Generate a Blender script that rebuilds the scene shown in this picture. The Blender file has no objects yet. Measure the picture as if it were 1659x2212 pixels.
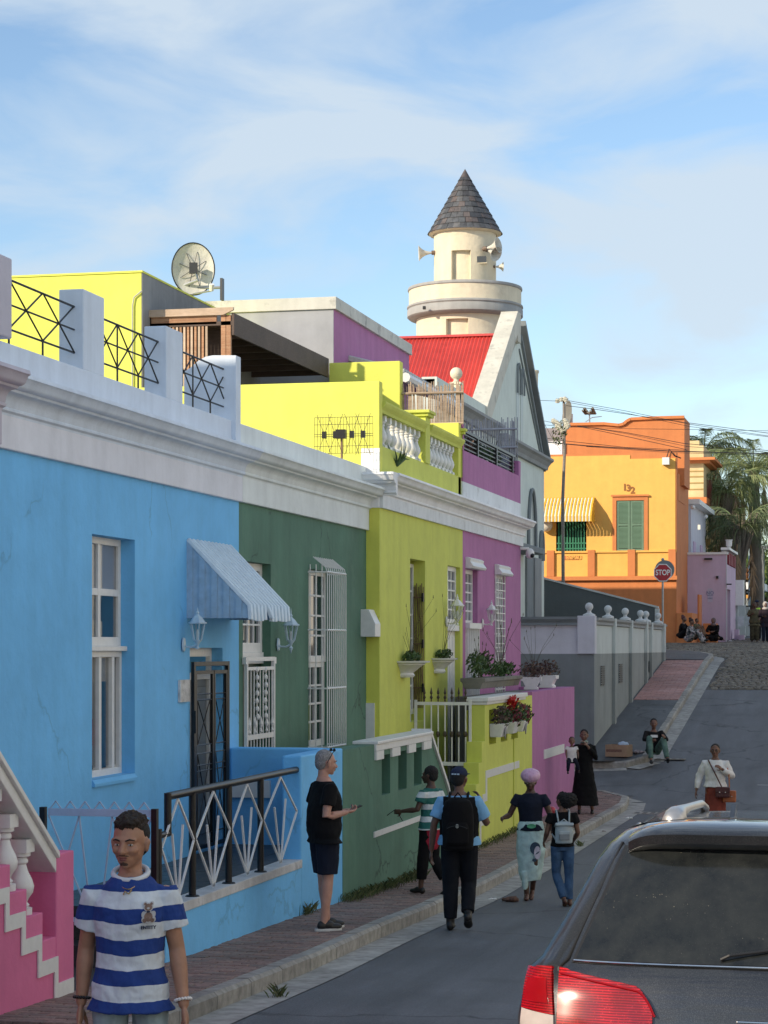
import bpy, bmesh, math, random
import numpy as np
from mathutils import Vector, Matrix, Euler
S = bpy.context.scene
COL = S.collection
rnd = random.Random(7)
R = math.radians
TH = R(12.97); cT, sT = math.cos(TH), math.sin(TH)
F = 4731.0
# ---------------------------------------------------------------- camera
cam = bpy.data.cameras.new('camera'); co = bpy.data.objects.new('camera', cam); COL.objects.link(co)
co.location = (0, 0, 0); co.rotation_euler = (R(90), 0, TH)
cam.sensor_fit = 'VERTICAL'; cam.sensor_height = 36; cam.lens = F/2212*36
cam.shift_y = 292/2212.0
cam.clip_start = .1; cam.clip_end = 3000
S.camera = co
# ---------------------------------------------------------------- sky, sun, exposure
SUN_AZ = R(221.3); SUN_EL = R(23.5)
W = bpy.data.worlds.new('World'); S.world = W; W.use_nodes = True
nt = W.node_tree; nt.nodes.clear()
def N(t, ty, **k):
    n = t.nodes.new(ty)
    for a, b in k.items():
        if a.startswith('i_'): n.inputs[a[2:].replace('_', ' ')].default_value = b
        else: setattr(n, a, b)
    return n
sky = N(nt, 'ShaderNodeTexSky', sky_type='NISHITA', sun_disc=False, sun_elevation=SUN_EL, sun_rotation=SUN_AZ,
        altitude=50, air_density=1.0, dust_density=.25, ozone_density=2.2)
tc = N(nt, 'ShaderNodeTexCoord')
mp = N(nt, 'ShaderNodeMapping'); mp.inputs['Rotation'].default_value = (R(14), R(-24), 0); mp.inputs['Scale'].default_value = (1.0, 1.0, 2.6)
nt.links.new(tc.outputs['Generated'], mp.inputs['Vector'])
n1 = N(nt, 'ShaderNodeTexNoise'); n1.inputs['Scale'].default_value = 7.5; n1.inputs['Detail'].default_value = 7; n1.inputs['Roughness'].default_value = .52; n1.inputs['Distortion'].default_value = .5
nt.links.new(mp.outputs[0], n1.inputs['Vector'])
cr = N(nt, 'ShaderNodeValToRGB'); cr.color_ramp.elements[0].position = .39; cr.color_ramp.elements[1].position = .60
cr.color_ramp.elements[0].color = (0, 0, 0, 1); cr.color_ramp.elements[1].color = (1, 1, 1, 1)
nt.links.new(n1.outputs[0], cr.inputs[0])
ml = N(nt, 'ShaderNodeMath', operation='MULTIPLY'); ml.inputs[1].default_value = .88
nt.links.new(cr.outputs[0], ml.inputs[0])
mx = N(nt, 'ShaderNodeMix', data_type='RGBA')
mx.inputs['B'].default_value = (3.6, 4.2, 4.8, 1)
nt.links.new(ml.outputs[0], mx.inputs['Factor']); nt.links.new(sky.outputs[0], mx.inputs['A'])
bg = N(nt, 'ShaderNodeBackground'); bg.inputs['Strength'].default_value = .077
wo = N(nt, 'ShaderNodeOutputWorld')
nt.links.new(mx.outputs['Result'], bg.inputs[0]); nt.links.new(bg.outputs[0], wo.inputs[0])
sl = bpy.data.lights.new('sun', 'SUN'); sl.energy = 2.1; sl.angle = R(.53); sl.color = (1, .86, .66)
so = bpy.data.objects.new('sun', sl); COL.objects.link(so)
sd = Vector((math.sin(SUN_AZ)*math.cos(SUN_EL), math.cos(SUN_AZ)*math.cos(SUN_EL), math.sin(SUN_EL)))
so.rotation_euler = sd.to_track_quat('Z', 'Y').to_euler()
S.view_settings.view_transform = 'Standard'; S.view_settings.look = 'None'; S.view_settings.gamma = 1
S.view_settings.use_curve_mapping = False; S.view_settings.exposure = 1.24
try:
    S.cycles.max_bounces = 5; S.cycles.diffuse_bounces = 3; S.cycles.glossy_bounces = 3; S.cycles.transparent_max_bounces = 8
except Exception: pass
# ---------------------------------------------------------------- measuring: image point -> point on a real plane
def crop(sx, sy, s):
    k = 1659/3024.0
    return lambda x, y: ((sx + x/s)*k, (sy + y/s)*k)
cA = crop(0, 900, 1.659); cB = crop(0, 2000, 1.844); cC = crop(0, 3000, 1.843); cD = crop(650, 2000, 1.952)
cE = crop(850, 1100, 2.074); cF = crop(1550, 600, 2.011); cG = crop(1400, 1900, 1.843); cH = crop(1100, 2800, 2.074)
cI = crop(2050, 1500, 1.703); cJ = crop(2000, 2300, 1.62); cK = crop(1850, 2700, 2.212); cL = crop(1900, 3000, 1.476)
cM = crop(550, 2850, 2.37); cN = crop(2650, 1600, 2.212); cO = crop(1450, 1500, 2.37); cR = crop(1600, 2900, 2.212)
def onX(uv, X):
    t = (uv[0]-829.5)/F
    Y = -X*(cT + t*sT)/(sT - t*cT)
    d = -X*sT + Y*cT
    return Vector((X, Y, -(uv[1]-1398)*d/F))
def onY(uv, Y):
    t = (uv[0]-829.5)/F
    X = -Y*(sT - t*cT)/(cT + t*sT)
    d = -X*sT + Y*cT
    return Vector((X, Y, -(uv[1]-1398)*d/F))
def onD(uv, d):
    cx = (uv[0]-829.5)/F*d
    return Vector((cx*cT - d*sT, cx*sT + d*cT, -(uv[1]-1398)*d/F))
_RY = [-60, 10, 19, 22, 24.8, 27.7, 33.8, 44, 46.5, 49, 51.3, 55, 67.7, 74, 83, 89, 110, 160, 400, 1500]
_RZ = [-2.4, -2.6, -2.95, -3.02, -3.11, -3.2, -3.25, -3.28, -3.08, -2.8, -2.5, -2.05, -.51, -.12, .1, .13, .85, 2.4, 4, 6]
def road(y): return float(np.interp(y, _RY, _RZ))
def pave(y): return road(y)+.15
def onG(uv, off=0.0):
    lo, hi = 8.0, 140.0
    d = lo
    while d < hi:
        p = onD(uv, d)
        if p.z <= road(p.y)+off: return Vector((p.x, p.y, road(p.y)+off))
        d += .02
    return onD(uv, 85)
# ---------------------------------------------------------------- materials
MATS = {}
def base_mat(name):
    m = bpy.data.materials.new(name); m.use_nodes = True
    t = m.node_tree; t.nodes.clear()
    o = N(t, 'ShaderNodeOutputMaterial'); p = N(t, 'ShaderNodeBsdfPrincipled')
    t.links.new(p.outputs[0], o.inputs[0])
    return m, t, p
def tex_noise(t, vec, scale, detail=4, rough=.55, sc=None):
    if sc:
        mpn = N(t, 'ShaderNodeMapping'); mpn.inputs['Scale'].default_value = sc
        t.links.new(vec, mpn.inputs['Vector']); vec = mpn.outputs[0]
    n = N(t, 'ShaderNodeTexNoise'); n.inputs['Scale'].default_value = scale; n.inputs['Detail'].default_value = detail; n.inputs['Roughness'].default_value = rough
    t.links.new(vec, n.inputs['Vector']); return n.outputs['Fac']
def ramp(t, fac, stops):
    r = N(t, 'ShaderNodeValToRGB'); e = r.color_ramp.elements
    while len(e) < len(stops): e.new(.5)
    for i, (p, c) in enumerate(stops):
        e[i].position = p; e[i].color = (c, c, c, 1) if isinstance(c, (int, float)) else (*c[:3], 1)
    t.links.new(fac, r.inputs[0]); return r.outputs[0]
def mixc(t, f, a, b, mode='MIX'):
    m = N(t, 'ShaderNodeMix', data_type='RGBA', blend_type=mode)
    for s, v in ((m.inputs['Factor'], f), (m.inputs['A'], a), (m.inputs['B'], b)):
        if isinstance(v, (int, float)): s.default_value = v
        elif isinstance(v, tuple): s.default_value = (*v[:3], 1)
        else: t.links.new(v, s)
    return m.outputs['Result']
def bump(t, p, h, strength=.3, dist=.01):
    b = N(t, 'ShaderNodeBump'); b.inputs['Strength'].default_value = strength; b.inputs['Distance'].default_value = dist
    t.links.new(h, b.inputs['Height'])
    if p.inputs['Normal'].is_linked: t.links.new(p.inputs['Normal'].links[0].from_socket, b.inputs['Normal'])
    t.links.new(b.outputs[0], p.inputs['Normal'])
def stucco(name, c, rough=.82, b=.25, streak=.14, blot=.12, crack=0.0, stain=None, scale=1.0):
    if name in MATS: return MATS[name]
    m, t, p = base_mat(name)
    v = N(t, 'ShaderNodeTexCoord').outputs['Object']
    big = tex_noise(t, v, .9*scale, 5)
    st = tex_noise(t, v, 1.0, 4, .6, (5, 5, .35))
    fine = tex_noise(t, v, 45, 3, .6)
    med = tex_noise(t, v, 9, 4, .6)
    col = mixc(t, 1.0, tuple(c), ramp(t, big, [(.3, 1-blot), (.72, 1+blot)]), 'MULTIPLY')
    col = mixc(t, 1.0, col, ramp(t, st, [(.3, 1-streak*.45), (.65, 1+streak*.2)]), 'MULTIPLY')
    pt = tex_noise(t, v, 3.1*scale, 6, .65); col = mixc(t, 1.0, col, ramp(t, pt, [(.35, .96), (.5, 1.0), (.68, 1.035)]), 'MULTIPLY')
    if stain:
        sm = tex_noise(t, v, 2.2, 6, .68)
        col = mixc(t, ramp(t, sm, [(.56, 0), (.70, stain[1])]), col, tuple(stain[0]))
    if crack:
        vo = N(t, 'ShaderNodeTexVoronoi', feature='DISTANCE_TO_EDGE'); vo.inputs['Scale'].default_value = .45
        wv = N(t, 'ShaderNodeMix', data_type='VECTOR'); nn = N(t, 'ShaderNodeTexNoise'); nn.inputs['Scale'].default_value = 3; nn.inputs['Detail'].default_value = 6
        t.links.new(v, nn.inputs['Vector']); wv.inputs['Factor'].default_value = .35
        t.links.new(v, wv.inputs['A']); t.links.new(nn.outputs['Color'], wv.inputs['B']); t.links.new(wv.outputs['Result'], vo.inputs['Vector'])
        ck = ramp(t, vo.outputs['Distance'], [(0.0, 1), (.006, 0)])
        gate = ramp(t, tex_noise(t, v, .8, 2), [(.5, 0), (.56, 1)])
        k = N(t, 'ShaderNodeMath', operation='MULTIPLY'); t.links.new(ck, k.inputs[0]); t.links.new(gate, k.inputs[1])
        k2 = N(t, 'ShaderNodeMath', operation='MULTIPLY'); t.links.new(k.outputs[0], k2.inputs[0]); k2.inputs[1].default_value = crack
        col = mixc(t, k2.outputs[0], col, tuple(x*.35 for x in c))
    t.links.new(col, p.inputs['Base Color'])
    p.inputs['Roughness'].default_value = rough
    bump(t, p, fine, b, .004); bump(t, p, med, b*1.2, .012); bump(t, p, big, .5, .05); bump(t, p, pt, .25, .02)
    MATS[name] = m; return m
def plain(name, c, rough=.5, metal=0, var=.1, b=.0, sc=12, spec=.5, coat=0, emis=None, sheen=0):
    if name in MATS: return MATS[name]
    m, t, p = base_mat(name)
    v = N(t, 'ShaderNodeTexCoord').outputs['Object']
    f = tex_noise(t, v, sc, 4)
    col = mixc(t, 1.0, tuple(c), ramp(t, f, [(.3, 1-var), (.7, 1+var)]), 'MULTIPLY')
    t.links.new(col, p.inputs['Base Color'])
    p.inputs['Roughness'].default_value = rough; p.inputs['Metallic'].default_value = metal
    p.inputs['Specular IOR Level'].default_value = spec; p.inputs['Coat Weight'].default_value = coat
    if sheen: p.inputs['Sheen Weight'].default_value = sheen
    if b: bump(t, p, tex_noise(t, v, sc*4, 3), b, .006)
    if emis: p.inputs['Emission Color'].default_value = (*emis[:3], 1); p.inputs['Emission Strength'].default_value = emis[3]
    MATS[name] = m; return m
def vari(name, cols, rough=.8, var=.2, b=.3, sc=20, pos=None, spec=.4, size=.25):
    """colour chosen per piece: per object plus per cell of its own position"""
    if name in MATS: return MATS[name]
    m, t, p = base_mat(name)
    g = N(t, 'ShaderNodeNewGeometry'); oi = N(t, 'ShaderNodeObjectInfo')
    ad = N(t, 'ShaderNodeMath', operation='ADD'); t.links.new(g.outputs['Random Per Island'], ad.inputs[0]); t.links.new(oi.outputs['Random'], ad.inputs[1])
    fr = N(t, 'ShaderNodeMath', operation='FRACT'); t.links.new(ad.outputs[0], fr.inputs[0])
    n = len(cols)
    col = ramp(t, fr.outputs[0], [(i/max(1, n-1), c) for i, c in enumerate(cols)])
    v = g.outputs['Position']
    f = tex_noise(t, v, sc, 5, .6)
    col = mixc(t, 1.0, col, ramp(t, f, [(.3, 1-var), (.7, 1+var)]), 'MULTIPLY')
    big = tex_noise(t, v, .7, 4)
    col = mixc(t, 1.0, col, ramp(t, big, [(.3, .82), (.7, 1.12)]), 'MULTIPLY')
    t.links.new(col, p.inputs['Base Color']); p.inputs['Roughness'].default_value = rough; p.inputs['Specular IOR Level'].default_value = spec
    bump(t, p, f, b, .01)
    MATS[name] = m; return m
# ---------------------------------------------------------------- objects
def tag(o, label=None, cat=None, group=None, kind=None):
    if label: o['label'] = label
    if cat: o['category'] = cat
    if group: o['group'] = group
    if kind: o['kind'] = kind
    return o
def thing(name, label, cat, loc, rz=0, group=None):
    o = bpy.data.objects.new(name, None); COL.objects.link(o); o.empty_display_size = .2
    o.location = loc; o.rotation_euler = (0, 0, rz)
    return tag(o, label, cat, group)
def worldmat(o):
    m = Matrix.LocRotScale(o.location, o.rotation_euler, o.scale)
    while o.parent: o = o.parent; m = Matrix.LocRotScale(o.location, o.rotation_euler, o.scale) @ m
    return m
def link(name, me, parent=None):
    o = bpy.data.objects.new(name, me); COL.objects.link(o)
    if parent: o.parent = parent
    return o
def dup(root, loc=None, rz=None, label=None, parent=None):
    r = root.copy(); COL.objects.link(r)
    if loc is not None: r.location = loc
    if rz is not None: r.rotation_euler = (0, 0, rz)
    if label: r['label'] = label
    if parent: r.parent = parent
    for ch in list(root.children):
        c = ch.copy(); COL.objects.link(c); c.parent = r
        for g in list(ch.children):
            d = g.copy(); COL.objects.link(d); d.parent = c
    return r
class MB:
    def __init__(s): s.v = []; s.f = []; s.m = []; s.mi = 0
    def add(s, vs, fs):
        n = len(s.v); s.v += [tuple(x) for x in vs]
        for f in fs: s.f.append(tuple(i+n for i in f)); s.m.append(s.mi)
        return s
    def box(s, x0, x1, y0, y1, z0, z1):
        if x0 > x1: x0, x1 = x1, x0
        if y0 > y1: y0, y1 = y1, y0
        if z0 > z1: z0, z1 = z1, z0
        return s.add([(x, y, z) for x in (x0, x1) for y in (y0, y1) for z in (z0, z1)],
              [(0, 1, 3, 2), (4, 6, 7, 5), (0, 4, 5, 1), (2, 3, 7, 6), (0, 2, 6, 4), (1, 5, 7, 3)])
    def obox(s, c, ax, ay, az, hx, hy, hz):
        c = Vector(c); P = []
        for i in (-1, 1):
            for j in (-1, 1):
                for k in (-1, 1): P.append(c + ax*(i*hx) + ay*(j*hy) + az*(k*hz))
        return s.add(P, [(0, 1, 3, 2), (4, 6, 7, 5), (0, 4, 5, 1), (2, 3, 7, 6), (0, 2, 6, 4), (1, 5, 7, 3)])
    def bar(s, a, b, w, h=None, up=(0, 0, 1)):
        a, b = Vector(a), Vector(b); d = (b-a); L = d.length
        if L < 1e-6: return s
        d.normalize(); u = Vector(up)
        if abs(d.dot(u)) > .98: u = Vector((0, 1, 0))
        x = d.cross(u).normalized(); y = x.cross(d).normalized()
        return s.obox((a+b)/2, d, x, y, L/2, w/2, (h or w)/2)
    def tube(s, pts, r, seg=8, caps=True):
        pts = [Vector(p) for p in pts]; n = len(pts)
        rr = r if isinstance(r, (list, tuple)) else [r]*n
        base = len(s.v); x = None
        for i, p in enumerate(pts):
            d = (pts[min(i+1, n-1)] - pts[max(i-1, 0)])
            if d.length < 1e-9: d = Vector((0, 0, 1))
            d.normalize()
            if x is None:
                u = Vector((0, 0, 1)) if abs(d.z) < .9 else Vector((1, 0, 0))
                x = d.cross(u).normalized()
            x = (x - d*x.dot(d)).normalized(); y = d.cross(x)
            for k in range(seg):
                a = 2*math.pi*k/seg
                s.v.append(tuple(p + (x*math.cos(a) + y*math.sin(a))*rr[i]))
        for i in range(n-1):
            for k in range(seg):
                a = base+i*seg+k; b_ = base+i*seg+(k+1) % seg
                s.f.append((a, b_, b_+seg, a+seg)); s.m.append(s.mi)
        if caps:
            s.f.append(tuple(base+k for k in range(seg-1, -1, -1))); s.m.append(s.mi)
            s.f.append(tuple(base+(n-1)*seg+k for k in range(seg))); s.m.append(s.mi)
        return s
    def lathe(s, prof, c, seg=24, a0=0, a1=2*math.pi, sx=1, sy=1):
        base = len(s.v); full = abs(a1-a0-2*math.pi) < 1e-6; ns = seg if full else seg+1
        for (r, z) in prof:
            for k in range(ns):
                a = a0+(a1-a0)*k/seg
                s.v.append((c[0]+max(r, 1e-4)*math.cos(a)*sx, c[1]+max(r, 1e-4)*math.sin(a)*sy, c[2]+z))
        for i in range(len(prof)-1):
            for k in range(seg):
                k2 = (k+1) % ns
                s.f.append((base+i*ns+k, base+i*ns+k2, base+(i+1)*ns+k2, base+(i+1)*ns+k)); s.m.append(s.mi)
        return s
    def prism(s, poly, axis, a, b):
        """poly of 2-tuples in the other two axes (x:(y,z) y:(x,z) z:(x,y))"""
        n = len(poly)
        def mk(q, t):
            return (t, q[0], q[1]) if axis == 'x' else (q[0], t, q[1]) if axis == 'y' else (q[0], q[1], t)
        return s.add([mk(q, a) for q in poly]+[mk(q, b) for q in poly],
              [tuple(range(n)), tuple(range(2*n-1, n-1, -1))]+[(i, (i+1) % n, n+(i+1) % n, n+i) for i in range(n)])
    def quad(s, *p): return s.add(p, [tuple(range(len(p)))])
    def ball(s, c, r, seg=12, rings=8, sz=1):
        return s.lathe([(r*math.sin(math.pi*i/rings), -r*sz*math.cos(math.pi*i/rings)) for i in range(rings+1)], c, seg)
    def wall(s, axis, p0, p1, a0, a1, z0, z1, ops=()):
        """wall shell normal to axis, between planes p0 and p1, rectangular openings (a0,a1,z0,z1)"""
        As = sorted({a0, a1}|{min(max(v, a0), a1) for o in ops for v in o[:2]}); Zs = sorted({z0, z1}|{min(max(v, z0), z1) for o in ops for v in o[2:]})
        def solid(i, j):
            if i < 0 or j < 0 or i >= len(As)-1 or j >= len(Zs)-1: return False
            ca, cz = (As[i]+As[i+1])/2, (Zs[j]+Zs[j+1])/2
            return not any(o[0] < ca < o[1] and o[2] < cz < o[3] for o in ops)
        mk = (lambda p, a, z: (p, a, z)) if axis == 'x' else (lambda p, a, z: (a, p, z))
        for i in range(len(As)-1):
            for j in range(len(Zs)-1):
                if not solid(i, j): continue
                A, B, C, D = As[i], As[i+1], Zs[j], Zs[j+1]
                for p in (p0, p1): s.quad(mk(p, A, C), mk(p, B, C), mk(p, B, D), mk(p, A, D))
                for di, dj, e in ((-1, 0, (A, C, A, D)), (1, 0, (B, C, B, D)), (0, -1, (A, C, B, C)), (0, 1, (A, D, B, D))):
                    if not solid(i+di, j+dj):
                        s.quad(mk(p0, e[0], e[1]), mk(p1, e[0], e[1]), mk(p1, e[2], e[3]), mk(p0, e[2], e[3]))
        return s
    def build(s, name, mats, parent=None, smooth=False, bevel=0, local=False, weld=False):
        me = bpy.data.meshes.new(name)
        vs = s.v
        if parent and not local:
            mi = worldmat(parent).inverted()
            arr = np.array(vs, dtype=float).reshape(-1, 3); M_ = np.array(mi)
            vs = (arr @ M_[:3, :3].T + M_[:3, 3]).tolist()
        me.from_pydata(vs, [], s.f)
        mats = mats if isinstance(mats, (list, tuple)) else [mats]
        for m in mats: me.materials.append(m)
        if len(mats) > 1: me.polygons.foreach_set('material_index', s.m)
        bm = bmesh.new(); bm.from_mesh(me)
        if weld: bmesh.ops.remove_doubles(bm, verts=bm.verts, dist=1e-5)
        bmesh.ops.recalc_face_normals(bm, faces=bm.faces); bm.to_mesh(me); bm.free()
        if smooth:
            me.polygons.foreach_set('use_smooth', [True]*len(me.polygons))
            if smooth != 'all':
                try: me.set_sharp_from_angle(angle=R(40))
                except Exception: pass
        me.update()
        o = link(name, me, parent)
        if bevel:
            b = o.modifiers.new('bevel', 'BEVEL'); b.width = bevel; b.segments = 2; b.limit_method = 'ANGLE'; b.angle_limit = R(35)
        return o
# ---------------------------------------------------------------- palette
white = stucco('white_plaster', (.86, .87, .88), .7, .15, .1, .06)
lilacwhite = stucco('lilac_white_plaster', (.80, .81, .87), .7, .15, .13, .06)
M_blue = stucco('blue_paint_plaster', (.18, .55, .94), .75, .3, .09, .08, crack=.35)
M_bluecap = stucco('pale_blue_plaster', (.72, .80, .90), .75, .25, .16, .06)
M_green = stucco('green_paint_plaster', (.09, .20, .14), .78, .3, .22, .2, crack=.9, stain=((.13, .23, .17), .5))
M_yellow = stucco('lime_paint_plaster', (.76, .77, .13), .8, .3, .1, .05, crack=.3)
M_lime = stucco('lime_paint_shaded_plaster', (.64, .68, .13), .8, .3, .12, .06, crack=.1)  # same lime paint, its greener look in shade put into the colour
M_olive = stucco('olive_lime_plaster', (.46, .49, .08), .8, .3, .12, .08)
M_purple = stucco('mauve_paint_plaster', (.44, .17, .36), .8, .25, .16, .08, stain=((.45, .24, .38), .25))
M_greyw = stucco('grey_rendered_plaster', (.38, .39, .42), .85, .3, .1, .1)
M_pink = stucco('pink_paint_plaster', (.70, .17, .34), .78, .25, .1, .07)
M_cream = stucco('cream_plaster', (.74, .66, .50), .85, .9, .12, .06, stain=((.42, .36, .26), .25))
M_mosque = stucco('pale_green_plaster', (.66, .72, .66), .85, .25, .14, .07)
M_slate_paint = stucco('slate_grey_paint', (.21, .235, .245), .8, .2, .15, .1)
M_slate_dark = stucco('dark_slate_paint', (.10, .12, .125), .8, .2, .15, .1)
M_wallpale = stucco('pale_grey_green_plaster', (.55, .60, .59), .85, .25, .14, .07)
M_orange = stucco('orange_paint_plaster', (.62, .215, .07), .8, .25, .12, .06)
M_amber = stucco('amber_paint_plaster', (.86, .47, .11), .8, .25, .06, .05)
M_lilac = stucco('lilac_paint_plaster', (.62, .47, .60), .8, .25, .1, .06)
M_stone = stucco('pale_sandstone', (.72, .56, .30), .85, .5, .12, .12)
M_ochre = stucco('ochre_plaster', (.42, .28, .10), .85, .3, .15, .12)
M_oldwhite = stucco('weathered_white_plaster', (.62, .61, .56), .85, .4, .2, .1, stain=((.2, .2, .18), .7))
M_wpaint = plain('white_gloss_paint', (.78, .78, .76), .4, var=.05)
M_bpaint = plain('pale_blue_gloss_paint', (.42, .60, .80), .4, var=.06)
M_iron = plain('black_iron', (.007, .007, .008), .38, var=.2)
M_tile = plain('dark_stoep_tile', (.05, .055, .06), .35, var=.3, sc=3)
M_wood = None
# ground, street, pavements
def asphalt(name, c, lumps=.25):
    m, t, p = base_mat(name)
    v = N(t, 'ShaderNodeNewGeometry').outputs['Position']
    f = tex_noise(t, v, 60, 4, .7); mdm = tex_noise(t, v, 1.1, 5, .6); lg = tex_noise(t, v, 1, 4, .6, (2.2, .25, 1))
    col = mixc(t, 1.0, tuple(c), ramp(t, f, [(.25, .6), (.75, 1.45)]), 'MULTIPLY')
    col = mixc(t, 1.0, col, ramp(t, mdm, [(.3, 1-lumps), (.7, 1+lumps)]), 'MULTIPLY')
    col = mixc(t, 1.0, col, ramp(t, lg, [(.35, .8), (.7, 1.25)]), 'MULTIPLY')
    t.links.new(col, p.inputs['Base Color'])
    t.links.new(ramp(t, mdm, [(.3, .62), (.7, .82)]), p.inputs['Roughness'])
    crk = N(t, 'ShaderNodeTexVoronoi', feature='DISTANCE_TO_EDGE'); crk.inputs['Scale'].default_value = .35; nn = N(t, 'ShaderNodeTexNoise'); nn.inputs['Scale'].default_value = 1.5; nn.inputs['Detail'].default_value = 7; t.links.new(v, nn.inputs['Vector']); mv = N(t, 'ShaderNodeMix', data_type='VECTOR'); mv.inputs['Factor'].default_value = .5; t.links.new(v, mv.inputs['A']); t.links.new(nn.outputs['Color'], mv.inputs['B']); t.links.new(mv.outputs['Result'], crk.inputs['Vector'])
    col = mixc(t, ramp(t, crk.outputs['Distance'], [(0, .75), (.008, 0)]), col, (.02, .02, .02))
    gr = ramp(t, tex_noise(t, v, 170, 2, .8), [(.60, 0), (.70, .6)]); col = mixc(t, gr, col, tuple(min(1, x*3) for x in c))
    st = ramp(t, tex_noise(t, v, .45, 3), [(.60, 0), (.66, .35)]); col = mixc(t, st, col, tuple(x*.45 for x in c))
    t.links.new(col, p.inputs['Base Color'])
    bump(t, p, f, .6, .008)
    return m
M_asph = asphalt('road_asphalt', (.095, .10, .108)); M_asph2 = asphalt('old_pavement_asphalt', (.075, .08, .085), .4)
M_ground = asphalt('dusty_ground', (.12, .11, .10))
M_kerb = vari('kerb_concrete', [(.24, .23, .21), (.30, .285, .26), (.34, .325, .29), (.27, .26, .24)], .9, .3, .6, 9)
M_gutter = vari('gutter_concrete', [(.31, .30, .28), (.37, .36, .33)], .9, .3, .5, 7)
M_brick = vari('paving_brick_clay', [(.20, .135, .115), (.25, .165, .14), (.18, .14, .125), (.23, .175, .15), (.29, .19, .16), (.165, .12, .11)], .85, .25, .5, 30)
M_pbrick = vari('pink_paving_brick', [(.38, .20, .18), (.44, .24, .21), (.33, .19, .18), (.46, .28, .25)], .85, .25, .4, 20)
M_cob = vari('cobble_stone', [(.15, .13, .105), (.22, .19, .15), (.10, .09, .08), (.26, .235, .19), (.17, .16, .15)], .75, .3, .6, 30)
M_joint = asphalt('joint_dirt', (.045, .042, .038))
def sheet(name, x0f, x1f, ys, off, mat, parent=None, kind='structure', nx=1):
    b = MB(); vs = []; fs = []
    for y in ys:
        a, c = x0f(y), x1f(y)
        for k in range(nx+1): vs.append((a+(c-a)*k/nx, y, road(y)+off))
    for i in range(len(ys)-1):
        for k in range(nx):
            q = i*(nx+1)+k; fs.append((q, q+1, q+nx+2, q+nx+1))
    b.add(vs, fs); o = b.build(name, mat, parent)
    if kind: o['kind'] = kind
    return o
rng = lambda a, b, s: [a+(b-a)*i/max(1, int(round((b-a)/s))) for i in range(max(1, int(round((b-a)/s)))+1)]
ALLY = sorted(set(_RY) | set(rng(-60, 160, 2)))
ground = sheet('ground', lambda y: -600, lambda y: 600, ALLY, -.012, M_ground)
roadm = MB()
def strip(b, x0, x1, y0, y1, off, st=1.0):
    ys = rng(y0, y1, st)
    for i in range(len(ys)-1):
        a, c = ys[i], ys[i+1]
        b.quad((x0, a, road(a)+off), (x1, a, road(a)+off), (x1, c, road(c)+off), (x0, c, road(c)+off))
strip(roadm, -5.2, 4.2, -60, 62, 0); strip(roadm, -70, -5.2, 46.0, 49.3, 0, .5); strip(roadm, -9, 4.2, 95, 400, 0, 5)
rd = roadm.build('road', M_asph); rd['kind'] = 'structure'
# gutter strips of concrete beside the kerbs
def gutter_piece(P0, P1, w, n):
    b = MB(); d = (P1-P0); q = Vector((-d.y, d.x, 0)).normalized()*w
    a0, a1 = P0.copy(), P1.copy()
    pts = [P0, P1, P1+q, P0+q]
    pts = [Vector((p.x, p.y, road(p.y)+.006)) for p in pts]
    return b.quad(*pts)
# --- kerb path near pavement (front top edge), side = left of travel is the pavement
def arc(cx, cy, r, a0, a1, n): return [Vector((cx+r*math.cos(R(a0+(a1-a0)*i/n)), cy+r*math.sin(R(a0+(a1-a0)*i/n)), 0)) for i in range(n+1)]
KX, WX, HX, YX = -5.13, -6.2, -7.5, -7.3
def resample(path, step):
    out = [path[0]]; acc = 0
    for i in range(len(path)-1):
        a, b = path[i], path[i+1]; L = (b-a).length; t = step-acc
        while t <= L: out.append(a+(b-a)*(t/L)); t += step
        acc = L-(t-step)
    return out
def kerb(path, label, step=.95, w=.15):
    k = thing('kerb', None, None, (path[0].x, path[0].y, road(path[0].y))); k['kind'] = 'structure'
    g = MB(); pts = resample(path, step)
    for i in range(len(pts)-1):
        a, b = pts[i], pts[i+1]; d = (b-a).normalized(); nrm = Vector((-d.y, d.x, 0))
        a2, b2 = a+d*.006, b-d*.006
        j = rnd.uniform(-.006, .006)
        mb = MB(); V = []
        for p in (a2, b2):
            z = road(p.y); t = z+.15+j
            for (o, zz) in ((0, z-.1), (-.0, t-.03), (.03, t), (w, t), (w, z-.1)):
                q = p+nrm*o; V.append((q.x, q.y, zz))
        mb.add(V, [(0, 1, 2, 3, 4), (9, 8, 7, 6, 5), (0, 5, 6, 1), (1, 6, 7, 2), (2, 7, 8, 3), (3, 8, 9, 4)])
        mb.build('kerb_stone', M_kerb, k)
        e = -nrm*.34
        g.quad(*[Vector((p.x, p.y, road(p.y)+.007+(.0 if i % 2 else .0005))) for p in (a+d*.003, b-d*.003, b+e-d*.003, a+e+d*.003)])
    gg = g.build('gutter', M_gutter, None); gg['kind'] = 'structure'
    return k
near_path = [Vector((KX, y, 0)) for y in rng(6, 44.6, 1)] + arc(KX-1.25, 44.6, 1.25, 0, 90, 8)[1:] + [Vector((x, 45.85, 0)) for x in (-8, -10, -14, -20)]
kerb(near_path, 'kerb')
far_path = [Vector((x, 49.35, 0)) for x in (-20, -14, -10, -8)] + arc(-6.3, 50.3, .95, -90, 0, 8) + [Vector((-5.35, y, 0)) for y in rng(51, 69.5, 1)] + arc(-8.6, 69.5, 3.25, 0, 62, 10)[1:] + [Vector((-9.6, 73.6, 0)), Vector((-14, 75.8, 0))]
kerb(far_path, 'kerb')
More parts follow.
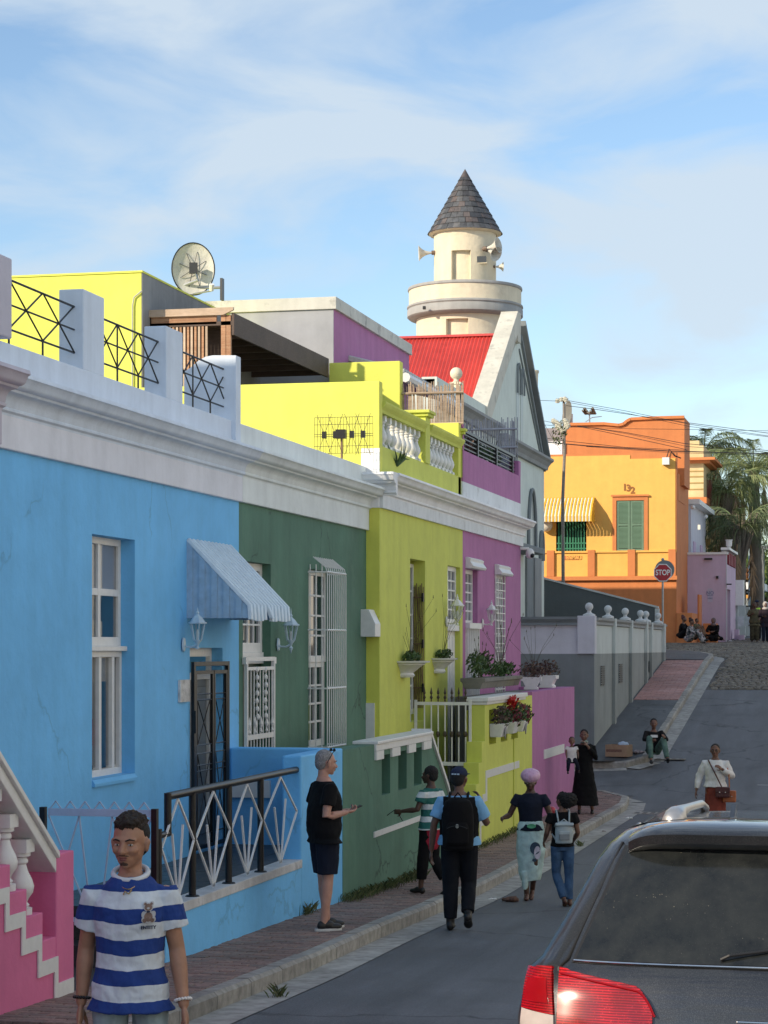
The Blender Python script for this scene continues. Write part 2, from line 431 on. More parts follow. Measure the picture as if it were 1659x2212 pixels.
# --- pavements
pv = sheet('pavement', lambda y: -7.6, lambda y: KX-.14, rng(5, 44.6, .8), .12, M_joint)
pb = MB()
for k in range(1):
    cor = [Vector((-20, 44.1, 0)), Vector((-20, 45.72, 0)), Vector((-6.38, 45.72, 0))] + list(reversed(arc(KX-1.25, 44.6, 1.12, 0, 90, 8))) + [Vector((KX-.14, 44.1, 0))]
    pb.add([(p.x, p.y, road(min(max(p.y, 44), 46))+.121) for p in cor], [tuple(range(len(cor)))])
c2 = pb.build('pavement_corner', M_joint); c2['kind'] = 'structure'
def brick_mesh(lx, ly, h, mat, jit=.0):
    b = MB(); c = .006
    V = [(-lx/2, -ly/2, -h), (lx/2, -ly/2, -h), (lx/2, ly/2, -h), (-lx/2, ly/2, -h),
         (-lx/2, -ly/2, -c), (lx/2, -ly/2, -c), (lx/2, ly/2, -c), (-lx/2, ly/2, -c),
         (-lx/2+c, -ly/2+c, 0), (lx/2-c, -ly/2+c, 0), (lx/2-c, ly/2-c, 0), (-lx/2+c, ly/2-c, 0)]
    Fc = [(8, 9, 10, 11)]+[(i, (i+1) % 4, 4+(i+1) % 4, 4+i) for i in range(4)]+[(4+i, 4+(i+1) % 4, 8+(i+1) % 4, 8+i) for i in range(4)]
    b.add(V, Fc); return b
def lay(parent, mat, x0, x1, y0, y1, lx, ly, off, limit, stuffname, name, inside=None, jz=.004):
    proto = brick_mesh(lx-.010, ly-.010, .03, mat); me = None; mass = MB(); n = 0; row = 0; y = y0
    while y < y1:
        x = x0 - (lx/2 if row % 2 else 0)
        while x < x1:
            xa, xb = max(x, x0), min(x+lx, x1)
            cx, cy = (xa+xb)/2, y+ly/2; wfrac = (xb-xa)/lx
            if wfrac > .2 and (inside is None or inside(cx, cy)):
                z = road(cy)+off+rnd.uniform(-jz, jz); sl = math.atan((road(cy+.3)-road(cy-.3))/.6)
                if n < limit:
                    if me is None:
                        o = proto.build(name, mat, parent, local=True); me = o.data
                    else: o = link(name, me, parent)
                    pw = worldmat(parent).inverted() @ Vector((cx, cy, z))
                    o.location = pw; o.rotation_euler = (sl+rnd.uniform(-.01, .01), rnd.uniform(-.012, .012), rnd.uniform(-.015, .015)); o.scale = (wfrac, 1, 1)
                else:
                    ca = rnd.uniform(-.015, .015); ax = rnd.uniform(-.012, .012)
                    vs = [((v[0]*wfrac - v[1]*ca)+cx, v[1]+v[0]*ca+cy, v[2]+z+math.tan(sl)*v[1]+ax*v[0]) for v in proto.v]
                    mass.add(vs, proto.f)
                n += 1
            x += lx
        y += ly; row += 1
    if mass.v:
        o = mass.build(stuffname, mat, parent); o['kind'] = 'stuff'
    return n
pavt = thing('pavement_bricks', None, None, (-5.7, 20, pave(20))); pavt['kind'] = 'structure'
lay(pavt, M_brick, WX-.02, KX-.155, 14.4, 44.1, .222, .112, .147, 300, 'paving_bricks', 'brick')
cob = thing('pavement_corner_bricks', None, None, (-6.2, 45, pave(45))); cob['kind'] = 'structure'
lay(cob, M_brick, -9, KX-.15, 44.1, 45.7, .222, .112, .147, 0, 'paving_bricks', 'brick', inside=lambda x, y: x < -6.4 or (x+6.38)**2+(max(y-44.6, 0))**2 < 1.08**2)
# pavement beyond the side street
fb = MB(); ys = rng(51.0, 69.5, .5)
strip(fb, -9, -5.49, 51.0, 59.0, .148, .5); strip(fb, -9, -5.49, 59.0, 67.6, .118, .5); strip(fb, -9, -5.49, 67.6, 69.5, .148, .5)
pol = [Vector((-20, 51, 0)), Vector((-20, 49.5, 0)), Vector((-6.3, 49.5, 0))]+arc(-6.3, 50.3, .81, -90, 0, 6)[1:]+[Vector((-5.49, 51, 0))]
fb.add([(p.x, p.y, road(p.y)+.148) for p in pol], [tuple(range(len(pol)))])
pol = [Vector((-9, 69.5, 0))]+arc(-8.6, 69.5, 3.11, 0, 62, 8)+[Vector((-9.6, 73.2, 0)), Vector((-9.8, 69.5, 0))]
fb.add([(p.x, p.y, road(p.y)+.148) for p in pol], [tuple(range(len(pol)))])
fpv = fb.build('pavement', M_asph2); fpv['kind'] = 'structure'
pk = thing('pavement_pink_bricks', None, None, (-6, 63, pave(63))); pk['kind'] = 'structure'
lay(pk, M_pbrick, -6.7, -5.5, 59.1, 67.4, .32, .17, .150, 300, 'pink_paving_bricks', 'brick')
# cobbled upper street
cb = thing('cobbled_road', None, None, (-5, 70, road(70))); cb['kind'] = 'structure'
cbase = sheet('cobble_bed', lambda y: -14 if y > 77 else (-5.3 if y < 70 else -12), lambda y: 4.2, rng(62, 96, 1), .0, M_joint)
def cobinside(x, y):
    if y < 70: return x > -5.0
    if y < 77: return x > -5.0-(y-70)*.62
    return True
def cobble_lay():
    n = 0; me = None; mass = MB(); y = 62.05
    B = brick_mesh(1, 1, .3, None)
    V = [(-.5, -.5, -.3), (.5, -.5, -.3), (.5, .5, -.3), (-.5, .5, -.3), (-.47, -.47, -.06), (.47, -.47, -.06), (.47, .47, -.06), (-.47, .47, -.06), (-.3, -.3, .1), (.3, -.3, .1), (.3, .3, .1), (-.3, .3, .1)]
    pr = MB(); pr.add(V, B.f)
    while y < 95:
        ly = rnd.uniform(.13, .19); x = -9.6 + rnd.uniform(0, .2)
        while x < -1.0:
            lx = rnd.uniform(.14, .26)
            if cobinside(x, y) and not (x > -.053*y+1.2):
                z = road(y)+.03+rnd.uniform(-.012, .012); sl = (road(y+.3)-road(y-.3))/.6
                if n < 300 and x < -3.2:
                    if me is None: o = pr.build('cobblestone', M_cob, cb, local=True, smooth=True); me = o.data
                    else: o = link('cobblestone', me, cb)
                    o.location = worldmat(cb).inverted() @ Vector((x+lx/2, y+ly/2, z)); o.scale = (lx-.015, ly-.015, .25); o.rotation_euler = (math.atan(sl), 0, rnd.uniform(-.12, .12)); n += 1
                else:
                    ca = rnd.uniform(-.12, .12)
                    mass.add([((v[0]*(lx-.015)-v[1]*(ly)*ca)+x+lx/2, v[1]*(ly-.015)+v[0]*lx*ca+y+ly/2, v[2]*.25+z+sl*v[1]*ly) for v in V], B.f)
            x += lx
        y += ly
    o = mass.build('cobblestones', M_cob, cb, smooth=True); o['kind'] = 'stuff'
cobble_lay()
# road marks and drains
M_mark = stucco('road_paint', (.62, .62, .6), .8, .3, .2, .25)
p = onG((1636, 1696)); mk = MB().box(p.x, p.x+1.6, p.y, p.y+.13, p.z+.001, p.z+.005).build('road_marking', M_mark); mk['kind'] = 'structure'
p = onG((1240, 1640+0)); 
def drain(c, w, d, n, label):
    t = thing('drain_grate', label, 'drain', c)
    b = MB(); b.box(c[0]-w/2, c[0]+w/2, c[1]-d/2, c[1]+d/2, c[2]+.001, c[2]+.012); b.build('frame', M_kerb, t)
    for i in range(n):
        for j in (-1, 1):
            x = c[0]-w/2+w*(i+.5)/n
            MB().box(x-w*.28/n, x+w*.28/n, c[1]+j*d*.22-d*.14, c[1]+j*d*.22+d*.14, c[2]+.012, c[2]+.016).build('slot', M_iron, t)
c = onG((1402, 1757)); drain((c.x, c.y, c.z), .62, .5, 4, 'concrete storm drain cover with dark slots at the brick corner')
c = onG((1448, 1640)); drain((c.x, c.y, c.z), .7, .45, 4, 'storm drain cover under the feet of the seated boy')
c = onG((1298, 1643), .15); mh = MB().lathe([(0, .006), (.27, .006), (.3, .003), (.33, .008), (.34, 0)], (c.x, c.y, c.z), 24).build('manhole_cover', M_iron)
tag(mh, 'round iron manhole cover flush in the dark pavement near the cardboard box', 'manhole cover')
# helpers for house fronts
def glassmat(name, tint=(.02, .03, .04), alpha=.35, rough=.03):
    m = bpy.data.materials.new(name); m.use_nodes = True; t = m.node_tree; t.nodes.clear()
    o = N(t, 'ShaderNodeOutputMaterial'); tr = N(t, 'ShaderNodeBsdfTransparent'); tr.inputs[0].default_value = (*[.75+.5*x for x in tint], 1)
    p = N(t, 'ShaderNodeBsdfGlossy'); p.inputs['Color'].default_value = (.85, .88, .9, 1); p.inputs['Roughness'].default_value = rough
    mxs = N(t, 'ShaderNodeMixShader'); fr_ = N(t, 'ShaderNodeLayerWeight'); pw = N(t, 'ShaderNodeMath', operation='POWER'); pw.inputs[1].default_value = 4; t.links.new(fr_.outputs['Facing'], pw.inputs[0]); t.links.new(pw.outputs[0], mxs.inputs[0])
    t.links.new(tr.outputs[0], mxs.inputs[1]); t.links.new(p.outputs[0], mxs.inputs[2]); t.links.new(mxs.outputs[0], o.inputs[0])
    return m
M_glass = glassmat('window_glass', alpha=.55)
M_glassd = plain('dark_window_glass', (.02, .025, .03), .05, spec=1, var=.3, coat=.6)
M_curtain = plain('pale_curtain', (.62, .56, .48), .8, var=.12, sc=3)
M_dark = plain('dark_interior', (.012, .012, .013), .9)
def ranges(a, b, n): return [a+(b-a)*i/n for i in range(n+1)]
def window(parent, name, X, ya, yb, za, zb, cols=2, rows=4, fw=.06, bw=.03, d=.05, mat=None, glass=None, curtain=False, label=None):
    """window in a plane normal to x; the frame mesh is the part, panes its sub-parts"""
    mat = mat or M_wpaint; f = MB()
    f.box(X-d, X, ya, ya+fw, za, zb); f.box(X-d, X, yb-fw, yb, za, zb); f.box(X-d, X, ya+fw, yb-fw, zb-fw, zb); f.box(X-d, X, ya+fw, yb-fw, za, za+fw*1.3)
    Ys = ranges(ya+fw, yb-fw, cols) if isinstance(cols, int) else cols
    Zs = ranges(za+fw*1.3, zb-fw, rows) if isinstance(rows, int) else rows
    for y in Ys[1:-1]: f.box(X-d*.8, X-.004, y-bw/2, y+bw/2, za+fw*1.3, zb-fw)
    for z in Zs[1:-1]:
        for i in range(len(Ys)-1):
            f.box(X-d*.8, X-.006, Ys[i]+(bw/2 if i else 0), Ys[i+1]-(bw/2 if i+1 < len(Ys)-1 else 0), z-bw/2, z+bw/2)
    w = f.build(name, mat, parent, bevel=.004)
    if label: w['label'] = label
    for i in range(len(Ys)-1):
        for j in range(len(Zs)-1):
            MB().box(X-d*.55, X-d*.45, Ys[i], Ys[i+1], Zs[j], Zs[j+1]).build('pane', glass or M_glassd, w)
    return w
def profile_band(b, prof, y0, y1, X, wx=None):
    """cornice: prof is [(out, z)] from top down, extruded along y in front of plane X"""
    poly = [(X+o, z) for o, z in prof]
    b.prism([(p[0], p[1]) for p in poly], 'y', y0, y1)
    return b
def cornice_prof(ztop, zbase, s=1.0):
    # big cyma and drip, a cove, a fine bead
    z = ztop
    pts = [(-.02, z)]
    pts += [(.30, z), (.31, z-.035), (.285, z-.05), (.275, z-.075)]
    for i in range(5):
        a = i/4*math.pi/2; pts.append((.20+.07*math.cos(a), z-.08-.05*math.sin(a)))
    pts += [(.19, z-.15), (.16, z-.155)]
    for i in range(1, 5):
        a = i/4*math.pi/2; pts.append((.16-.08*math.sin(a), z-.155-.10*(1-math.cos(a))))
    pts += [(.075, z-.265), (.085, z-.275), (.085, z-.295), (.055, z-.31), (.05, z-.33), (-.02, z-.33)]
    return pts
# NEIGHBOUR: pink house with stair
Y_BLUE, Y_GREEN, Y_YEL, Y_PUR, Y_END = 17.55, 24.9, 31.4, 37.8, 44.1
def cornice_run(parent, y0, y1, X, zt, zb, capmat, friezemat, ztop=2.66, pitch=None, caplast=0):
    b = MB(); b.prism([(X-.26, zt-.05), (X-.26, ztop), (X+.0, ztop), (X+.0, zt-.05)], 'y', y0, y1); b.build('parapet', capmat, parent, bevel=.012)
    b = MB(); profile_band(b, cornice_prof(zt, zb), y0-.0, y1+caplast, X); b.build('cornice', capmat, parent, smooth=True)
    b = MB(); b.box(X-.02, X+.05, y0, y1, zb, zt-.32); b.build('frieze', friezemat, parent, bevel=.01)
PY0 = 4.7
pink = thing('house', 'pink painted house at the left edge whose stair comes down to the pavement', 'house', (-7.4, 14, -2.7))
MB().wall('x', -7.38, -7.7, PY0, Y_BLUE-.15, -2.9, 1.72).build('wall', M_pink, pink)
cornice_run(pink, PY0, Y_BLUE-.16, -7.38, 2.34, 1.72, stucco('mauve_white_plaster', (.56, .53, .60), .7, .15, .1, .06), MATS['mauve_white_plaster'])
MB().box(-12, -7.64, PY0, Y_BLUE-.16, 1.5, 1.75).build('roof', M_oldwhite, pink)
pcol = MATS['mauve_white_plaster']
MB().box(-7.63, -7.385, 17.2, Y_BLUE+.19, 2.664, 3.36).build('pillar', pcol, pink, bevel=.015)
# unseen block behind the pink house, added to shade the blue parapet pillars
up = thing('house', 'tall unseen block added behind the pink stair house to shade the pillars', 'house', (-11.5, 10, -2.7))
MB().box(-19, -10.0, 6, 15.5, -2.7, 8.3).build('wall', M_oldwhite, up)
MB().box(-19.2, -9.8, 5.8, 15.7, 8.3, 8.5).build('roof', M_oldwhite, up)
n2 = thing('house', 'plain unseen mauve cottage added to the row by the pink house, kept low for sun', 'house', (-7.5, -3, -2.6))  # added unseen cottage, kept low so the sun reaches the car
MB().box(-14, -7.4, -14, PY0-.02, -2.9, 1.45).build('wall', M_purple, n2)
MB().box(-14.1, -7.1, -14, PY0-.02, 1.45, 1.6).build('cornice', white, n2)
# ---- pink stair: stepped side wall, rail, balusters, pillar
st = thing('stair', 'pink plastered stair with white zigzag band and white balustrade', 'stair', (-6.6, 14.5, pave(14.5)))
sy = onX(cC(537, 640), WX); 
yR, yP = onX(cC(537, 640), WX).y, onX(cC(410, 640), WX).y
zP = onX(cC(537, 640), WX).z
zg = pave(16)-.25
MB().box(WX-.26, WX, yP, yR, zg, zP).build('pillar', M_pink, st, bevel=.01)
steps = [((313, 1120), (200, 1105)), ((195, 940), (80, 935)), ((80, 765), (-40, 765)), ((-35, 590), (-150, 590))]
edges = [yP, onX(cC(195, 900), WX).y, onX(cC(80, 900), WX).y, onX(cC(-38, 900), WX).y]
tread = yP-edges[1] if False else (onX(cC(313, 1120), WX).y-onX(cC(197, 1105), WX).y)
z0 = onX(cC(255, 1110), WX).z; z1 = onX(cC(137, 938), WX).z; rise = z1-z0
b = MB(); y = onX(cC(315, 1110), WX).y; zz = z0
# side wall as stepped profile
poly = [(yP, zg), (yP, zP-.0)]
zlow = onX(cC(313, 1300), WX).z
poly = [(yP+.002, zg), (yP+.002, zlow), (y, zlow), (y, zz)]
nst = 7; ye = y
ys_ = [y]
for i in range(nst):
    ye -= tread; poly.append((ye, zz)); ys_.append(ye)
    if i < nst-1: zz += rise; poly.append((ye, zz))
poly += [(ye, zg)]
b.prism(poly, 'x', WX-.24, WX-.004); b.build('side_wall', M_pink, st, bevel=.008)
# treads behind
b = MB(); zz = z0
for i in range(nst):
    b.box(WX-1.1, WX-.25, ys_[i+1], ys_[i]+.05, zg, zz-.12); zz += rise
b.build('tread', M_pink, st)
# zigzag band
b = MB(); th = .085; off = .0
pts = [cC(525, 1545), cC(400, 1575), cC(400, 1385), cC(290, 1410), cC(285, 1220), cC(170, 1245), cC(165, 1040), cC(50, 1075), cC(47, 875), cC(-60, 905), cC(-60, 700)]
P3 = [onX(p_, WX) for p_ in pts]
ty = (P3[1].y-P3[5].y)/2; rz_ = (P3[4].z-P3[2].z)
y = yR-.02; z = P3[1].z; b = MB()
ylast = yR-.03; z = onX(cC(460, 1590), WX).z
b.box(WX, WX+.012, ylast-.07, ylast, z-.42, z-.0)
yy = ylast
for i in range(7):
    yn = onX(cC(425-118*i, 0), WX).y-.03 if i < 4 else yy-ty
    b.box(WX, WX+.012, yn-.07, yy-(.07 if i == 0 else .07), z-.11, z) if i else b.box(WX, WX+.012, yn-.07, ylast-.07, z-.11, z)
    b.box(WX, WX+.012, yn-.07, yn, z, z+rise) if True else None
    yy = yn; z += rise
b.build('zigzag_band', M_wpaint, st)
# balusters
bal = [(0, .0), (.07, .0), (.07, .07), (.045, .08), (.055, .10), (.04, .13), (.05, .17), (.075, .23), (.082, .30), (.07, .37), (.045, .46), (.034, .53), (.045, .55), (.045, .58), (.036, .60), (.06, .62), (.06, .66)]
def baluster_mesh(name, h, r=1.0, mat=None, parent=None):
    k = h/.80; b = MB()
    b.lathe([(a*r, c*k) for a, c in bal], (0, 0, 0), 14)
    b.box(-.065*r, .065*r, -.065*r, .065*r, .66*k, .80*k)
    return b.build(name, mat or M_wpaint, parent, smooth=True, local=True)
b0 = None; zz = z0
hb = onX(cC(255, 1105), WX).z; ht = onX(cC(240, 560), WX).z; Hb = ht-hb
for i in range(5):
    yc = (ys_[i]+ys_[i+1])/2
    if b0 is None: b0 = baluster_mesh('baluster', Hb, 1.25, None, st); o = b0
    else: o = link('baluster', b0.data, st)
    o.location = worldmat(st).inverted() @ Vector((WX-.12, yc, z0+rise*i))
a = onX(cC(375, 640), WX); c_ = onX(cC(0, 10), WX)
sl_ = (c_.z-a.z)/(c_.y-a.y)
b = MB(); ya, yb = a.y+.1, a.y-2.8
for (dx0, dx1, dz0, dz1) in ((-.24, .0, -.11, 0), (-.27, .03, .0, .05), (-.2, -.04, .05, .09)):
    V = []
    for y in (ya, yb):
        z = a.z+sl_*(y-a.y)
        V += [(WX+dx0, y, z+dz0), (WX+dx1, y, z+dz0), (WX+dx1, y, z+dz1), (WX+dx0, y, z+dz1)]
    b.add(V, [(0, 1, 2, 3), (7, 6, 5, 4), (0, 4, 5, 1), (1, 5, 6, 2), (2, 6, 7, 3), (3, 7, 4, 0)])
b.build('handrail', M_wpaint, st, bevel=.006)
MB().box(WX-.8, WX-.3, 12, 15.4, -2.7, -1.6).build('landing', M_pink, st)
# BLUE HOUSE
blue = thing('house', 'bright blue cottage with a single tall white window and white cornice', 'house', (HX, 21, -2.8))
wy0, wz1 = onX(cB(668, 188), HX).y, onX(cB(668, 188), HX).z
wy1, wz0 = onX(cB(979, 1932), HX).y, onX(cB(979, 1932), HX).z
dy0, dy1 = onX(cD(190, 1100), HX).y, onX(cD(442, 1080), HX).y
dz1 = onX(cD(442, 1075), HX).z; STZ = -2.30
MB().wall('x', HX, HX-.5, Y_BLUE-.1, Y_GREEN, -3.0, 1.74, [(wy0, wy1, wz0, wz1), (dy0, dy1, STZ, dz1)]).build('wall', M_blue, blue)
cornice_run(blue, Y_BLUE-.15, Y_GREEN, HX, 2.34, 1.72, M_bluecap, lilacwhite)
MB().box(-14, HX-.27, Y_BLUE-.15, Y_YEL-.01, 1.9, 2.1).build('roof_deck', M_greyw, blue)
MB().box(-14, HX-.5, Y_BLUE-.1, Y_BLUE+.1, -3, 1.9).build('party_wall', M_oldwhite, blue)
# pillars on the parapet and iron lattice between
pil = []
for k, (xl, xf, xr, yt) in enumerate([(396, 548, 685, 395), (948, 1090, 1197, 635), (1390, 1535, 1563, 828)]):
    a = onX(cA(xf, yt), HX); c_ = onX(cA(xr, yt), HX)
    y1_ = c_.y if k < 2 else a.y+.16
    pil.append((a.y, y1_, a.z))
zt = sum(p_[2] for p_ in pil)/3
for a, c_, z in pil:
    MB().box(HX-.26+.004, HX-.004, a, c_, 2.655, zt).build('parapet_pillar', M_bluecap, blue, bevel=.012)
tops = onX(cA(45, 290), HX-.12).z
fy = [Y_BLUE-.17]+[p_[1] for p_ in pil[:2]]; fe = [p_[0] for p_ in pil]
for k in range(3):
    ya, yb = fy[k], fe[k]+.0
    L = yb-ya
    g = thing('iron_railing', ['black iron lattice railing left of the first blue parapet pillar', 'black iron lattice railing between the two wide parapet pillars', 'black iron lattice railing beside the last narrow parapet pillar'][k], 'railing', (HX-.1, (ya+yb)/2, 2.66), group='iron lattice railings along the blue parapet')
    zT, zB = zt-.17, 2.66+.16; zM = (zT+zB)/2; X = HX-.10; xx = [ya+L*i/3 for i in range(4)]
    b = MB(); b.tube([(X, ya, zT), (X, yb, zT)], .011, 6); b.build('top_rail', M_iron, g)
    b = MB(); b.tube([(X, ya, zM), (X, yb, zM)], .009, 6); b.build('middle_rail', M_iron, g)
    b = MB(); b.tube([(X, ya, zB), (X, yb, zB)], .010, 6); b.build('bottom_rail', M_iron, g)
    for i in range(3):
        MB().tube([(X+.004, xx[i], zT), (X+.004, xx[i+1], zB)], .009, 6).build('diagonal_bar', M_iron, g)
        MB().tube([(X-.004, xx[i+1], zT), (X-.004, xx[i], zB)], .009, 6).build('diagonal_bar', M_iron, g)
    MB().tube([(X, xx[1], zT), (X, xx[1], zB)], .009, 6).build('upright_bar', M_iron, g)
    for i in (0, 1, 2):
        y = xx[i]+(.05 if i == 0 else 0); MB().tube([(X, y, zB), (X, y, 2.655)], .010, 6).build('foot', M_iron, g)
# curved-top boundary wall behind last pillar
cp = [onY(cA(x, y), Y_GREEN-.3) for x, y in ((1203, 1150), (1203, 935), (1240, 912), (1290, 868), (1340, 838), (1390, 828), (1540, 828), (1540, 1150))]
MB().prism([(p_.x, 2.1 if i_ in (0, 7) else max(p_.z, 2.1)) for i_, p_ in enumerate(cp)], 'y', Y_GREEN-.3, Y_GREEN-.1).build('boundary_wall', M_bluecap, blue)
# window
X0 = HX-.15
Zf = lambda y: onX(cB(668, y), HX-.15).z
bw = MB(); zt_, zs, zbm = wz1-.0, onX(cB(760, 1003), X0).z, wz0
w = window(blue, 'window', X0, wy0-.0, wy1, zs, wz1, 2, [zs+.08, onX(cB(760, 612), X0).z, wz1-.06], fw=.07, bw=.07, d=.06, glass=M_glass)
w2 = MB(); w2.box(X0-.02, X0+.07, wy0, wy1, zs-.05, zs+.0); w2.build('window_rail', M_wpaint, blue, bevel=.006)
w = window(blue, 'window', X0+.01, wy0, wy1, wz0+.0, zs-.05, [wy0+.07, (wy0+wy1)/2, wy1-.24, wy1-.07], [wz0+.1, zs-.12], fw=.06, bw=.07, d=.09, glass=M_glass)
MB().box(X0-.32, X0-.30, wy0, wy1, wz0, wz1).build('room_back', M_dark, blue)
MB().box(X0-.046, X0-.041, wy0+.02, wy1-.02, onX(cB(760, 612), X0).z, wz1-.03).build('painted_reflection', plain('sky_reflection_lilac', (.88, .88, .95), .8), blue)  # sky reflection of the upper panes, painted as a pale panel
MB().box(X0-.066, X0-.060, wy0+.02, wy1-.25, wz0+.95, zs-.1).build('painted_reflection', plain('house_reflection_cream', (.88, .78, .62), .8), blue)  # cream building mirrored in the lower panes, painted as a panel
MB().box(X0-.066, X0-.061, wy0+.1, wy0+.75, wz0+.32, wz0+.58).build('red_car_reflection', plain('reflected_red', (.5, .03, .04), .7), blue)  # reflection of a red car, painted as a small panel
cu = MB()
for k in range(14):
    y = wy0+.05+(wy1-wy0-.1)*k/14
    cu.box(X0-.2-.02*(k % 2), X0-.18-.02*(k % 2), y, y+(wy1-wy0-.1)/14, wz0+.1, wz1-.1)
cu.build('curtain', M_curtain, blue)
MB().prism([(HX-.16, wz0+.012), (HX+.0, wz0+.008), (HX+.03, wz0-.03), (HX+.03, wz0-.06), (HX-.16, wz0-.06)], 'y', wy0+.003, wy1-.003).build('window_sill', M_blue, blue)
# door recess
DX = HX-.13
b = MB(); b.box(DX-.05, DX, dy0, dy0+.08, STZ, dz1); b.box(DX-.05, DX, dy1-.08, dy1, STZ, dz1); b.box(DX-.05, DX, dy0+.08, dy1-.08, dz1-.1, dz1); b.box(DX-.05, DX, dy0+.08, dy1-.08, dz1-.36, dz1-.28)
dr = b.build('door_frame', M_wpaint, blue, bevel=.005)
d_ = MB().box(DX-.08, DX-.04, dy0+.08, dy1-.08, STZ, dz1-.36).build('door', plain('grey_door_paint', (.16, .18, .19), .4), blue)
for i in range(2):
    for (za, zb) in ((STZ+.15, STZ+.8), (STZ+.95, STZ+1.85)):
        ya = dy0+.15+i*(dy1-dy0-.2)/2
        MB().box(DX-.045, DX-.03, ya, ya+(dy1-dy0-.45)/2, za, zb).build('door_panel', MATS['grey_door_paint'], d_, bevel=.006)
MB().box(DX-.10, DX-.03, (dy0+dy1)/2-.05, (dy0+dy1)/2+.05, STZ, dz1-.36).build('door_post', M_wpaint, d_)

# security gate (two leaves of black iron)
gt = thing('security_gate', 'black iron double security gate across the blue cottage door', 'gate', (HX+.03, (dy0+dy1)/2, STZ))
gy0, gy1 = onX(cD(192, 1300), HX).y, onX(cD(466, 1300), HX).y; gz1 = onX(cD(330, 1180), HX).z; gx = HX+.03; gm = (gy0+gy1)/2+.08
b = MB(); b.box(gx-.02, gx+.02, gy0, gy0+.06, STZ, gz1); b.box(gx-.02, gx+.02, gy1-.06, gy1, STZ, gz1); b.box(gx-.02, gx+.02, gy0+.06, gy1-.06, gz1-.05, gz1)
b.build('frame', M_iron, gt, bevel=.004)
for k, (ya, yb) in enumerate(((gy0+.07, gm-.01), (gm+.01, gy1-.07))):
    b = MB(); b.box(gx-.015, gx+.015, ya, ya+.045, STZ+.05, gz1-.1); b.box(gx-.015, gx+.015, yb-.045, yb, STZ+.05, gz1-.1); b.box(gx-.015, gx+.015, ya+.045, yb-.045, gz1-.14, gz1-.1); b.box(gx-.015, gx+.015, ya+.045, yb-.045, STZ+.05, STZ+.09)
    lf = b.build('gate_leaf', M_iron, gt)
    H = gz1-STZ; a, c_ = ya+.045, yb-.045
    for fz in (.83, .80, .565, .52, .43, .10, .46): MB().tube([(gx, a, STZ+H*fz), (gx, c_, STZ+H*fz)], .007, 5).build('rail', M_iron, lf)
    pad = (c_-a)*.1
    for (fa, fb) in ((.80, .565), (.52, .10)):
        MB().tube([(gx, a+pad, STZ+H*fa), (gx, c_-pad, STZ+H*fb)], .006, 5).build('diagonal_bar', M_iron, lf)
        MB().tube([(gx, c_-pad, STZ+H*fa), (gx, a+pad, STZ+H*fb)], .006, 5).build('diagonal_bar', M_iron, lf)
        for y in (a+pad, c_-pad): MB().tube([(gx, y, STZ+H*fa), (gx, y, STZ+H*fb)], .006, 5).build('upright_bar', M_iron, lf)
MB().box(gx+.01, gx+.04, gy0-.01, gy0+.03, STZ+1.35, STZ+1.6).build('hinge_plate', M_iron, gt)
# house plaque
a = onX(cD(98, 1322), HX); c_ = onX(cD(172, 1488), HX)
pq = MB().box(HX+.002, HX+.03, a.y, c_.y, c_.z, a.z).build('wall_plaque', stucco('mottled_silver', (.5, .5, .5), .3, .6, .5, .5, scale=6)); tag(pq, 'small silvery plaque on the blue wall left of the black gate', 'plaque')
# ---- awning
M_awn = plain('pale_blue_corrugated_metal', (.60, .72, .82), .38, metal=.0, var=.08, b=.05)
M_awns = plain('blue_grey_sheet_metal', (.36, .52, .68), .45, var=.12, b=.1)
aw = thing('awning', 'pale blue corrugated metal awning over the door of the blue cottage', 'awning', (HX, 23.7, .3))
A1 = onX(cD(165, 248), HX); A2 = onX(cD(165, 848), HX); A3 = onY(cD(635, 750), A1.y); A4 = onY(cD(635, 860), A1.y)
ay0, ay1 = A1.y, onX(cD(500, 300), HX).y+.03
nside = 10; b = MB()
pts = []
for i in range(nside+1):
    f = i/nside; x = HX+(A3.x-HX)*f; z = A1.z+(A3.z-A1.z)*f; pts.append((x, z))
for i in range(nside):
    yy = ay0+(.012 if i % 2 else 0)
    for (yy_) in (yy,):
        (xa, za), (xb, zb) = pts[i], pts[i+1]; zl = A2.z+.0
        b.add([(xa, yy_, zl), (xb, yy_, zl), (xb, yy_, zb-.01), (xa, yy_, za-.01), (xa, yy_+.01, zl), (xb, yy_+.01, zl), (xb, yy_+.01, zb-.01), (xa, yy_+.01, za-.01)],
              [(0, 1, 2, 3), (7, 6, 5, 4), (0, 4, 5, 1), (1, 5, 6, 2), (2, 6, 7, 3), (3, 7, 4, 0)])
b.build('side_panel', M_awns, aw)
b = MB()
for i in range(nside):
    (xa, za), (xb, zb) = pts[i], pts[i+1]
    b.add([(xa, ay1-.01, A2.z), (xb, ay1-.01, A2.z), (xb, ay1-.01, zb), (xa, ay1-.01, za), (xa, ay1, A2.z), (xb, ay1, A2.z), (xb, ay1, zb), (xa, ay1, za)], [(0, 1, 2, 3), (7, 6, 5, 4), (0, 4, 5, 1), (1, 5, 6, 2), (2, 6, 7, 3), (3, 7, 4, 0)])
b.build('side_panel', M_awns, aw)
nr = 12; stp = (ay1-ay0)/nr
dirv = (A3-A1); nrm = Vector((-dirv.z, 0, dirv.x)).normalized()
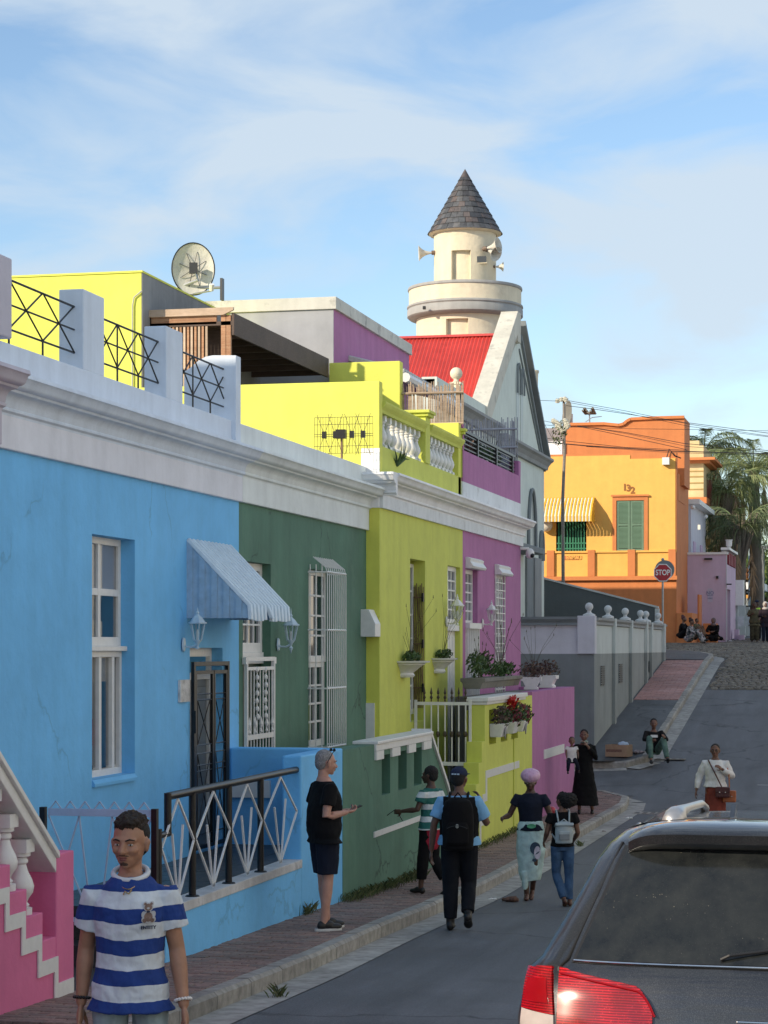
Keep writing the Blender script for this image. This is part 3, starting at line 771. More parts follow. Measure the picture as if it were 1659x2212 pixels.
for i in range(nr):
    y0_, y1_ = ay0+stp*i, ay0+stp*(i+1); b = MB(); prof = []
    for fk, hk in ((0, 0), (.07, .03), (.12, .034), (.52, .034), (.58, .03), (.66, 0), (1, 0)): prof.append((y0_+stp*fk, hk))
    V = []
    end = Vector((A4.x+.01, 0, A4.z+rnd.uniform(-.01, .01)))
    for (P_, nn) in ((Vector((A1.x, 0, A1.z)), nrm), (Vector((A3.x, 0, A3.z)), (nrm+Vector((1, 0, 0))).normalized()), (end, Vector((1, 0, 0)))):
        for (yy, h) in prof:
            q = P_+nn*h
            if P_ is end and i == 5: V.append((q.x+.03, yy+.05, q.z+.02))
            else: V.append((q.x, yy, q.z))
    fs = [(r_*7+k, r_*7+k+1, (r_+1)*7+k+1, (r_+1)*7+k) for r_ in range(2) for k in range(6)]
    n_ = len(V); V += [(x-nrm.x*.004-.002, y, z-nrm.z*.004) for x, y, z in V]
    fs += [tuple(n_+j for j in reversed(f)) for f in fs]
    b.add(V, fs); b.build('awning_strip', M_awn, aw, smooth=True)
# ---- wall lamps
M_lampg = glassmat('lantern_glass', (.3, .33, .33), .5, .15)
def lantern(name, label, P_, s, mat, group, tail=False):
    """P_: point on wall of the bracket plate; lantern stands out along +x"""
    t = thing(name, label, 'wall lamp', P_, group=group)
    x, y, z = P_
    MB().lathe([(0, 0), (.055*s, .01), (.05*s, .03*s), (0, .04*s)], (0, 0, 0), 12).build('wall_plate', mat, t, smooth=True, local=True)
    pl = t.children[0]; pl.rotation_euler = (0, R(90), 0); pl.scale = (1.7, 1, 1)
    ax = x+.2*s
    MB().tube([(x, y, z), (x+.06*s, y, z-.03*s), (x+.13*s, y, z-.03*s), (ax, y, z+.0)], [.018*s, .014*s, .014*s, .02*s], 8).build('arm', mat, t, smooth=True)
    b = MB(); b.lathe([(0, -.13*s if tail else -.06*s), (.012*s, -.09*s if tail else -.05*s), (.03*s, -.05*s), (.012*s, -.02*s), (.03*s, .02*s), (.055*s, .05*s), (.06*s, .06*s), (0, .06*s)], (ax, y, z), 12); b.build('base', mat, t, smooth=True)
    b = MB(); h0, h1, r0, r1 = .06*s, .27*s, .055*s, .10*s
    for k in range(6):
        a = math.pi*2*k/6
        b.bar((ax+r0*math.cos(a), y+r0*math.sin(a), z+h0), (ax+r1*math.cos(a), y+r1*math.sin(a), z+h1), .012*s)
    fr = b.build('cage', mat, t)
    MB().lathe([(r0*.93, h0), (r1*.93, h1)], (ax, y, z), 6).build('glass', M_lampg, t)
    MB().lathe([(0, h0), (.02*s, h0), (.025*s, h0+.09*s), (.0, h0+.14*s)], (ax, y, z), 8).build('bulb', M_wpaint, t, smooth=True)
    b = MB(); b.lathe([(0, h1-.005), (.125*s, h1-.005), (.125*s, h1+.008), (.10*s, h1+.02*s), (.06*s, h1+.075*s), (.03*s, h1+.10*s), (.018*s, h1+.115*s), (.026*s, h1+.135*s), (.012*s, h1+.155*s), (.008*s, h1+.19*s), (0, h1+(.25 if tail else .2)*s)], (ax, y, z), 6)
    b.build('cap', mat, t)
    return t
M_lampb = plain('pale_blue_lamp_enamel', (.52, .66, .76), .35)
lg = 'wall lanterns beside the house doors'
p1 = onX(cD(130, 1050), HX); lantern('wall_lantern', 'pale blue lantern on the blue wall under the awning side', (HX+.005, p1.y, p1.z), .86, M_lampb, lg)
p1 = onX(cD(858, 1050), HX); lantern('wall_lantern', 'pale blue lantern with pointed tail on the green wall', (HX+.005, p1.y, p1.z), .9, M_lampb, lg, True)
# GREEN HOUSE
green = thing('house', 'dark green cottage with a barred tall window between the blue and the lime houses', 'house', (HX, 28, -3))
gd = onX(cD(597, 405), HX), onX(cD(812, 430), HX); GZ = onX(cD(700, 1855), HX).z-.75
gw0, gw1 = onX(cD(1104, 465), HX), onX(cD(1222, 1835), HX)
gwy1 = onX(cD(1300, 500), HX).y
ops = [(gd[0].y, gd[1].y, STZ-.1, gd[0].z), (gw0.y, gwy1, gw1.z-.0, gw0.z)]
MB().wall('x', HX, HX-.5, Y_GREEN, Y_YEL-.003, -3.1, 1.74, ops).build('wall', M_green, green)
cornice_run(green, Y_GREEN, Y_YEL-.02, HX, 2.34, 1.72, stucco('pale_green_white_plaster', (.78, .83, .82), .7, .2, .14, .08), stucco('green_tint_white', (.78, .83, .82), .7, .2, .12, .08), caplast=.0)
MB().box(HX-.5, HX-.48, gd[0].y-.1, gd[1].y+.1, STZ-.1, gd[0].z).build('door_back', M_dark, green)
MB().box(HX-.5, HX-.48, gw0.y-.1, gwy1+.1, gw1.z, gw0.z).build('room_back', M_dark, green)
zf = onX(cD(700, 1110), HX-.1).z
window(green, 'fanlight', HX-.11, gd[0].y, gd[1].y, zf, gd[0].z, 4, 4, fw=.09, bw=.025, d=.06)
b = MB(); b.box(HX-.17, HX-.09, gd[0].y, gd[1].y, zf-.14, zf); b.build('door_lintel', M_wpaint, green, bevel=.005)
b = MB(); b.box(HX-.19, HX-.13, gd[0].y, gd[1].y, STZ-.1, zf-.14); d_ = b.build('door', plain('dark_green_door', (.02, .05, .035), .4), green)
window(green, 'window', HX-.12, gw0.y, gwy1, (gw0.z+gw1.z)/2-.05, gw0.z, 3, 4, fw=.07, bw=.028, d=.06, label='white sash window with small panes, upper half')
window(green, 'window', HX-.14, gw0.y, gwy1, gw1.z, (gw0.z+gw1.z)/2-.05, 3, 4, fw=.07, bw=.028, d=.06, label='white sash window with small panes, lower half')
# white bowed window grille
gr = thing('window_grille', 'white bowed iron grille over the tall window of the green cottage', 'grille', (HX, gw0.y+.5, 0))
gz = [onX(cD(1100, y), HX).z for y in (492, 937, 1387, 1840)]
ga, gb = onX(cD(1098, 500), HX).y, onX(cD(1100, 500), HX).y+1.02
prj = .26
xr = HX+prj
for z in gz:
    MB().tube([(HX, ga, z), (xr, ga+.02, z), (xr, gb, z), (HX, gb, z)], .013, 6).build('rail', M_wpaint, gr)
nb = 10
for i in range(nb):
    y = ga+.02+(gb-ga-.02)*i/(nb-1)
    MB().tube([(HX+.08, y-.05, gz[0]+.20), (xr-.02, y, gz[0]+.06), (xr, y, gz[0]-.03), (xr, y, gz[-1])], .0085, 6).build('bar', M_wpaint, gr, smooth=True)
for i in range(3):
    x = HX+prj*(i+.3)/3.2; MB().tube([(x, ga+.02, gz[0]+.1), (x, ga+.02, gz[-1])], .008, 6).build('bar', M_wpaint, gr)
# white door gate on green
wg = thing('security_gate', 'white iron security gate across the door of the green cottage', 'gate', (HX+.03, gd[0].y+.5, STZ))
wa, wb = onX(cD(597, 1500), HX).y, onX(cD(815, 1500), HX).y; wz = onX(cD(700, 1145), HX).z; X = HX+.035; zb_ = STZ-.08
b = MB(); b.box(X-.02, X+.02, wa, wa+.05, zb_, wz); b.box(X-.02, X+.02, wb-.05, wb, zb_, wz); b.box(X-.02, X+.02, wa+.05, wb-.05, wz-.05, wz); b.box(X-.018, X+.018, wa+.05, wb-.05, wz-.16, wz-.12); b.build('frame', M_wpaint, wg)
for i in range(9):
    y = wa+.09+(wb-wa-.18)*i/8; MB().tube([(X, y, zb_), (X, y, wz-.14)], .009, 6).build('bar', M_wpaint, wg)
zr = onX(cD(700, 1755), HX).z; MB().box(X-.015, X+.015, wa+.05, wb-.05, zr-.03, zr+.03).build('rail', M_wpaint, wg)
for i in range(5):
    y = wa+.12+(wb-wa-.24)*i/4; MB().lathe([(0, 0), (.02, .03), (.008, .07), (.028, .12), (0, .22)], (X+.012, y, zr+.03), 6).build('spearhead', M_wpaint, wg)
zo = onX(cD(700, 1420), HX).z
for f in (.36, .66):
    y = wa+(wb-wa)*f
    b = MB()
    for k in range(7): b.ball((X+.014, y+(.0 if k % 2 else .018)*(1 if k % 4 else -1), zo+.28-.095*k), .028, 8, 5, 1.4)
    b.build('ornament', M_wpaint, wg, smooth=True)
for z in (zr-.25, zo+.35): 
    for y in (wa-.05, wb): MB().box(X-.03, X+.02, y, y+.05, z, z+.08).build('lug', M_wpaint, wg)
# STOEPS (blue, green)
bst = thing('stoep', 'raised blue stoep with dark tiled floor and tall end wall before the blue cottage', 'stoep', (-6.8, 21, -2.9))
YS0 = 18.35; YBP = onX(cH(180, 400), WX).y; YBE = onX(cH(518, 400), WX).y; ZT = -1.178
MB().box(WX-.2, WX, YS0, YBP, -3.35, STZ-.09).build('low_wall', M_blue, bst)
MB().box(WX-.2, WX+.012, YS0, YBP, STZ-.09, STZ+.0).build('white_edge', stucco('worn_white_edge', (.60, .60, .60), .8, .4, .2, .2, stain=((.06, .06, .06), .8), scale=2.5), bst, bevel=.006)
b = MB(); b.box(WX-.22, WX, YBP, YBE, -3.4, ZT); b.box(HX, WX-.22, YBE-.24, YBE, -3.4, ZT+.004)
b.build('end_wall', M_blue, bst, bevel=.02)
M_floor = plain('dark_tile_floor', (.05, .053, .056), .4, var=.35, sc=5, b=.1)
for i in range(4):
    for j in range(14):
        x0 = HX+.0+(WX-.2-HX)*i/4; y0 = YS0+(YBE-.24-YS0)*j/14
        MB().box(x0+.003, x0+(WX-.2-HX)/4-.003, y0+.003, y0+(YBE-.24-YS0)/14-.003, STZ-.02, STZ-.0+rnd.uniform(-.0015, .0015)).build('floor_tile', M_floor, bst)
MB().box(HX, WX-.2, YS0, YBE-.24, -3.3, STZ-.012).build('floor_slab', M_joint, bst)
MB().box(HX+.0, HX+.5, YBE-.3, YBE-.245, -1.75, -1.55).build('bench_bracket', M_wpaint, bst)
MB().box(HX, WX-.3, YS0-.35, YS0, -3.3, -2.6).build('step', M_floor, bst)
# railing
rl = thing('stoep_railing', 'black handrail with white diamond iron infill on the blue stoep edge', 'railing', (WX-.1, 20.5, STZ))
XR = WX-.06; zh = -1.33
yr0 = onX(cM(262, 690), XR).y; yr1 = YBP+.0
posts = [onX(cM(172, 900), XR).y, onX(cM(492, 900), XR).y, onX(cM(830, 900), XR).y, onX(cM(1128, 900), XR).y, YBP-.02]
b = MB(); b.tube([(XR, yr0, zh), (XR, yr1+.0, zh)], .036, 10); b.tube([(XR, yr0, zh+.03), (XR, yr0, zh-.33)], .034, 10); b.tube([(XR, yr0+.03, zh-.33), (XR, posts[0], zh-.33)], .03, 10)
b.build('handrail', M_iron, rl, smooth=True)
for i, y in enumerate(posts[:-1]):
    MB().tube([(XR, y, STZ), (XR, y, zh if i else zh-.27)], .034, 10).build('post', M_iron, rl, smooth=True)
    MB().lathe([(0, 0), (.07, 0), (.06, .012), (0, .014)], (XR, y, STZ), 12).build('post_foot', M_iron, rl)
for i in range(4):
    a, c_ = posts[i]+.03, posts[i+1]-.02; m_ = (a+c_)/2; zt2, zb2, zm = zh-.04, STZ+.03, (zh+STZ)/2+.04; xo = XR+.02
    for P_, Q_ in (((m_, zt2), (a, zm)), ((m_, zt2), (c_, zm)), ((a, zm), (m_, zb2)), ((c_, zm), (m_, zb2)), ((m_-.012, zb2), (m_-(m_-a)*.36, zt2-.3)), ((m_+.012, zb2), (m_+(c_-m_)*.3, zt2-.24))):
        MB().bar((xo, P_[0], P_[1]), (xo, Q_[0], Q_[1]), .018, .018, up=(1, 0, 0)).build('infill_bar', M_wpaint, rl)
# gate of the stoep
sg = thing('stoep_gate', 'low white iron gate with zigzag top between black posts', 'gate', (-6.9, YS0-.15, STZ-.2))
yg = YS0-.12; q0 = onY(cC(352, 360), yg); q1 = onY(cC(1100, 360), yg); zb2 = q0.z-.95
for q in (q0.x-.05, q1.x+.03): MB().box(q-.025, q+.025, yg-.03, yg+.03, zb2-.15, q0.z+.04).build('post', M_iron, sg)
MB().box(q0.x, q1.x, yg-.012, yg+.012, q0.z-.035, q0.z+.03).build('top_bar', M_bpaint, sg)
for i in range(7):
    x0 = q0.x+(q1.x-q0.x)*i/7; x1 = q0.x+(q1.x-q0.x)*(i+1)/7
    b = MB(); b.bar((x0+.02, yg, q0.z+.03), ((x0+x1)/2, yg, q0.z+.095), .012); b.bar(((x0+x1)/2, yg, q0.z+.095), (x1-.02, yg, q0.z+.03), .012); b.build('zigzag_bar', M_bpaint, sg)
for xa, xb in ((0, .42), (.3, .42), (.62, .5), (.30, .0), (.62, 1.0), (1, .58)):
    MB().bar((q0.x+(q1.x-q0.x)*xa, yg, q0.z-.03), (q0.x+(q1.x-q0.x)*xb, yg, zb2), .014).build('fan_bar', M_bpaint, sg)
MB().box(q0.x, q1.x, yg-.012, yg+.012, zb2-.02, zb2+.02).build('bottom_bar', M_bpaint, sg)
# green stoep
gs = thing('stoep', 'dark green stoep wall with three slots under a white coping', 'stoep', (-6.8, 27.5, -3.1))
YG0, YG1 = YBE+.005, onX(cH(1225, 240), WX).y; yc0 = onX(cH(775, 280), WX).y
slots = [(onX(cH(a, 600), WX).y, onX(cH(c_, 600), WX).y, onX(cH(836, 690), WX).z, -1.36) for a, c_ in ((836, 905), (971, 1040), (1099, 1163))]
MB().wall('x', WX, WX-.24, YG0, YG1, -3.5, -1.205, slots).build('wall', M_green, gs, bevel=.01)
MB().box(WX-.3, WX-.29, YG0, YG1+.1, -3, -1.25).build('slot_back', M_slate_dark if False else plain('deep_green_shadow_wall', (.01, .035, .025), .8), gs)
b = MB(); b.box(WX-.28, WX+.05, yc0, YG1+.05, -1.204, -1.165); b.box(WX-.26, WX+.03, yc0, YG1+.02, -1.29, -1.2045)
b.build('coping', M_wpaint, gs, bevel=.008)
for (a, c_) in ((yc0, slots[0][0]), (slots[0][1], slots[1][0]), (slots[1][1], slots[2][0]), (slots[2][1], YG1+.02)):
    MB().box(WX+.001, WX+.03, a, c_, -1.40, -1.291).build('dentil', M_wpaint, gs)
zbnd = onX(cH(770, 1010), WX).z
MB().box(WX, WX+.014, onX(cH(768, 1000), WX).y, YG1, zbnd-.035, zbnd+.035).build('white_band', M_wpaint, gs)
e2 = onX(cH(1370, 640), WX)
MB().prism([(YG1, -3.4), (YG1, -1.21), (e2.y, e2.z), (e2.y+.55, e2.z-.6), (e2.y+.55, -3.4)], 'x', WX-.22, WX-.002).build('stair_wall', M_green, gs)
b = MB(); V = []
for (y, z) in ((YG1-.02, -1.2), (e2.y, e2.z+.01), (e2.y+.6, e2.z-.63)):
    for (x, dz) in ((WX-.25, 0), (WX+.03, 0), (WX+.03, .07), (WX-.25, .07)): V.append((x, y, z+dz))
b.add(V, [(0, 3, 2, 1), (8, 9, 10, 11)]+[(i+4*k, (i+1) % 4+4*k, (i+1) % 4+4+4*k, i+4+4*k) for k in range(2) for i in range(4)]); b.build('stair_coping', M_wpaint, gs)
MB().box(HX, WX-.31, YG0, YG1+1, -3.4, -2.35).build('floor', M_floor, gs)
# LIME / YELLOW HOUSE
yel = thing('house', 'lime yellow house with white balustrade terrace above its cornice', 'house', (YX, 34.5, -3.1))
o1 = (onX(cG(396, 550), YX), onX(cG(505, 1590), YX)); o2 = (onX(cG(668, 600), YX), onX(cG(760, 1840), YX))
YPB = onX(cG(777, 500), YX).y
ops = [(o1[0].y, o1[1].y, o1[1].z-.3, o1[0].z), (o2[0].y, o2[1].y, -2.5, o2[0].z)]
Yf = Y_YEL+.0
cz = onX(cG(200, 190), YX).z           # bottom of frieze
ctz = onX(cE(1400, 1545), YX+.3).z     # top of cornice
MB().wall('x', YX, YX-.5, Yf, YPB, -3.2, cz+.02, ops).build('wall', M_lime, yel)
MB().box(-17, YX-.502, Yf-.0, Yf+.28, -3.2, ctz-.0).build('side_wall', M_yellow, yel)
MB().box(HX-.1, YX+.002, Yf-.005, Yf-.001, -3.2, cz).build('corner_face', M_yellow, yel)
b = MB(); b.prism([(YX+o, z) for o, z in cornice_prof(ctz, cz)], 'y', Yf, YPB); b.build('cornice', white, yel, smooth=True)
MB().box(YX-.02, YX+.05, Yf, YPB, cz, ctz-.32).build('frieze', stucco('cool_white_plaster', (.76, .80, .82), .75, .2, .16, .08, stain=((.45, .46, .46), .6)), yel)
# return of the cornice round the corner
MB().box(YX-.3, YX+.0, Yf-.05, Yf, cz, ctz-.32).build('frieze_return', white, yel)
b = MB(); b.prism([(Yf-o*.9, z) for o, z in cornice_prof(ctz, cz)], 'x', YX-.3, YX+.27); b.build('cornice_return', white, yel, smooth=True)
# terrace walls of the yellow house
t0 = onY(cE(190, 860), Yf-.0); t1 = onY(cE(1345, 828), Yf)
ZTW = t1.z
MB().box(YX-.0-6.5, YX+.0, Yf-.004, Yf+.2, ctz-.01 if False else 2.1, ZTW).build('terrace_wall', M_yellow, yel, bevel=.012)
pW = onY(cE(1185, 1380), Yf-.02); pE = onY(cE(1340, 1500), Yf-.02)
MB().box(pW.x, YX+.004, Yf-.012, Yf-.002, ctz, pW.z).build('white_patch', white, yel)
blk = onY(cA(925, 287), Yf)
XB = blk.x
MB().box(XB-9, XB, Yf-.002, Y_PUR-.01, 1.8, blk.z).build('upper_room', M_yellow, yel, bevel=.012)
MB().box(XB-.0+.001, XB+.012, Yf+.0, Y_PUR-.01, 1.8, blk.z-.003).build('room_side', stucco('bare_grey_render', (.25, .255, .26), .9, .4, .25, .2), yel)
MB().box(XB-9.02, XB+.02, Yf-.02, Y_PUR, blk.z, blk.z+.03).build('room_coping', M_yellow, yel)
MB().box(XB-6, YX-.2, Yf+.3, Y_PUR, 2.2, 2.35).build('terrace_floor', M_greyw, yel)
c_pipe = [onY(cA(x, y), Yf-.03) for x, y in ((928, 405), (905, 425), (875, 450), (866, 500), (864, 1030))]
MB().tube(c_pipe, .012, 6).build('conduit', plain('grey_conduit', (.5, .5, .4), .5), yel)
# balustrade on the front
XBAL = YX-.12
zrt = onX(cO(515, 410), XBAL).z; zrb = onX(cO(470, 765), XBAL).z
bl = thing('balustrade', 'terrace balustrade of turned white balusters under a lime green rail', 'balustrade', (XBAL, 34.5, ctz))
MB().box(XBAL-.12, XBAL+.10, Yf+.22, YPB-.02, ctz+.002, zrb).build('plinth', M_lime, bl, bevel=.01)
yp = [Yf+.2, onX(cO(470, 600), XBAL).y, onX(cO(512, 600), XBAL).y, onX(cO(815, 700), XBAL).y, YPB-.03]
for (a, c_) in ((yp[1], yp[2]), (yp[3], yp[4])):
    MB().box(XBAL-.14, XBAL+.12, a, c_, zrb, zrt+.10).build('pillar', M_lime, bl, bevel=.01)
    b = MB(); b.box(XBAL-.2, XBAL+.17, a-.05, c_+.05, zrt+.1, zrt+.15); b.box(XBAL-.24, XBAL+.2, a-.1, c_+.08, zrt+.15, zrt+.2); b.build('pillar_cap', M_lime, bl, bevel=.01)
for (a, c_) in ((yp[0], yp[1]), (yp[2], yp[3])):
    b = MB(); b.prism([(XBAL-.12, zrt-.16), (XBAL+.10, zrt-.16), (XBAL+.11, zrt-.12), (XBAL+.15, zrt-.07), (XBAL+.17, zrt-.03), (XBAL+.17, zrt), (XBAL-.16, zrt), (XBAL-.16, zrt-.05)], 'y', a, c_); b.build('rail', M_lime, bl)
    n = 9 if a == yp[0] else 9
    for i in range(n):
        y = a+(c_-a)*(i+.5)/n; Hh = zrt-.16-zrb
        if i == 0 and a == yp[0]:
            bb = baluster_mesh('baluster', Hh, .95, None, bl); o = bb
        else: o = link('baluster', bb.data, bl)
        o.location = worldmat(bl).inverted() @ Vector((XBAL-.01, y, zrb))
        MB().box(XBAL-.07, XBAL+.06, y-.07, y+.07, zrb, zrb+.05).build('baluster_foot', M_wpaint, bl)
# upper yellow wall at the party line, purple box room, grey side
pb0 = onY(cE(962, 245), Y_PUR); XP = pb0.x
pur = thing('house', 'mauve house next to the mosque with white lintels and roof terrace', 'house', (YX, 41, -3.1))
yu = onY(cE(1503, 665), Y_PUR-.25)
MB().box(XP-.02, yu.x, Y_PUR-.25, Y_PUR-.0, 2.2, yu.z).build('upper_wall', M_yellow, yel, bevel=.01)
zl = onY(cO(860, 390), Y_PUR-.2).z
MB().box(yu.x-.0, YX-.02, Y_PUR-.22, Y_PUR-.0, 2.2, zl).build('party_wall', M_yellow, yel)
zp = onY(cE(960, 245), Y_PUR).z; 
MB().box(XP-6, XP, Y_PUR, Y_END, 2.2, zp).build('roof_room', M_purple, pur)
MB().box(XP-6, XP-.0, Y_PUR-.02, Y_PUR-.0, 2.2, zp-.0).build('room_gable', M_greyw, pur)
b = MB(); b.box(XP-6, XP+.06, Y_PUR-.06, Y_END+.02, zp, zp+.22); b.build('roof_fascia', M_oldwhite, pur, bevel=.008)
# purple front wall
o3 = (onX(cG(798, 622), YX), onX(cG(885, 1310), YX)); o4 = (onX(cG(1010, 668), YX), onX(cG(1085, 1400), YX))
fl = -2.3
MB().wall('x', YX, YX-.5, YPB, Y_END, -3.2, cz+.02, [(o3[0].y, o3[1].y, fl, o3[0].z), (o4[0].y, o4[1].y, -1.15, o4[0].z)]).build('wall', M_purple, pur)
MB().box(-17, YX-.5, Y_END-.25, Y_END, -3.2, 3).build('side_wall', M_purple, pur)
b = MB(); b.prism([(YX+o, z) for o, z in cornice_prof(ctz, cz)], 'y', YPB, Y_END+.12); b.build('cornice', white, pur, smooth=True)
MB().box(YX-.02, YX+.05, YPB, Y_END+.04, cz, ctz-.32).build('frieze', MATS['cool_white_plaster'], pur)
zpw = onX(cO(880, 935), YX).z; zpt = onX(cO(890, 645), YX).z
MB().box(YX-.2, YX-.0, YPB, Y_END, ctz-.02, zpw).build('white_parapet', MATS['cool_white_plaster'], pur)
MB().box(YX-.2, YX-.003, YPB+.08, Y_END, zpw, zpt).build('parapet', M_purple, pur)
MB().box(YX-.2, YX+.01, YPB-.0, YPB+.08, zpw, onX(cO(878, 400), YX).z).build('corner_post', M_purple, pur)
MB().box(YX-.2, YX+.0, Y_END-.25, Y_END, zpt, zpt+.3).build('end_post', M_purple, pur)
MB().box(XP-4, YX-.2, Y_PUR, Y_END, 2.2, 2.4).build('terrace_floor', M_greyw, pur)
# railing on purple
pr = thing('terrace_railing', 'black square iron railing on the mauve parapet with plants behind', 'railing', (YX-.1, 41, zpt))
zr2 = onX(cO(882, 425), YX).z; 
for f in (.0,): MB().box(YX-.12, YX-.06, YPB+.1, Y_END-.2, zr2-.05, zr2).build('top_rail', M_iron, pr)
for k in range(1, 5): 
    z = zr2-(zr2-zpt)*k/5; MB().box(YX-.10, YX-.08, YPB+.1, Y_END-.2, z-.01, z+.012).build('rail', M_iron, pr)
for x_ in (1058, 1232, 1380):
    y = onX(cO(x_, 600), YX).y; MB().box(YX-.13, YX-.06, y-.05, y+.05, zpt, zr2-.05).build('post', M_iron, pr)
# window, doors of yellow + purple
M_bambg = plain('brown_iron', (.17, .11, .05), .6)
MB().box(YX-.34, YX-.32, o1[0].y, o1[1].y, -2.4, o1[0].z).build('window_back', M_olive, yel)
window(yel, 'window', YX-.19, o1[0].y, o1[1].y, o1[1].z-.2, o1[0].z-.05, 1, 6, fw=.06, bw=.03)
ag = thing('folding_gate', 'olive brown folding trellis gate in the lime wall recess', 'gate', (YX-.08, o1[0].y+.6, -1))
for i in range(7):
    y = o1[0].y+.62+(o1[1].y-o1[0].y-.75)*i/6; zt_ = o1[0].z-.42+.03*(i % 3)
    xb0 = YX-.175+.15*i/6
    pts = [(xb0+.006*math.sin(k*1.3+i), o1[1].y-.05+.01*math.sin(k*1.7+i*2), o1[1].z-.1+(zt_-o1[1].z+.1)*k/12) for k in range(13)]
    MB().tube(pts, .008, 5).build('bar', M_bambg, ag)
for k in (.12, .5, .9):
    z = o1[1].z+(o1[0].z-o1[1].z-.4)*k; MB().bar((YX-.18, o1[1].y-.06, z), (YX-.01, o1[1].y-.06, z), .02).build('rail', M_bambg, ag)
    MB().box(YX-.04, YX-.01, o1[1].y-.09, o1[1].y-.02, z-.07, z+.07).build('hinge', M_iron, ag)
def tall_door(par, o, X, zmid, zfl):
    window(par, 'fanlight', X, o[0].y, o[1].y, zmid, o[0].z, 3, 5, fw=.08, bw=.03, d=.07)
    MB().box(X-.08, X+.06, o[0].y, o[1].y, zmid-.1, zmid).build('door_lintel', M_wpaint, par, bevel=.006)
    d = MB().box(X-.06, X-.02, o[0].y, o[1].y, zfl, zmid-.1).build('door', M_wpaint, par)
    n = 4
    for i in range(n):
        a = o[0].y+.06+(o[1].y-o[0].y-.12)*i/n; MB().box(X-.022, X-.006, a+.03, a+(o[1].y-o[0].y-.12)/n-.03, zfl+.1, zmid-.2).build('door_panel', M_wpaint, d, bevel=.004)
    return d
zm2 = onX(cG(710, 1040), YX-.25).z
tall_door(yel, o2, YX-.075, zm2, -2.5)
tall_door(pur, o3, YX-.09, zm2-.0, fl)
window(pur, 'window', YX-.04, o4[0].y, o4[1].y, -1.15, o4[0].z, 3, 9, fw=.06, bw=.03)
for o in (o3, o4):
    b = MB(); b.prism([(YX, o[0].z), (YX+.13, o[0].z), (YX+.15, o[0].z+.04), (YX+.09, o[0].z+.12), (YX+.1, o[0].z+.17), (YX+.05, o[0].z+.20), (YX, o[0].z+.20)], 'y', o[0].y-.02, o[1].y+.12); b.build('lintel', M_wpaint, pur, bevel=.006)
g4 = thing('window_grille', 'white square grid grille over the mauve house window', 'grille', (YX+.02, o4[0].y+.3, 0))
for i in range(5): y = o4[0].y+(o4[1].y-o4[0].y-.15)*i/4; MB().bar((YX+.02, y, -1.1), (YX+.02, y, o4[0].z), .02).build('bar', M_wpaint, g4)
for i in range(18): z = -1.1+(o4[0].z+1.1)*i/17; MB().bar((YX+.025, o4[0].y, z), (YX+.025, o4[1].y-.15, z), .016).build('rail', M_wpaint, g4)
g3 = thing('door_gate', 'white slatted half gate at the mauve house door', 'gate', (YX+.02, o3[0].y+.3, fl))
zg3 = onX(cG(835, 1040), YX).z
MB().box(YX+.0, YX+.08, o3[0].y, o3[1].y, zg3-.05, zg3+.05).build('top_rail', M_wpaint, g3)
for i in range(7): y = o3[0].y+.03+(o3[1].y-o3[0].y-.06)*i/6; MB().bar((YX+.03, y, fl), (YX+.03, y, zg3-.05), .03).build('bar', M_wpaint, g3)
p1 = onX(cG(652, 1010), YX); lantern('wall_lantern', 'white lantern between the two doorways of the lime house', (YX+.005, p1.y, p1.z), 1.0, M_wpaint, lg)
p1 = onX(cG(915, 1020), YX); lantern('wall_lantern', 'white lantern on the mauve wall between door and window', (YX+.005, p1.y, p1.z), .9, M_wpaint, lg)
cm = thing('security_camera', 'white dome security camera under the end of the mauve cornice', 'camera', (YX+.1, Y_END+.05, cz-.1))
MB().tube([(YX, Y_END-.1, cz-.05), (YX+.18, Y_END-.05, cz-.05)], .03, 8).build('bracket', M_wpaint, cm)
MB().ball((YX+.2, Y_END-.05, cz-.15), .09, 12, 8, 1.2).build('dome', M_wpaint, cm, smooth=True); MB().ball((YX+.25, Y_END-.09, cz-.19), .05).build('lens', M_iron, cm, smooth=True)
# party wall end cap (white chamfered block) and meter door at the side of the yellow house
a = onX(cG(75, 992), HX); 
b = MB(); V0 = onX(cG(78, 1120), HX+.0); b.prism([(HX-.1, V0.z), (YX+.02, V0.z), (YX+.02, V0.z+.19), (YX-.08, V0.z+.40), (HX-.1, V0.z+.40)], 'y', Yf-.35, Yf-.02); b.build('wall_end_block', M_wpaint, green, bevel=.008)
q = onX(cG(78, 1600), HX+.02)
MB().box(HX+.0, HX+.13, Yf-.03, Yf-.004, -2.6, onY(cG(100, 1600), Yf).z).build('meter_door', M_wpaint, yel)
# yellow stoep & mauve stoep
ys = thing('stoep', 'lime yellow stoep wall stepping down with white zigzag band and flower slots', 'stoep', (-6.5, 36.5, -3.1))
yf0 = onX(cK(130, 400), WX).y; yf1 = onX(cK(542, 300), WX).y
sl3 = [(onX(cK(a, 200), WX).y, onX(cK(c_, 200), WX).y, onX(cK(230, 350), WX).z-.28, -1.0) for a, c_ in ((168, 228), (270, 326), (362, 418))]
ZY = -.86
MB().wall('x', WX, WX-.24, yf0, yf1, -3.4, ZY, sl3).build('wall', M_lime, ys)
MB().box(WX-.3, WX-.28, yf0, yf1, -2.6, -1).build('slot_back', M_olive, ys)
prev = yf0
for k, (x_, y_) in enumerate(((78, 490), (72, 610), (18, 745), (0, 880), (-40, 1010))):
    q = onX(cK(x_+0, y_), WX)
    yy = yf0-.26*(k+1)
    MB().box(WX-.24, WX, yy, prev-.0005, -3.4, onX(cK(100, 490), WX).z-.32*k).build('stepped_wall', M_lime, ys)
    prev = yy
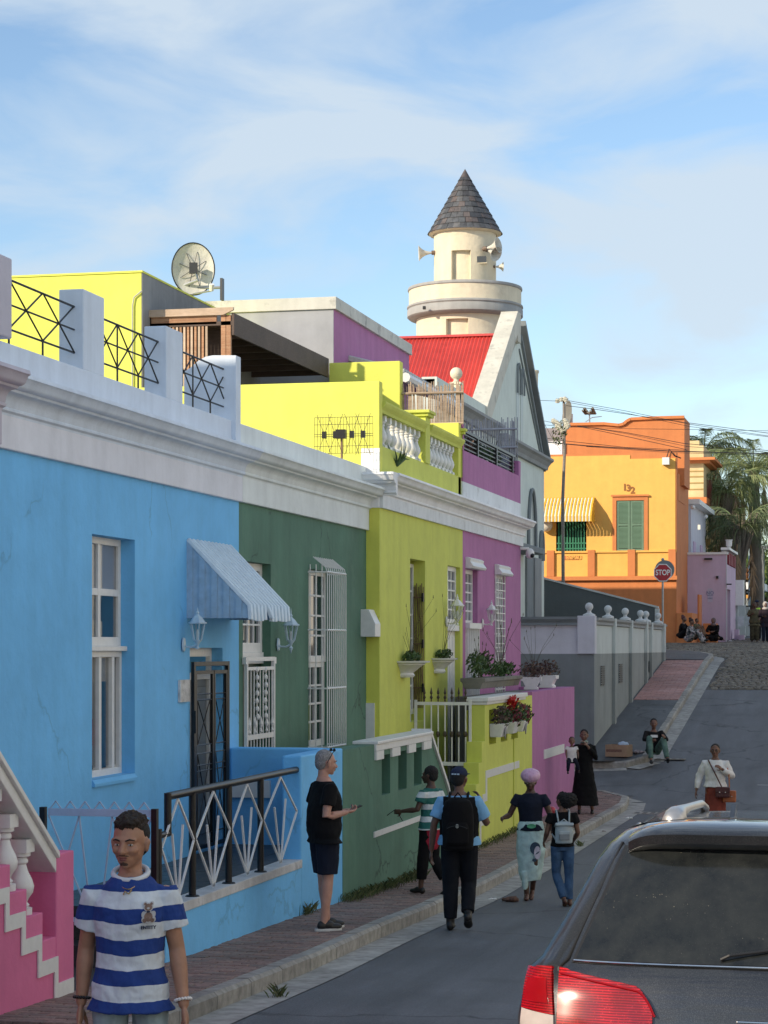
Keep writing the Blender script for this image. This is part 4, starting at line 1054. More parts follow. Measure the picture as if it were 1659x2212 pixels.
b = MB(); b.box(WX-.30, WX+.07, yf0-.05, onX(cK(470, 100), WX).y, ZY, ZY+.07); b.box(WX-.27, WX+.04, yf0-.02, onX(cK(470, 100), WX).y-.03, ZY-.05, ZY-.0005); b.build('coping', M_wpaint, ys, bevel=.008)
zz_ = [cK(424, 622), cK(135, 720), cK(135, 845), cK(105, 850), cK(105, 985), cK(78, 995), cK(78, 1120), cK(50, 1150)]
ZB = [onX(p_, WX) for p_ in zz_]
b = MB(); w_ = .12
b.box(WX, WX+.014, ZB[1].y, ZB[0].y, ZB[0].z-w_-.06, ZB[0].z-.06); zq = ZB[0].z-w_-.06; yq = ZB[1].y
for k in range(3):
    b.box(WX, WX+.014, yq-.0, yq+.1, zq-.36, zq-.0005); b.box(WX, WX+.014, yq-.26, yq-.0005, zq-.36, zq-.36+w_); zq -= .36; yq -= .26
b.build('zigzag_band', M_wpaint, ys)
MB().box(HX+.2, WX-.24, yf0-1.3, yf1+.2, -3.4, -2.3).build('floor', M_floor, ys)
MB().tube([(WX+.01, onX(cK(378, 900), WX).y, -1.55), (WX+.01, onX(cK(378, 900), WX).y, -3.1)], .012, 5).build('drain_stain_pipe', M_lime, ys)
ps = thing('stoep', 'mauve stoep wall at the street corner with a short white band', 'stoep', (-6.5, 41.5, -3.1))
MB().box(WX-.24, WX, yf1+.0008, Y_END, -3.4, -.80).build('wall', M_purple, ps)
MB().box(YX, WX-.24, Y_END-.24, Y_END, -3.4, -.802).build('end_wall', M_purple, ps)
q0 = onX(cK(643, 545), WX); q1 = onX(cK(818, 485), WX); MB().box(WX, WX+.014, q0.y, q1.y, q0.z-.2, q0.z-.03).build('white_band', M_wpaint, ps)
MB().box(YX, WX-.24, yf1-.1, Y_END-.24, -3.4, -1.2).build('floor', M_floor, ps)
M_oldconc = stucco('aged_concrete', (.20, .19, .165), .9, .7, .25, .2, stain=((.09, .085, .07), .7))
MB().box(YX+.02, WX-.26, yf1-1.6, Y_END-.5, -2.3, -.86).build('planter_bed', M_oldconc, ps)
# iron gate of the yellow stoep
ig = thing('garden_gate', 'white iron gate with dark spearheads between the green and lime stoeps', 'gate', (-6.8, yf0-.25, -2.3))
yg = yf0-.2; g0 = onY(cG(392, 1600), yg); g1 = onY(cG(832, 1600), yg); gb_ = onY(cH(1400, 430), yg).z
for x_ in (g0.x, g0.x+.1, g1.x): MB().box(x_-.02, x_+.02, yg-.02, yg+.02, gb_-.3, g0.z+.05).build('post', M_wpaint, ig)
MB().box(g0.x+.1, g1.x, yg-.015, yg+.015, g0.z-.03, g0.z+.02).build('top_rail', M_wpaint, ig); MB().box(g0.x+.1, g1.x, yg-.015, yg+.015, gb_-.03, gb_+.03).build('bottom_rail', M_wpaint, ig)
M_spear = plain('dark_bronze', (.06, .045, .03), .45)
for i in range(7):
    x_ = g0.x+.24+(g1.x-g0.x-.28)*i/6.3
    MB().tube([(x_, yg, gb_), (x_, yg, g0.z)], .012, 6).build('bar', M_wpaint, ig)
    MB().lathe([(0, 0), (.012, .01), (.010, .04), (.026, .07), (.007, .11), (.022, .14), (0, .24)], (x_, yg, g0.z+.02), 6).build('spearhead', M_spear, ig)
    MB().ball((x_, yg-.015, onY(cH(1265, 187), yg).z), .034, 8, 6, 1.4).build('rosette', M_spear, ig)
# foliage helper
M_leaf = vari('plant_leaf', [(.035, .075, .02), (.055, .11, .03), (.08, .13, .045), (.03, .06, .03)], .6, .3, .1, 30)
M_redleaf = vari('red_leaf', [(.18, .03, .05), (.30, .04, .06), (.10, .03, .05), (.08, .07, .04)], .6, .3, .1, 30)
M_dryleaf = vari('dry_plant', [(.12, .07, .06), (.18, .12, .09), (.09, .05, .06), (.10, .10, .06)], .8, .3, .1, 30)
M_grassm = vari('weed_leaf', [(.06, .09, .03), (.09, .12, .04), (.14, .14, .06), (.05, .07, .03)], .8, .3, .1, 30)
M_stem = plain('plant_stem', (.08, .075, .04), .8)
def leafcloud(b, c, r, n, s, sq=1.0, rn=None):
    rn = rn or rnd
    for _ in range(n):
        d = Vector((rn.gauss(0, 1), rn.gauss(0, 1), rn.gauss(0, 1))).normalized()*rn.random()**.45
        p = Vector(c)+Vector((d.x*r[0], d.y*r[1], d.z*r[2]))
        q = Vector((rn.gauss(0, 1), rn.gauss(0, 1), rn.gauss(0, .7)+.3)).normalized(); t = q.orthogonal().normalized(); u = q.cross(t)
        k = s*rn.uniform(.6, 1.3)
        b.add([p-t*k*.45, p+u*k*.25*sq, p+t*k*.55, p-u*k*.25*sq], [(0, 1, 2, 3)])
    return b
def stalks(b, c, n, h, spread, r=.004, tip=True, rn=None):
    rn = rn or rnd
    for _ in range(n):
        a = rn.uniform(0, 2*math.pi); L = h*rn.uniform(.6, 1); sp = spread*rn.uniform(.2, 1)
        pts = [Vector(c)+Vector((math.cos(a)*sp*f*f+.02*math.sin(f*5+a), math.sin(a)*sp*f*f, L*f)) for f in (0, .3, .6, 1)]
        b.tube(pts, [r, r, r*.8, r*.6], 4)
        if tip: b.tube([pts[-1], pts[-1]+Vector((0, 0, .05))], [r*2.4, r*.8], 4)
    return b
# baskets on the lime wall
for k, (xl, xr_, yt, yb_, lab) in enumerate(((308, 465, 1295, 1415, 'white half-basket wall planter left of the folding gate, on a bracket'), (543, 665, 1275, 1385, 'white half-basket wall planter right of the folding gate'))):
    zt_ = onX(cG(xl+60, yt), YX+.12).z; zb_ = onX(cG(xl+60, yb_), YX+.1).z; yc = (onX(cG(xl, yt), YX).y+onX(cG(xr_, yt), YX).y)/2-(.45 if k == 0 else .25)
    t = thing('wall_planter', lab, 'planter', (YX, yc, zb_), group='white half-basket planters on the lime wall')
    H = zt_-zb_; b = MB(); b.lathe([(q_*(1.25 if k == 0 else 1.08), h_) for q_, h_ in [(0, 0), (.13, 0), (.15, .03), (.13, .07), (.2, H*.55), (.29, H*.88), (.33, H*.9), (.34, H), (.28, H), (.27, H-.06), (0, H-.06)]], (YX, yc, zb_), 20, -math.pi/2, math.pi/2); b.build('pot', M_wpaint, t, smooth=True)
    b = MB(); leafcloud(b, (YX+.14, yc, zt_+.06), (.14, .28, .10), 240, .07); b.build('foliage', M_leaf, t)
    b = MB(); stalks(b, (YX+.12, yc, zt_), 8, 1.05, .65, .0028); b.build('flower_stalks', M_stem, t)['kind'] = 'stuff'
# long trough and white troughs
tr = thing('planter_trough', 'long weathered concrete trough with leafy plants on the corner stoep', 'planter', (-6.5, 36.5, -.85))
a = onX(cG(785, 1410), WX-.62); c_ = onX(cG(1198, 1410), WX-.3); a = Vector((WX-.3, a.y, onX(cG(1150, 1403), WX-.3).z)); zt_ = a.z; zb_ = onX(cG(790, 1512), WX-.3).z
b = MB(); b.prism([(WX-.62, zb_), (WX-.34, zb_), (WX-.30, zt_-.07), (WX-.26, zt_-.06), (WX-.26, zt_), (WX-.68, zt_), (WX-.68, zt_-.06), (WX-.65, zt_-.07)], 'y', a.y, c_.y); b.build('trough', M_oldconc, tr, bevel=.01)
b = MB()
for f, n in ((.08, 200), (.2, 220), (.33, 200), (.6, 200), (.72, 160), (.88, 160)):
    leafcloud(b, (WX-.47, a.y+(c_.y-a.y)*f, zt_+.12+(.1 if f < .4 else 0)), (.17, .32, .22 if f < .4 else .14), n, .075)
b.build('foliage', M_leaf, tr)
b = MB(); stalks(b, (WX-.47, a.y+.6, zt_), 10, .65, .5); stalks(b, (WX-.47, a.y+2.6, zt_), 10, 1.2, .9); b.build('flower_stalks', M_stem, tr)['kind'] = 'stuff'
for k, (xa, xb, y_, yb_) in enumerate(((1222, 1350, 1412, 1508), (1352, 1455, 1400, 1490))):
    X_ = WX-.35-.0*k; a = onX(cG(xa, y_), X_-.14); c_ = onX(cG(xb, y_), X_+.2); zt_ = onX(cG(xb, y_), X_+.2).z; zb_ = -.80
    t = thing('planter_box', ['white planter box of dry purple plants, nearer one on the mauve wall', 'white planter box of dry purple plants, farther one on the mauve wall'][k], 'planter', (X_, a.y, -.8), group='white planter boxes on the mauve wall')
    b = MB(); b.prism([(X_-.14, -.80), (X_+.14, -.80), (X_+.14, -.76), (X_+.11, -.74), (X_+.16, zt_-.08), (X_+.2, zt_-.07), (X_+.2, zt_), (X_-.2, zt_), (X_-.2, zt_-.07), (X_-.16, zt_-.08), (X_-.11, -.74), (X_-.14, -.76)], 'y', a.y, c_.y); b.build('box', M_wpaint, t, bevel=.008)
    b = MB(); leafcloud(b, (X_, (a.y+c_.y)/2, zt_+.12), (.26, (c_.y-a.y)*.62, .2), 420, .06); b.build('foliage', M_dryleaf, t)
    if k == 0:
        b = MB(); stalks(b, (X_, a.y+.3, zt_), 8, 1.0, 1.0, .0035); b.build('flower_stalks', M_stem, t)['kind'] = 'stuff'
# pots in the slots
for k, (xa, xb, yt, yb_, m_) in enumerate(((168, 236, 345, 465, 0), (270, 345, 330, 435, 1), (360, 413, 318, 415, 2))):
    a = onX(cK(xa, yb_), WX+.05); zt_ = onX(cK(xa, yt), WX+.1).z; zb_ = onX(cK(xa, yb_), WX+.1).z; yc = (onX(cK(xa, yt), WX).y+onX(cK(xb, yt), WX).y)/2; hw = .24
    t = thing('flower_pot', ['white square pot of pale flowers in the left slot of the lime wall', 'white pot with bright red leaves in the middle slot of the lime wall', 'white square pot of dark red plants in the right slot of the lime wall'][k], 'flower pot', (WX, yc, zb_), group='white pots hung in the lime wall slots')
    b = MB(); b.add([(WX-.02, yc-hw*.8, zb_), (WX+.16, yc-hw*.8, zb_), (WX+.16, yc+hw*.8, zb_), (WX-.02, yc+hw*.8, zb_), (WX-.02, yc-hw, zt_), (WX+.22, yc-hw, zt_), (WX+.22, yc+hw, zt_), (WX-.02, yc+hw, zt_)], [(3, 2, 1, 0), (4, 5, 6, 7), (0, 1, 5, 4), (1, 2, 6, 5), (2, 3, 7, 6), (3, 0, 4, 7)]); b.build('pot', M_wpaint, t, bevel=.01)
    if k != 1: MB().prism([(yc-.08, (zt_+zb_)/2+.1), (yc+.08, (zt_+zb_)/2+.1), (yc+.08, (zt_+zb_)/2-.02), (yc, (zt_+zb_)/2-.14), (yc-.08, (zt_+zb_)/2-.02)], 'x', WX+.19, WX+.205).build('shield_emblem', plain('grey_emblem', (.25, .25, .27), .5), t)
    b = MB(); leafcloud(b, (WX+.13, yc+(.1 if k == 2 else 0), zt_+.10), (.15, .32, .20), 300, .07); b.build('foliage', M_redleaf if k else M_dryleaf, t)
    b = MB(); leafcloud(b, (WX+.15, yc, zt_+.12), (.18, .3, .2), 120, .08); b.build('leaves', M_leaf, t)
    if k == 1:
        b = MB(); leafcloud(b, (WX+.12, yc, zt_+.32), (.10, .18, .13), 80, .10); b.build('red_bracts', plain('bright_red_leaf', (.5, .02, .02), .6), t)
# pergola, fences, dish, antenna
def woodmat(name, c1, c2):
    m, t, p = base_mat(name); v = N(t, 'ShaderNodeTexCoord').outputs['Object']
    oi = N(t, 'ShaderNodeObjectInfo')
    f = tex_noise(t, v, 2, 6, .65, (1, 1, 1)); g = tex_noise(t, v, 14, 5, .7, (.3, 1, 3))
    col = mixc(t, ramp(t, g, [(.3, 0), (.7, 1)]), c1, c2); col = mixc(t, 1.0, col, ramp(t, f, [(.3, .75), (.7, 1.2)]), 'MULTIPLY')
    col = mixc(t, 1.0, col, ramp(t, oi.outputs['Random'], [(0, .75), (1, 1.15)]), 'MULTIPLY')
    t.links.new(col, p.inputs['Base Color']); p.inputs['Roughness'].default_value = .7; bump(t, p, g, .3, .006); return m
M_wood = woodmat('weathered_red_timber', (.36, .15, .07), (.55, .34, .2)); M_woodl = woodmat('pale_timber', (.52, .38, .26), (.66, .50, .38))
M_woodd = woodmat('dark_stained_timber', (.07, .045, .035), (.11, .075, .06)); M_bamb = woodmat('dry_bamboo', (.34, .24, .16), (.56, .44, .33)); M_bambb = woodmat('shaded_bamboo', (.30, .32, .36), (.45, .46, .5))  # last one: bluish shade of the far cane screen painted in
pg = thing('pergola', 'timber pergola with slatted side and dark flat roof on the yellow terrace', 'pergola', (-10.3, 34.5, 2.4))
YPg = Yf+.35
q = [onY(cA(955, 497), YPg), onY(cA(1550, 515), YPg)]; xa, xb = q[0].x, q[1].x-.05
zt_ = q[1].z; zb1 = onY(cA(1200, 575), YPg).z
MB().prism([(xa, zt_), (xb, zt_), (xb, zt_-.04), (xb-.16, zb1), (xa, zb1)], 'y', YPg-.05, YPg).build('fascia_beam', M_woodl, pg)
zb2 = onY(cA(1200, 630), YPg).z
MB().box(xa+.05, xb-.28, YPg-.0, YPg+.05, zb2, zb1-.0).build('beam', M_wood, pg)
for x_ in (1460, 1490): xq = onY(cA(x_, 600), YPg).x; MB().box(xq-.04, xq+.04, YPg-.0, YPg+.06, 2.2, zb1).build('post', M_wood, pg)
xq = onY(cA(955, 600), YPg).x; MB().box(xq-.0, xq+.08, YPg, YPg+.06, 2.2, zb1).build('post', M_wood, pg)
n = 15
for i in range(n):
    f = i/n; x0 = xa+.12+(xb-.4-xa-.12)*f
    MB().box(x0, x0+(xb-xa-.5)/n*.55, YPg+.01, YPg+.035, 2.3, zb2-.0005).build('slat', M_wood if i % 2 else M_woodl, pg)
MB().box(xa, xb-.3, YPg+.4, YPg+.45, 2.3, zb2).build('inner_screen', M_woodd, pg)
rt0 = onX(cE(170, 285), xb); rt1 = onX(cE(955, 665), xb); 
b = MB(); hF = .33
b.add([(xb-.04, YPg, rt0.z), (xb, YPg, rt0.z), (xb, Y_PUR-.3, rt1.z), (xb-.04, Y_PUR-.3, rt1.z), (xb-.04, YPg, rt0.z-hF), (xb, YPg, rt0.z-hF), (xb, Y_PUR-.3, rt1.z-hF), (xb-.04, Y_PUR-.3, rt1.z-hF)], [(0, 1, 2, 3), (7, 6, 5, 4), (0, 4, 5, 1), (1, 5, 6, 2), (2, 6, 7, 3), (3, 7, 4, 0)])
b.build('side_fascia', M_woodd, pg)
b = MB(); z0_, z1_ = rt0.z-.12, rt1.z-.12; xl_ = XB-.3
b.add([(xl_, YPg, z0_), (xb-.04, YPg, z0_), (xb-.04, Y_PUR-.3, z1_), (xl_, Y_PUR-.3, z1_), (xl_, YPg, z0_-.06), (xb-.04, YPg, z0_-.06), (xb-.04, Y_PUR-.3, z1_-.06), (xl_, Y_PUR-.3, z1_-.06)], [(0, 1, 2, 3), (7, 6, 5, 4), (0, 4, 5, 1), (1, 5, 6, 2), (2, 6, 7, 3), (3, 7, 4, 0)])
b.build('roof_board', M_woodd, pg)
for i in range(7):
    y = YPg+.5+(Y_PUR-.6-YPg-.5)*i/6; f = (y-YPg)/(Y_PUR-YPg); MB().box(xl_, xb-.05, y, y+.05, z0_+(z1_-z0_)*f-.2, z0_+(z1_-z0_)*f-.06).build('rafter', M_woodd, pg)
def stick_fence(name, label, Y, xa, xb, z0, zt_, mat, n, lean=.02, rails=(.2, .85)):
    t = thing(name, label, 'fence', ((xa+xb)/2, Y, z0))
    for i in range(n):
        x0 = xa+(xb-xa)*(i+.5)/n; r = (xb-xa)/n*.42; h = zt_-z0+rnd.uniform(-.05, .06); l = rnd.uniform(-lean, lean)
        MB().tube([(x0, Y+rnd.uniform(-.01, .01), z0), (x0+l*.5+rnd.uniform(-.005, .005), Y, z0+h*.5), (x0+l, Y, z0+h)], [r, r*rnd.uniform(.8, 1.1), r*.85], 6).build('cane', mat, t)
    for f in rails: MB().tube([(xa, Y-.035, z0+(zt_-z0)*f), (xb, Y-.035, z0+(zt_-z0)*f)], .022, 6).build('cross_pole', mat, t)
    return t
fa = onY(cO(318, 40), Y_PUR-.1); fb_ = onY(cO(892, 30), Y_PUR-.1); fbm = onY(cO(892, 372), Y_PUR-.1)
stick_fence('bamboo_fence', 'sunlit brown bamboo cane screen between the lime and mauve terraces', Y_PUR-.1, fa.x, fb_.x, zl-.0, fa.z, M_bamb, 40, .03, (.0, .78))
fc = onY(cO(1395, 360), Y_END-.12)
stick_fence('bamboo_fence', 'cane screen with bluish shade in its colour at the far end of the mauve terrace, behind the black railing', Y_END-.12, onY(cO(900, 360), Y_END-.12).x, fc.x, zpt+.02, fc.z, M_bambb, 38, .02, (.5, .83))
# gutter of the low roof behind the canes
rr = thing('tin_roof', 'low corrugated lean-to roof edge with white gutter behind the cane screen', 'roof', (-8.2, 40, 4))
a = onX(cF(72, 1760), -8.6); c_ = onX(cF(250, 1835), -8.6); 
MB().tube([(-8.55, a.y, a.z-.05), (-8.55, a.y+5, a.z-.05)], .09, 8).build('gutter', M_wpaint, rr)
b = MB()
for i in range(26): b.tube([(-8.6, a.y+.1+i*.19, a.z+.06), (-9.7, a.y+.1+i*.19, a.z+.35)], .07, 5)
b.build('sheeting', M_oldwhite, rr)
# plants on the purple terrace
for k, (x_, y_, s, lab, mm) in enumerate(((915, 640, .42, 'reddish potted plant behind the near end of the black terrace railing', M_dryleaf), (1015, 700, .3, 'small green potted plant second along the black terrace railing', M_leaf), (1140, 760, .42, 'bushy potted plant in the middle of the black terrace railing', M_leaf), (1275, 800, .6, 'spiky potted shrub at the far end of the black terrace railing', M_leaf))):
    P_ = onX(cO(x_, y_), YX-.4); z = 2.4
    t = thing('potted_plant', lab, 'plant', (P_.x, P_.y, z), group='potted plants on the mauve terrace')
    z2 = zpt+.05
    MB().lathe([(0, 0), (.13, 0), (.2, z2-z), (.22, z2-z), (.22, z2-z+.05), (.17, z2-z+.05), (0, z2-z)], (P_.x, P_.y, z), 14).build('pot', plain('terracotta', (.35, .13, .07), .8) if k % 2 == 0 else M_wpaint, t, smooth=True)
    b = MB(); leafcloud(b, (P_.x, P_.y, z2+.35*s+.1), (.3*s+.1, .3*s+.1, .55*s), 260, .1); b.build('foliage', mm, t)
    b = MB(); stalks(b, (P_.x, P_.y, z2), 14, .9*s+.3, .5*s, .006, False); b.build('stem', M_stem, t)
# aloe on the yellow ledge
al = thing('succulent', 'dark spiky succulent growing on the lime plinth below the balustrade', 'plant', (XBAL+.12, 0, 0))
P_ = onX(cO(270, 790), XBAL+.11); b = MB(); al.location = P_
for i in range(16):
    a = rnd.uniform(0, 6.28); b.tube([P_, P_+Vector((.1*math.cos(a), .3*math.sin(a)+.05, .12)), P_+Vector((.16*math.cos(a), .5*math.sin(a), rnd.uniform(.1, .32)))], [.02, .014, .002], 5)
b.build('leaves', M_leaf, al)
# satellite dish
def frame_from(dirv):
    d = Vector(dirv).normalized(); u = Vector((0, 0, 1)); x = d.cross(u).normalized(); y = x.cross(d); return d, x, y
dc = onY((417, 583), 35.4)
ds = thing('satellite_dish', 'big weathered satellite dish with support ribs on the grey rooftop wall', 'satellite dish', dc)
d_, x_, y_ = frame_from((.62, -1.0, -.05)); RX, RY = .46, .475
d_, x_, y_ = frame_from(Vector((.36, -1.0, -.02)))
b = MB(); n = 40; rings = 8
V = []
for r_ in range(rings+1):
    f = r_/rings
    for k in range(n):
        a = 2*math.pi*k/n; V.append(dc + x_*(.36*f*math.cos(a)) + y_*(.44*f*math.sin(a)) + d_*(.10*(f*f)))
b.add(V, [(r_*n+k, r_*n+(k+1) % n, (r_+1)*n+(k+1) % n, (r_+1)*n+k) for r_ in range(rings) for k in range(n)])
b.add([v-d_*.012 for v in V], [(r_*n+(k+1) % n, r_*n+k, (r_+1)*n+k, (r_+1)*n+(k+1) % n) for r_ in range(rings) for k in range(n)])
b.build('reflector', stucco('weathered_dish', (.62, .61, .57), .7, .5, .2, .15, stain=((.3, .24, .18), .6), scale=3), ds, smooth='all')
b = MB()
for k in range(n): a0_, a1_ = 2*math.pi*k/n, 2*math.pi*(k+1)/n; b.bar(dc+x_*(.36*math.cos(a0_))+y_*(.44*math.sin(a0_))+d_*.1, dc+x_*(.36*math.cos(a1_))+y_*(.44*math.sin(a1_))+d_*.1, .018)
b.build('rim', M_iron, ds)
M_galv = plain('galvanised_steel', (.35, .37, .4), .4, metal=.6)
hub = dc+d_*.14
for k in range(8):
    a = 2*math.pi*k/8+.3; MB().bar(hub-d_*.08, dc+x_*(.24*math.cos(a))+y_*(.31*math.sin(a))+d_*.055, .009).build('rib', plain('dark_steel', (.05, .05, .055), .4), ds)
MB().obox(hub+d_*.04, x_, y_, d_, .07, .09, .05).build('mount_box', MATS['dark_steel'], ds)
wpt = onY((345, 626), 35.4)
MB().tube([wpt, wpt+Vector((.25, 0, 0)), hub+d_*.06-x_*.08-y_*.2, hub+d_*.06], .028, 8).build('arm', M_galv, ds, smooth=True)
MB().box(XB+.012, XB+.05, wpt.y-.06, wpt.y+.06, wpt.z-.22, wpt.z+.15).build('wall_bracket', MATS['dark_steel'], ds)
MB().tube([Vector((XB+.03, wpt.y, wpt.z)), wpt], .025, 8).build('arm', M_galv, ds)
foc = onY((457, 628), 35.0)
MB().tube([dc-y_*.42+d_*.1, foc], .016, 6).build('feed_arm', M_galv, ds)
MB().tube([foc, foc+Vector((.02, -.05, .1))], [.035, .045], 8).build('feed_horn', M_wpaint, ds)
# grid antenna
an = thing('tv_antenna', 'flat wire-grid television antenna standing before the yellow terrace wall', 'antenna', onY((742, 970), 30.6))
Ya = 30.6; c0 = onY(cE(805, 1130), Ya); c1 = onY(cE(1283, 1415), Ya); M_wire = plain('antenna_wire', (.22, .20, .1), .5, metal=.5)
rod = lambda a, b_, r=.004, nm='wire': MB().tube([a, b_], r, 4).build(nm, M_wire, an)
for f in (0, .2, .47, .53, .8, 1): z = c0.z+(c1.z-c0.z)*f; rod((c0.x, Ya, z), (c1.x, Ya, z))
for i in range(21): x0 = c0.x+(c1.x-c0.x)*i/20; rod((x0+rnd.uniform(-.006, .006), Ya, c0.z), (x0+rnd.uniform(-.006, .006), Ya, c1.z), .0035)
mid = (c0.z+c1.z)/2
for f in (.19, .38, .66, .85):
    x0 = c0.x+(c1.x-c0.x)*f; MB().box(x0-.03, x0+.03, Ya-.1, Ya-.04, mid-.05, mid+.05).build('insulator', M_iron, an)
    for s1 in (-1, 1):
        for s2 in (-1, 1): rod((x0, Ya-.07, mid), (x0+s1*.11, Ya-.07, mid+s2*.3), .004, 'dipole')
xm = onY(cE(1035, 1270), Ya).x
MB().box(xm-.07, xm+.07, Ya-.14, Ya-.05, mid-.06, mid+.07).build('junction_box', M_iron, an)
MB().tube([(xm, Ya-.06, mid-.05), (xm, Ya-.05, mid-.3), (onY(cE(1022, 1465), Ya).x, Ya, 2.1)], .018, 6).build('mast', plain('rusty_tube', (.25, .16, .1), .8), an)
# MOSQUE
cS = crop(2640, 2300, 4.32); cU = crop(2820, 2160, 8.132); cV = crop(2130, 1540, 7.541)
XM = -9.9
mos = thing('mosque', 'pale plastered mosque with red corrugated roof and steep street gable', 'mosque', (XM, 56, -2.5))
ap = onX(cF(1033, 1345), XM+.12); nl = onX(cF(815, 2100), XM+.12); fl_ = onX(cI(185, 515), XM+.12); fb2 = onX(cI(157, 1330), XM)
ne = onX(cF(560, 1895), XM+.1); ye0 = ne.y; ze0 = ne.z
yfe = fb2.y
zc = fl_.z
# street front, one shell
poly = [(ye0-3, -3.2), (ye0-3, ze0-.05), (nl.y-1.2, ze0-.05), (nl.y-.2, ze0-.2), (ap.y, ap.z-.25), (yfe, zc-.05), (yfe, -3.2)]
MB().prism(poly, 'x', XM-.45, XM).build('front_wall', M_mosque, mos)
MB().box(XM-14, XM-.451, yfe-.4, yfe-.001, -3, zc).build('side_wall', M_mosque, mos)
MB().box(XM-14, XM-.451, ye0-3, ye0-2.6, -3, ze0).build('side_wall', M_mosque, mos)
# near slope coping : wide sunlit slab with grey fascia
M_cop = stucco('lichen_coping', (.62, .60, .52), .9, .6, .2, .12, stain=((.18, .17, .15), .6), scale=1.2)
def slope_slab(b, y0, z0, y1, z1, x0, x1, th):
    V = []
    for (y, z) in ((y0, z0), (y1, z1)): V += [(x0, y, z), (x1, y, z), (x1, y, z-th), (x0, y, z-th)]
    return b.add(V, [(0, 1, 2, 3), (7, 6, 5, 4), (0, 4, 5, 1), (1, 5, 6, 2), (2, 6, 7, 3), (3, 7, 4, 0)])
b = MB(); q0 = onX(cF(990, 1262), XM+.13); q1 = onX(cF(752, 2005), XM+.13)
slope_slab(b, q0.y, q0.z, q1.y, q1.z, XM-.36, XM+.11, .62)
b.box(XM-.36, XM+.11, q0.y+.002, q0.y+.5, q0.z-.8, q0.z+.02)
b.build('gable_coping', M_cop, mos, bevel=.01)
b = MB(); slope_slab(b, ap.y+.05, ap.z+.05, fl_.y+.25, fl_.z+.05, XM-.5, XM+.16, .14); b.build('gable_coping', M_slate_paint, mos)
b = MB(); slope_slab(b, ap.y, ap.z-.35, fl_.y-.1, fl_.z-.3, XM-.0, XM+.07, .12); slope_slab(b, ap.y-.2, ap.z-.75, fl_.y-.55, fl_.z-.15, XM, XM+.04, .06); b.build('gable_trim', M_slate_paint, mos)
# eaves string course and aisle cornice
M_trim = stucco('grey_trim', (.30, .31, .31), .85, .3, .2, .1)
for (y0_, y1_) in ((ye0-3, nl.y+.3), (nl.y+.6, yfe+.1)):
    b = MB(); zz = zc-.05 if y0_ > nl.y else ze0-.35
    b.prism([(XM, zz), (XM+.28, zz), (XM+.28, zz-.07), (XM+.2, zz-.12), (XM+.12, zz-.22), (XM+.1, zz-.32), (XM, zz-.32)], 'y', y0_, y1_); b.build('string_course', M_trim, mos)
MB().box(XM-.3, XM+.05, ye0-3, nl.y-.9, ze0-.36, ze0).build('aisle_parapet', M_mosque, mos)
# finial post with ball
fp = onX(cF(512, 1970), XM); r_ = .27
b = MB(); zt_ = onX(cF(512, 1822), XM).z; b.box(XM-.15, XM+.05, fp.y-.1, fp.y+.1, ze0-.4, zt_); b.box(XM-.18, XM+.08, fp.y-.13, fp.y+.13, zt_-.05, zt_-.0); f_ = b.build('finial_post', M_cream, mos)
zbm = onX(cF(506, 1750), XM).z
MB().lathe([(a_*.62, z_*.62) for a_, z_ in [(0, 0), (.16, 0), (.1, .06), (.1, .1)]+[(.24*math.sin(math.pi*(i+1.5)/12), .34-.24*math.cos(math.pi*(i+1.5)/12)) for i in range(11)]+[(0, .58)]], (XM-.05, fp.y, zt_), 18).build('finial_ball', M_cream, f_, smooth='all')
# red roof
ry = ap.y; rzr = onX(cF(850, 1462), XM-.6).z; es = onX(cF(695, 1965), XM-.62); slope = (rzr-es.z)/(ry-es.y)
M_red = stucco('red_roof_paint', (.66, .08, .065), .5, .15, .15, .12, stain=((.35, .03, .02), .4))
b = MB(); n = 330; L = 11.5; V = []; y_lo = es.y-2.2; z_lo = es.z-slope*2.2
nn = Vector((0, -slope, 1)).normalized()
for i in range(n+1):
    x = XM-.55-L*i/n; h = .018*math.sin(i*2*math.pi/3*1.0)*1.6 if True else 0
    for (y, z) in ((y_lo, z_lo), (ry, rzr)): V.append((x, y+nn.y*h, z+nn.z*h))
b.add(V, [(2*i, 2*i+1, 2*i+3, 2*i+2) for i in range(n)]); b.build('roof', M_red, mos, smooth=True)
b = MB(); b.add([(XM-.5, ry, rzr-.02), (XM-12, ry, rzr-.02), (XM-12, yfe, zc), (XM-.5, yfe, zc)], [(0, 1, 2, 3)]); b.build('roof', M_red, mos)
b = MB(); b.add([(XM-.5, ry-.12, rzr-.03), (XM-12, ry-.12, rzr-.03), (XM-12, ry, rzr+.05), (XM-.5, ry, rzr+.05), (XM-12, ry+.1, rzr-.03), (XM-.5, ry+.1, rzr-.03)], [(0, 1, 2, 3), (3, 2, 4, 5)]); b.build('ridge_cap', M_red, mos)
# lancets
M_lan = plain('lancet_glass', (.34, .38, .36), .35)
def lancet(y0_, y1_, z0_, zs, label=None, hood=.05, sill=True, long=None):
    w = (y1_-y0_); ym = (y0_+y1_)/2
    arc_ = []
    for i in range(9):
        f = i/8; arc_.append((y0_+w/2*(1-math.cos(f*math.pi/2))*1.0, zs+w*1.15*math.sin(f*math.pi/2)))
    arc2 = [(2*ym-y, z) for y, z in reversed(arc_[:-1])]
    top = arc_+arc2
    g = MB().prism([(y0_, z0_)]+top+[(y1_, z0_)], 'x', XM-.05, XM+.012).build('window', M_lan, mos)
    pts = [(XM+.05, y, z) for y, z in top]
    b = MB(); b.tube([(XM+.05, y0_, long if long is not None else zs-.25)]+pts+[(XM+.05, y1_, zs-.25)], hood, 6); b.build('hood_mould', M_slate_paint, g)
a = onX(cF(978, 1700), XM); z_ = onX(cF(978, 1850), XM).z
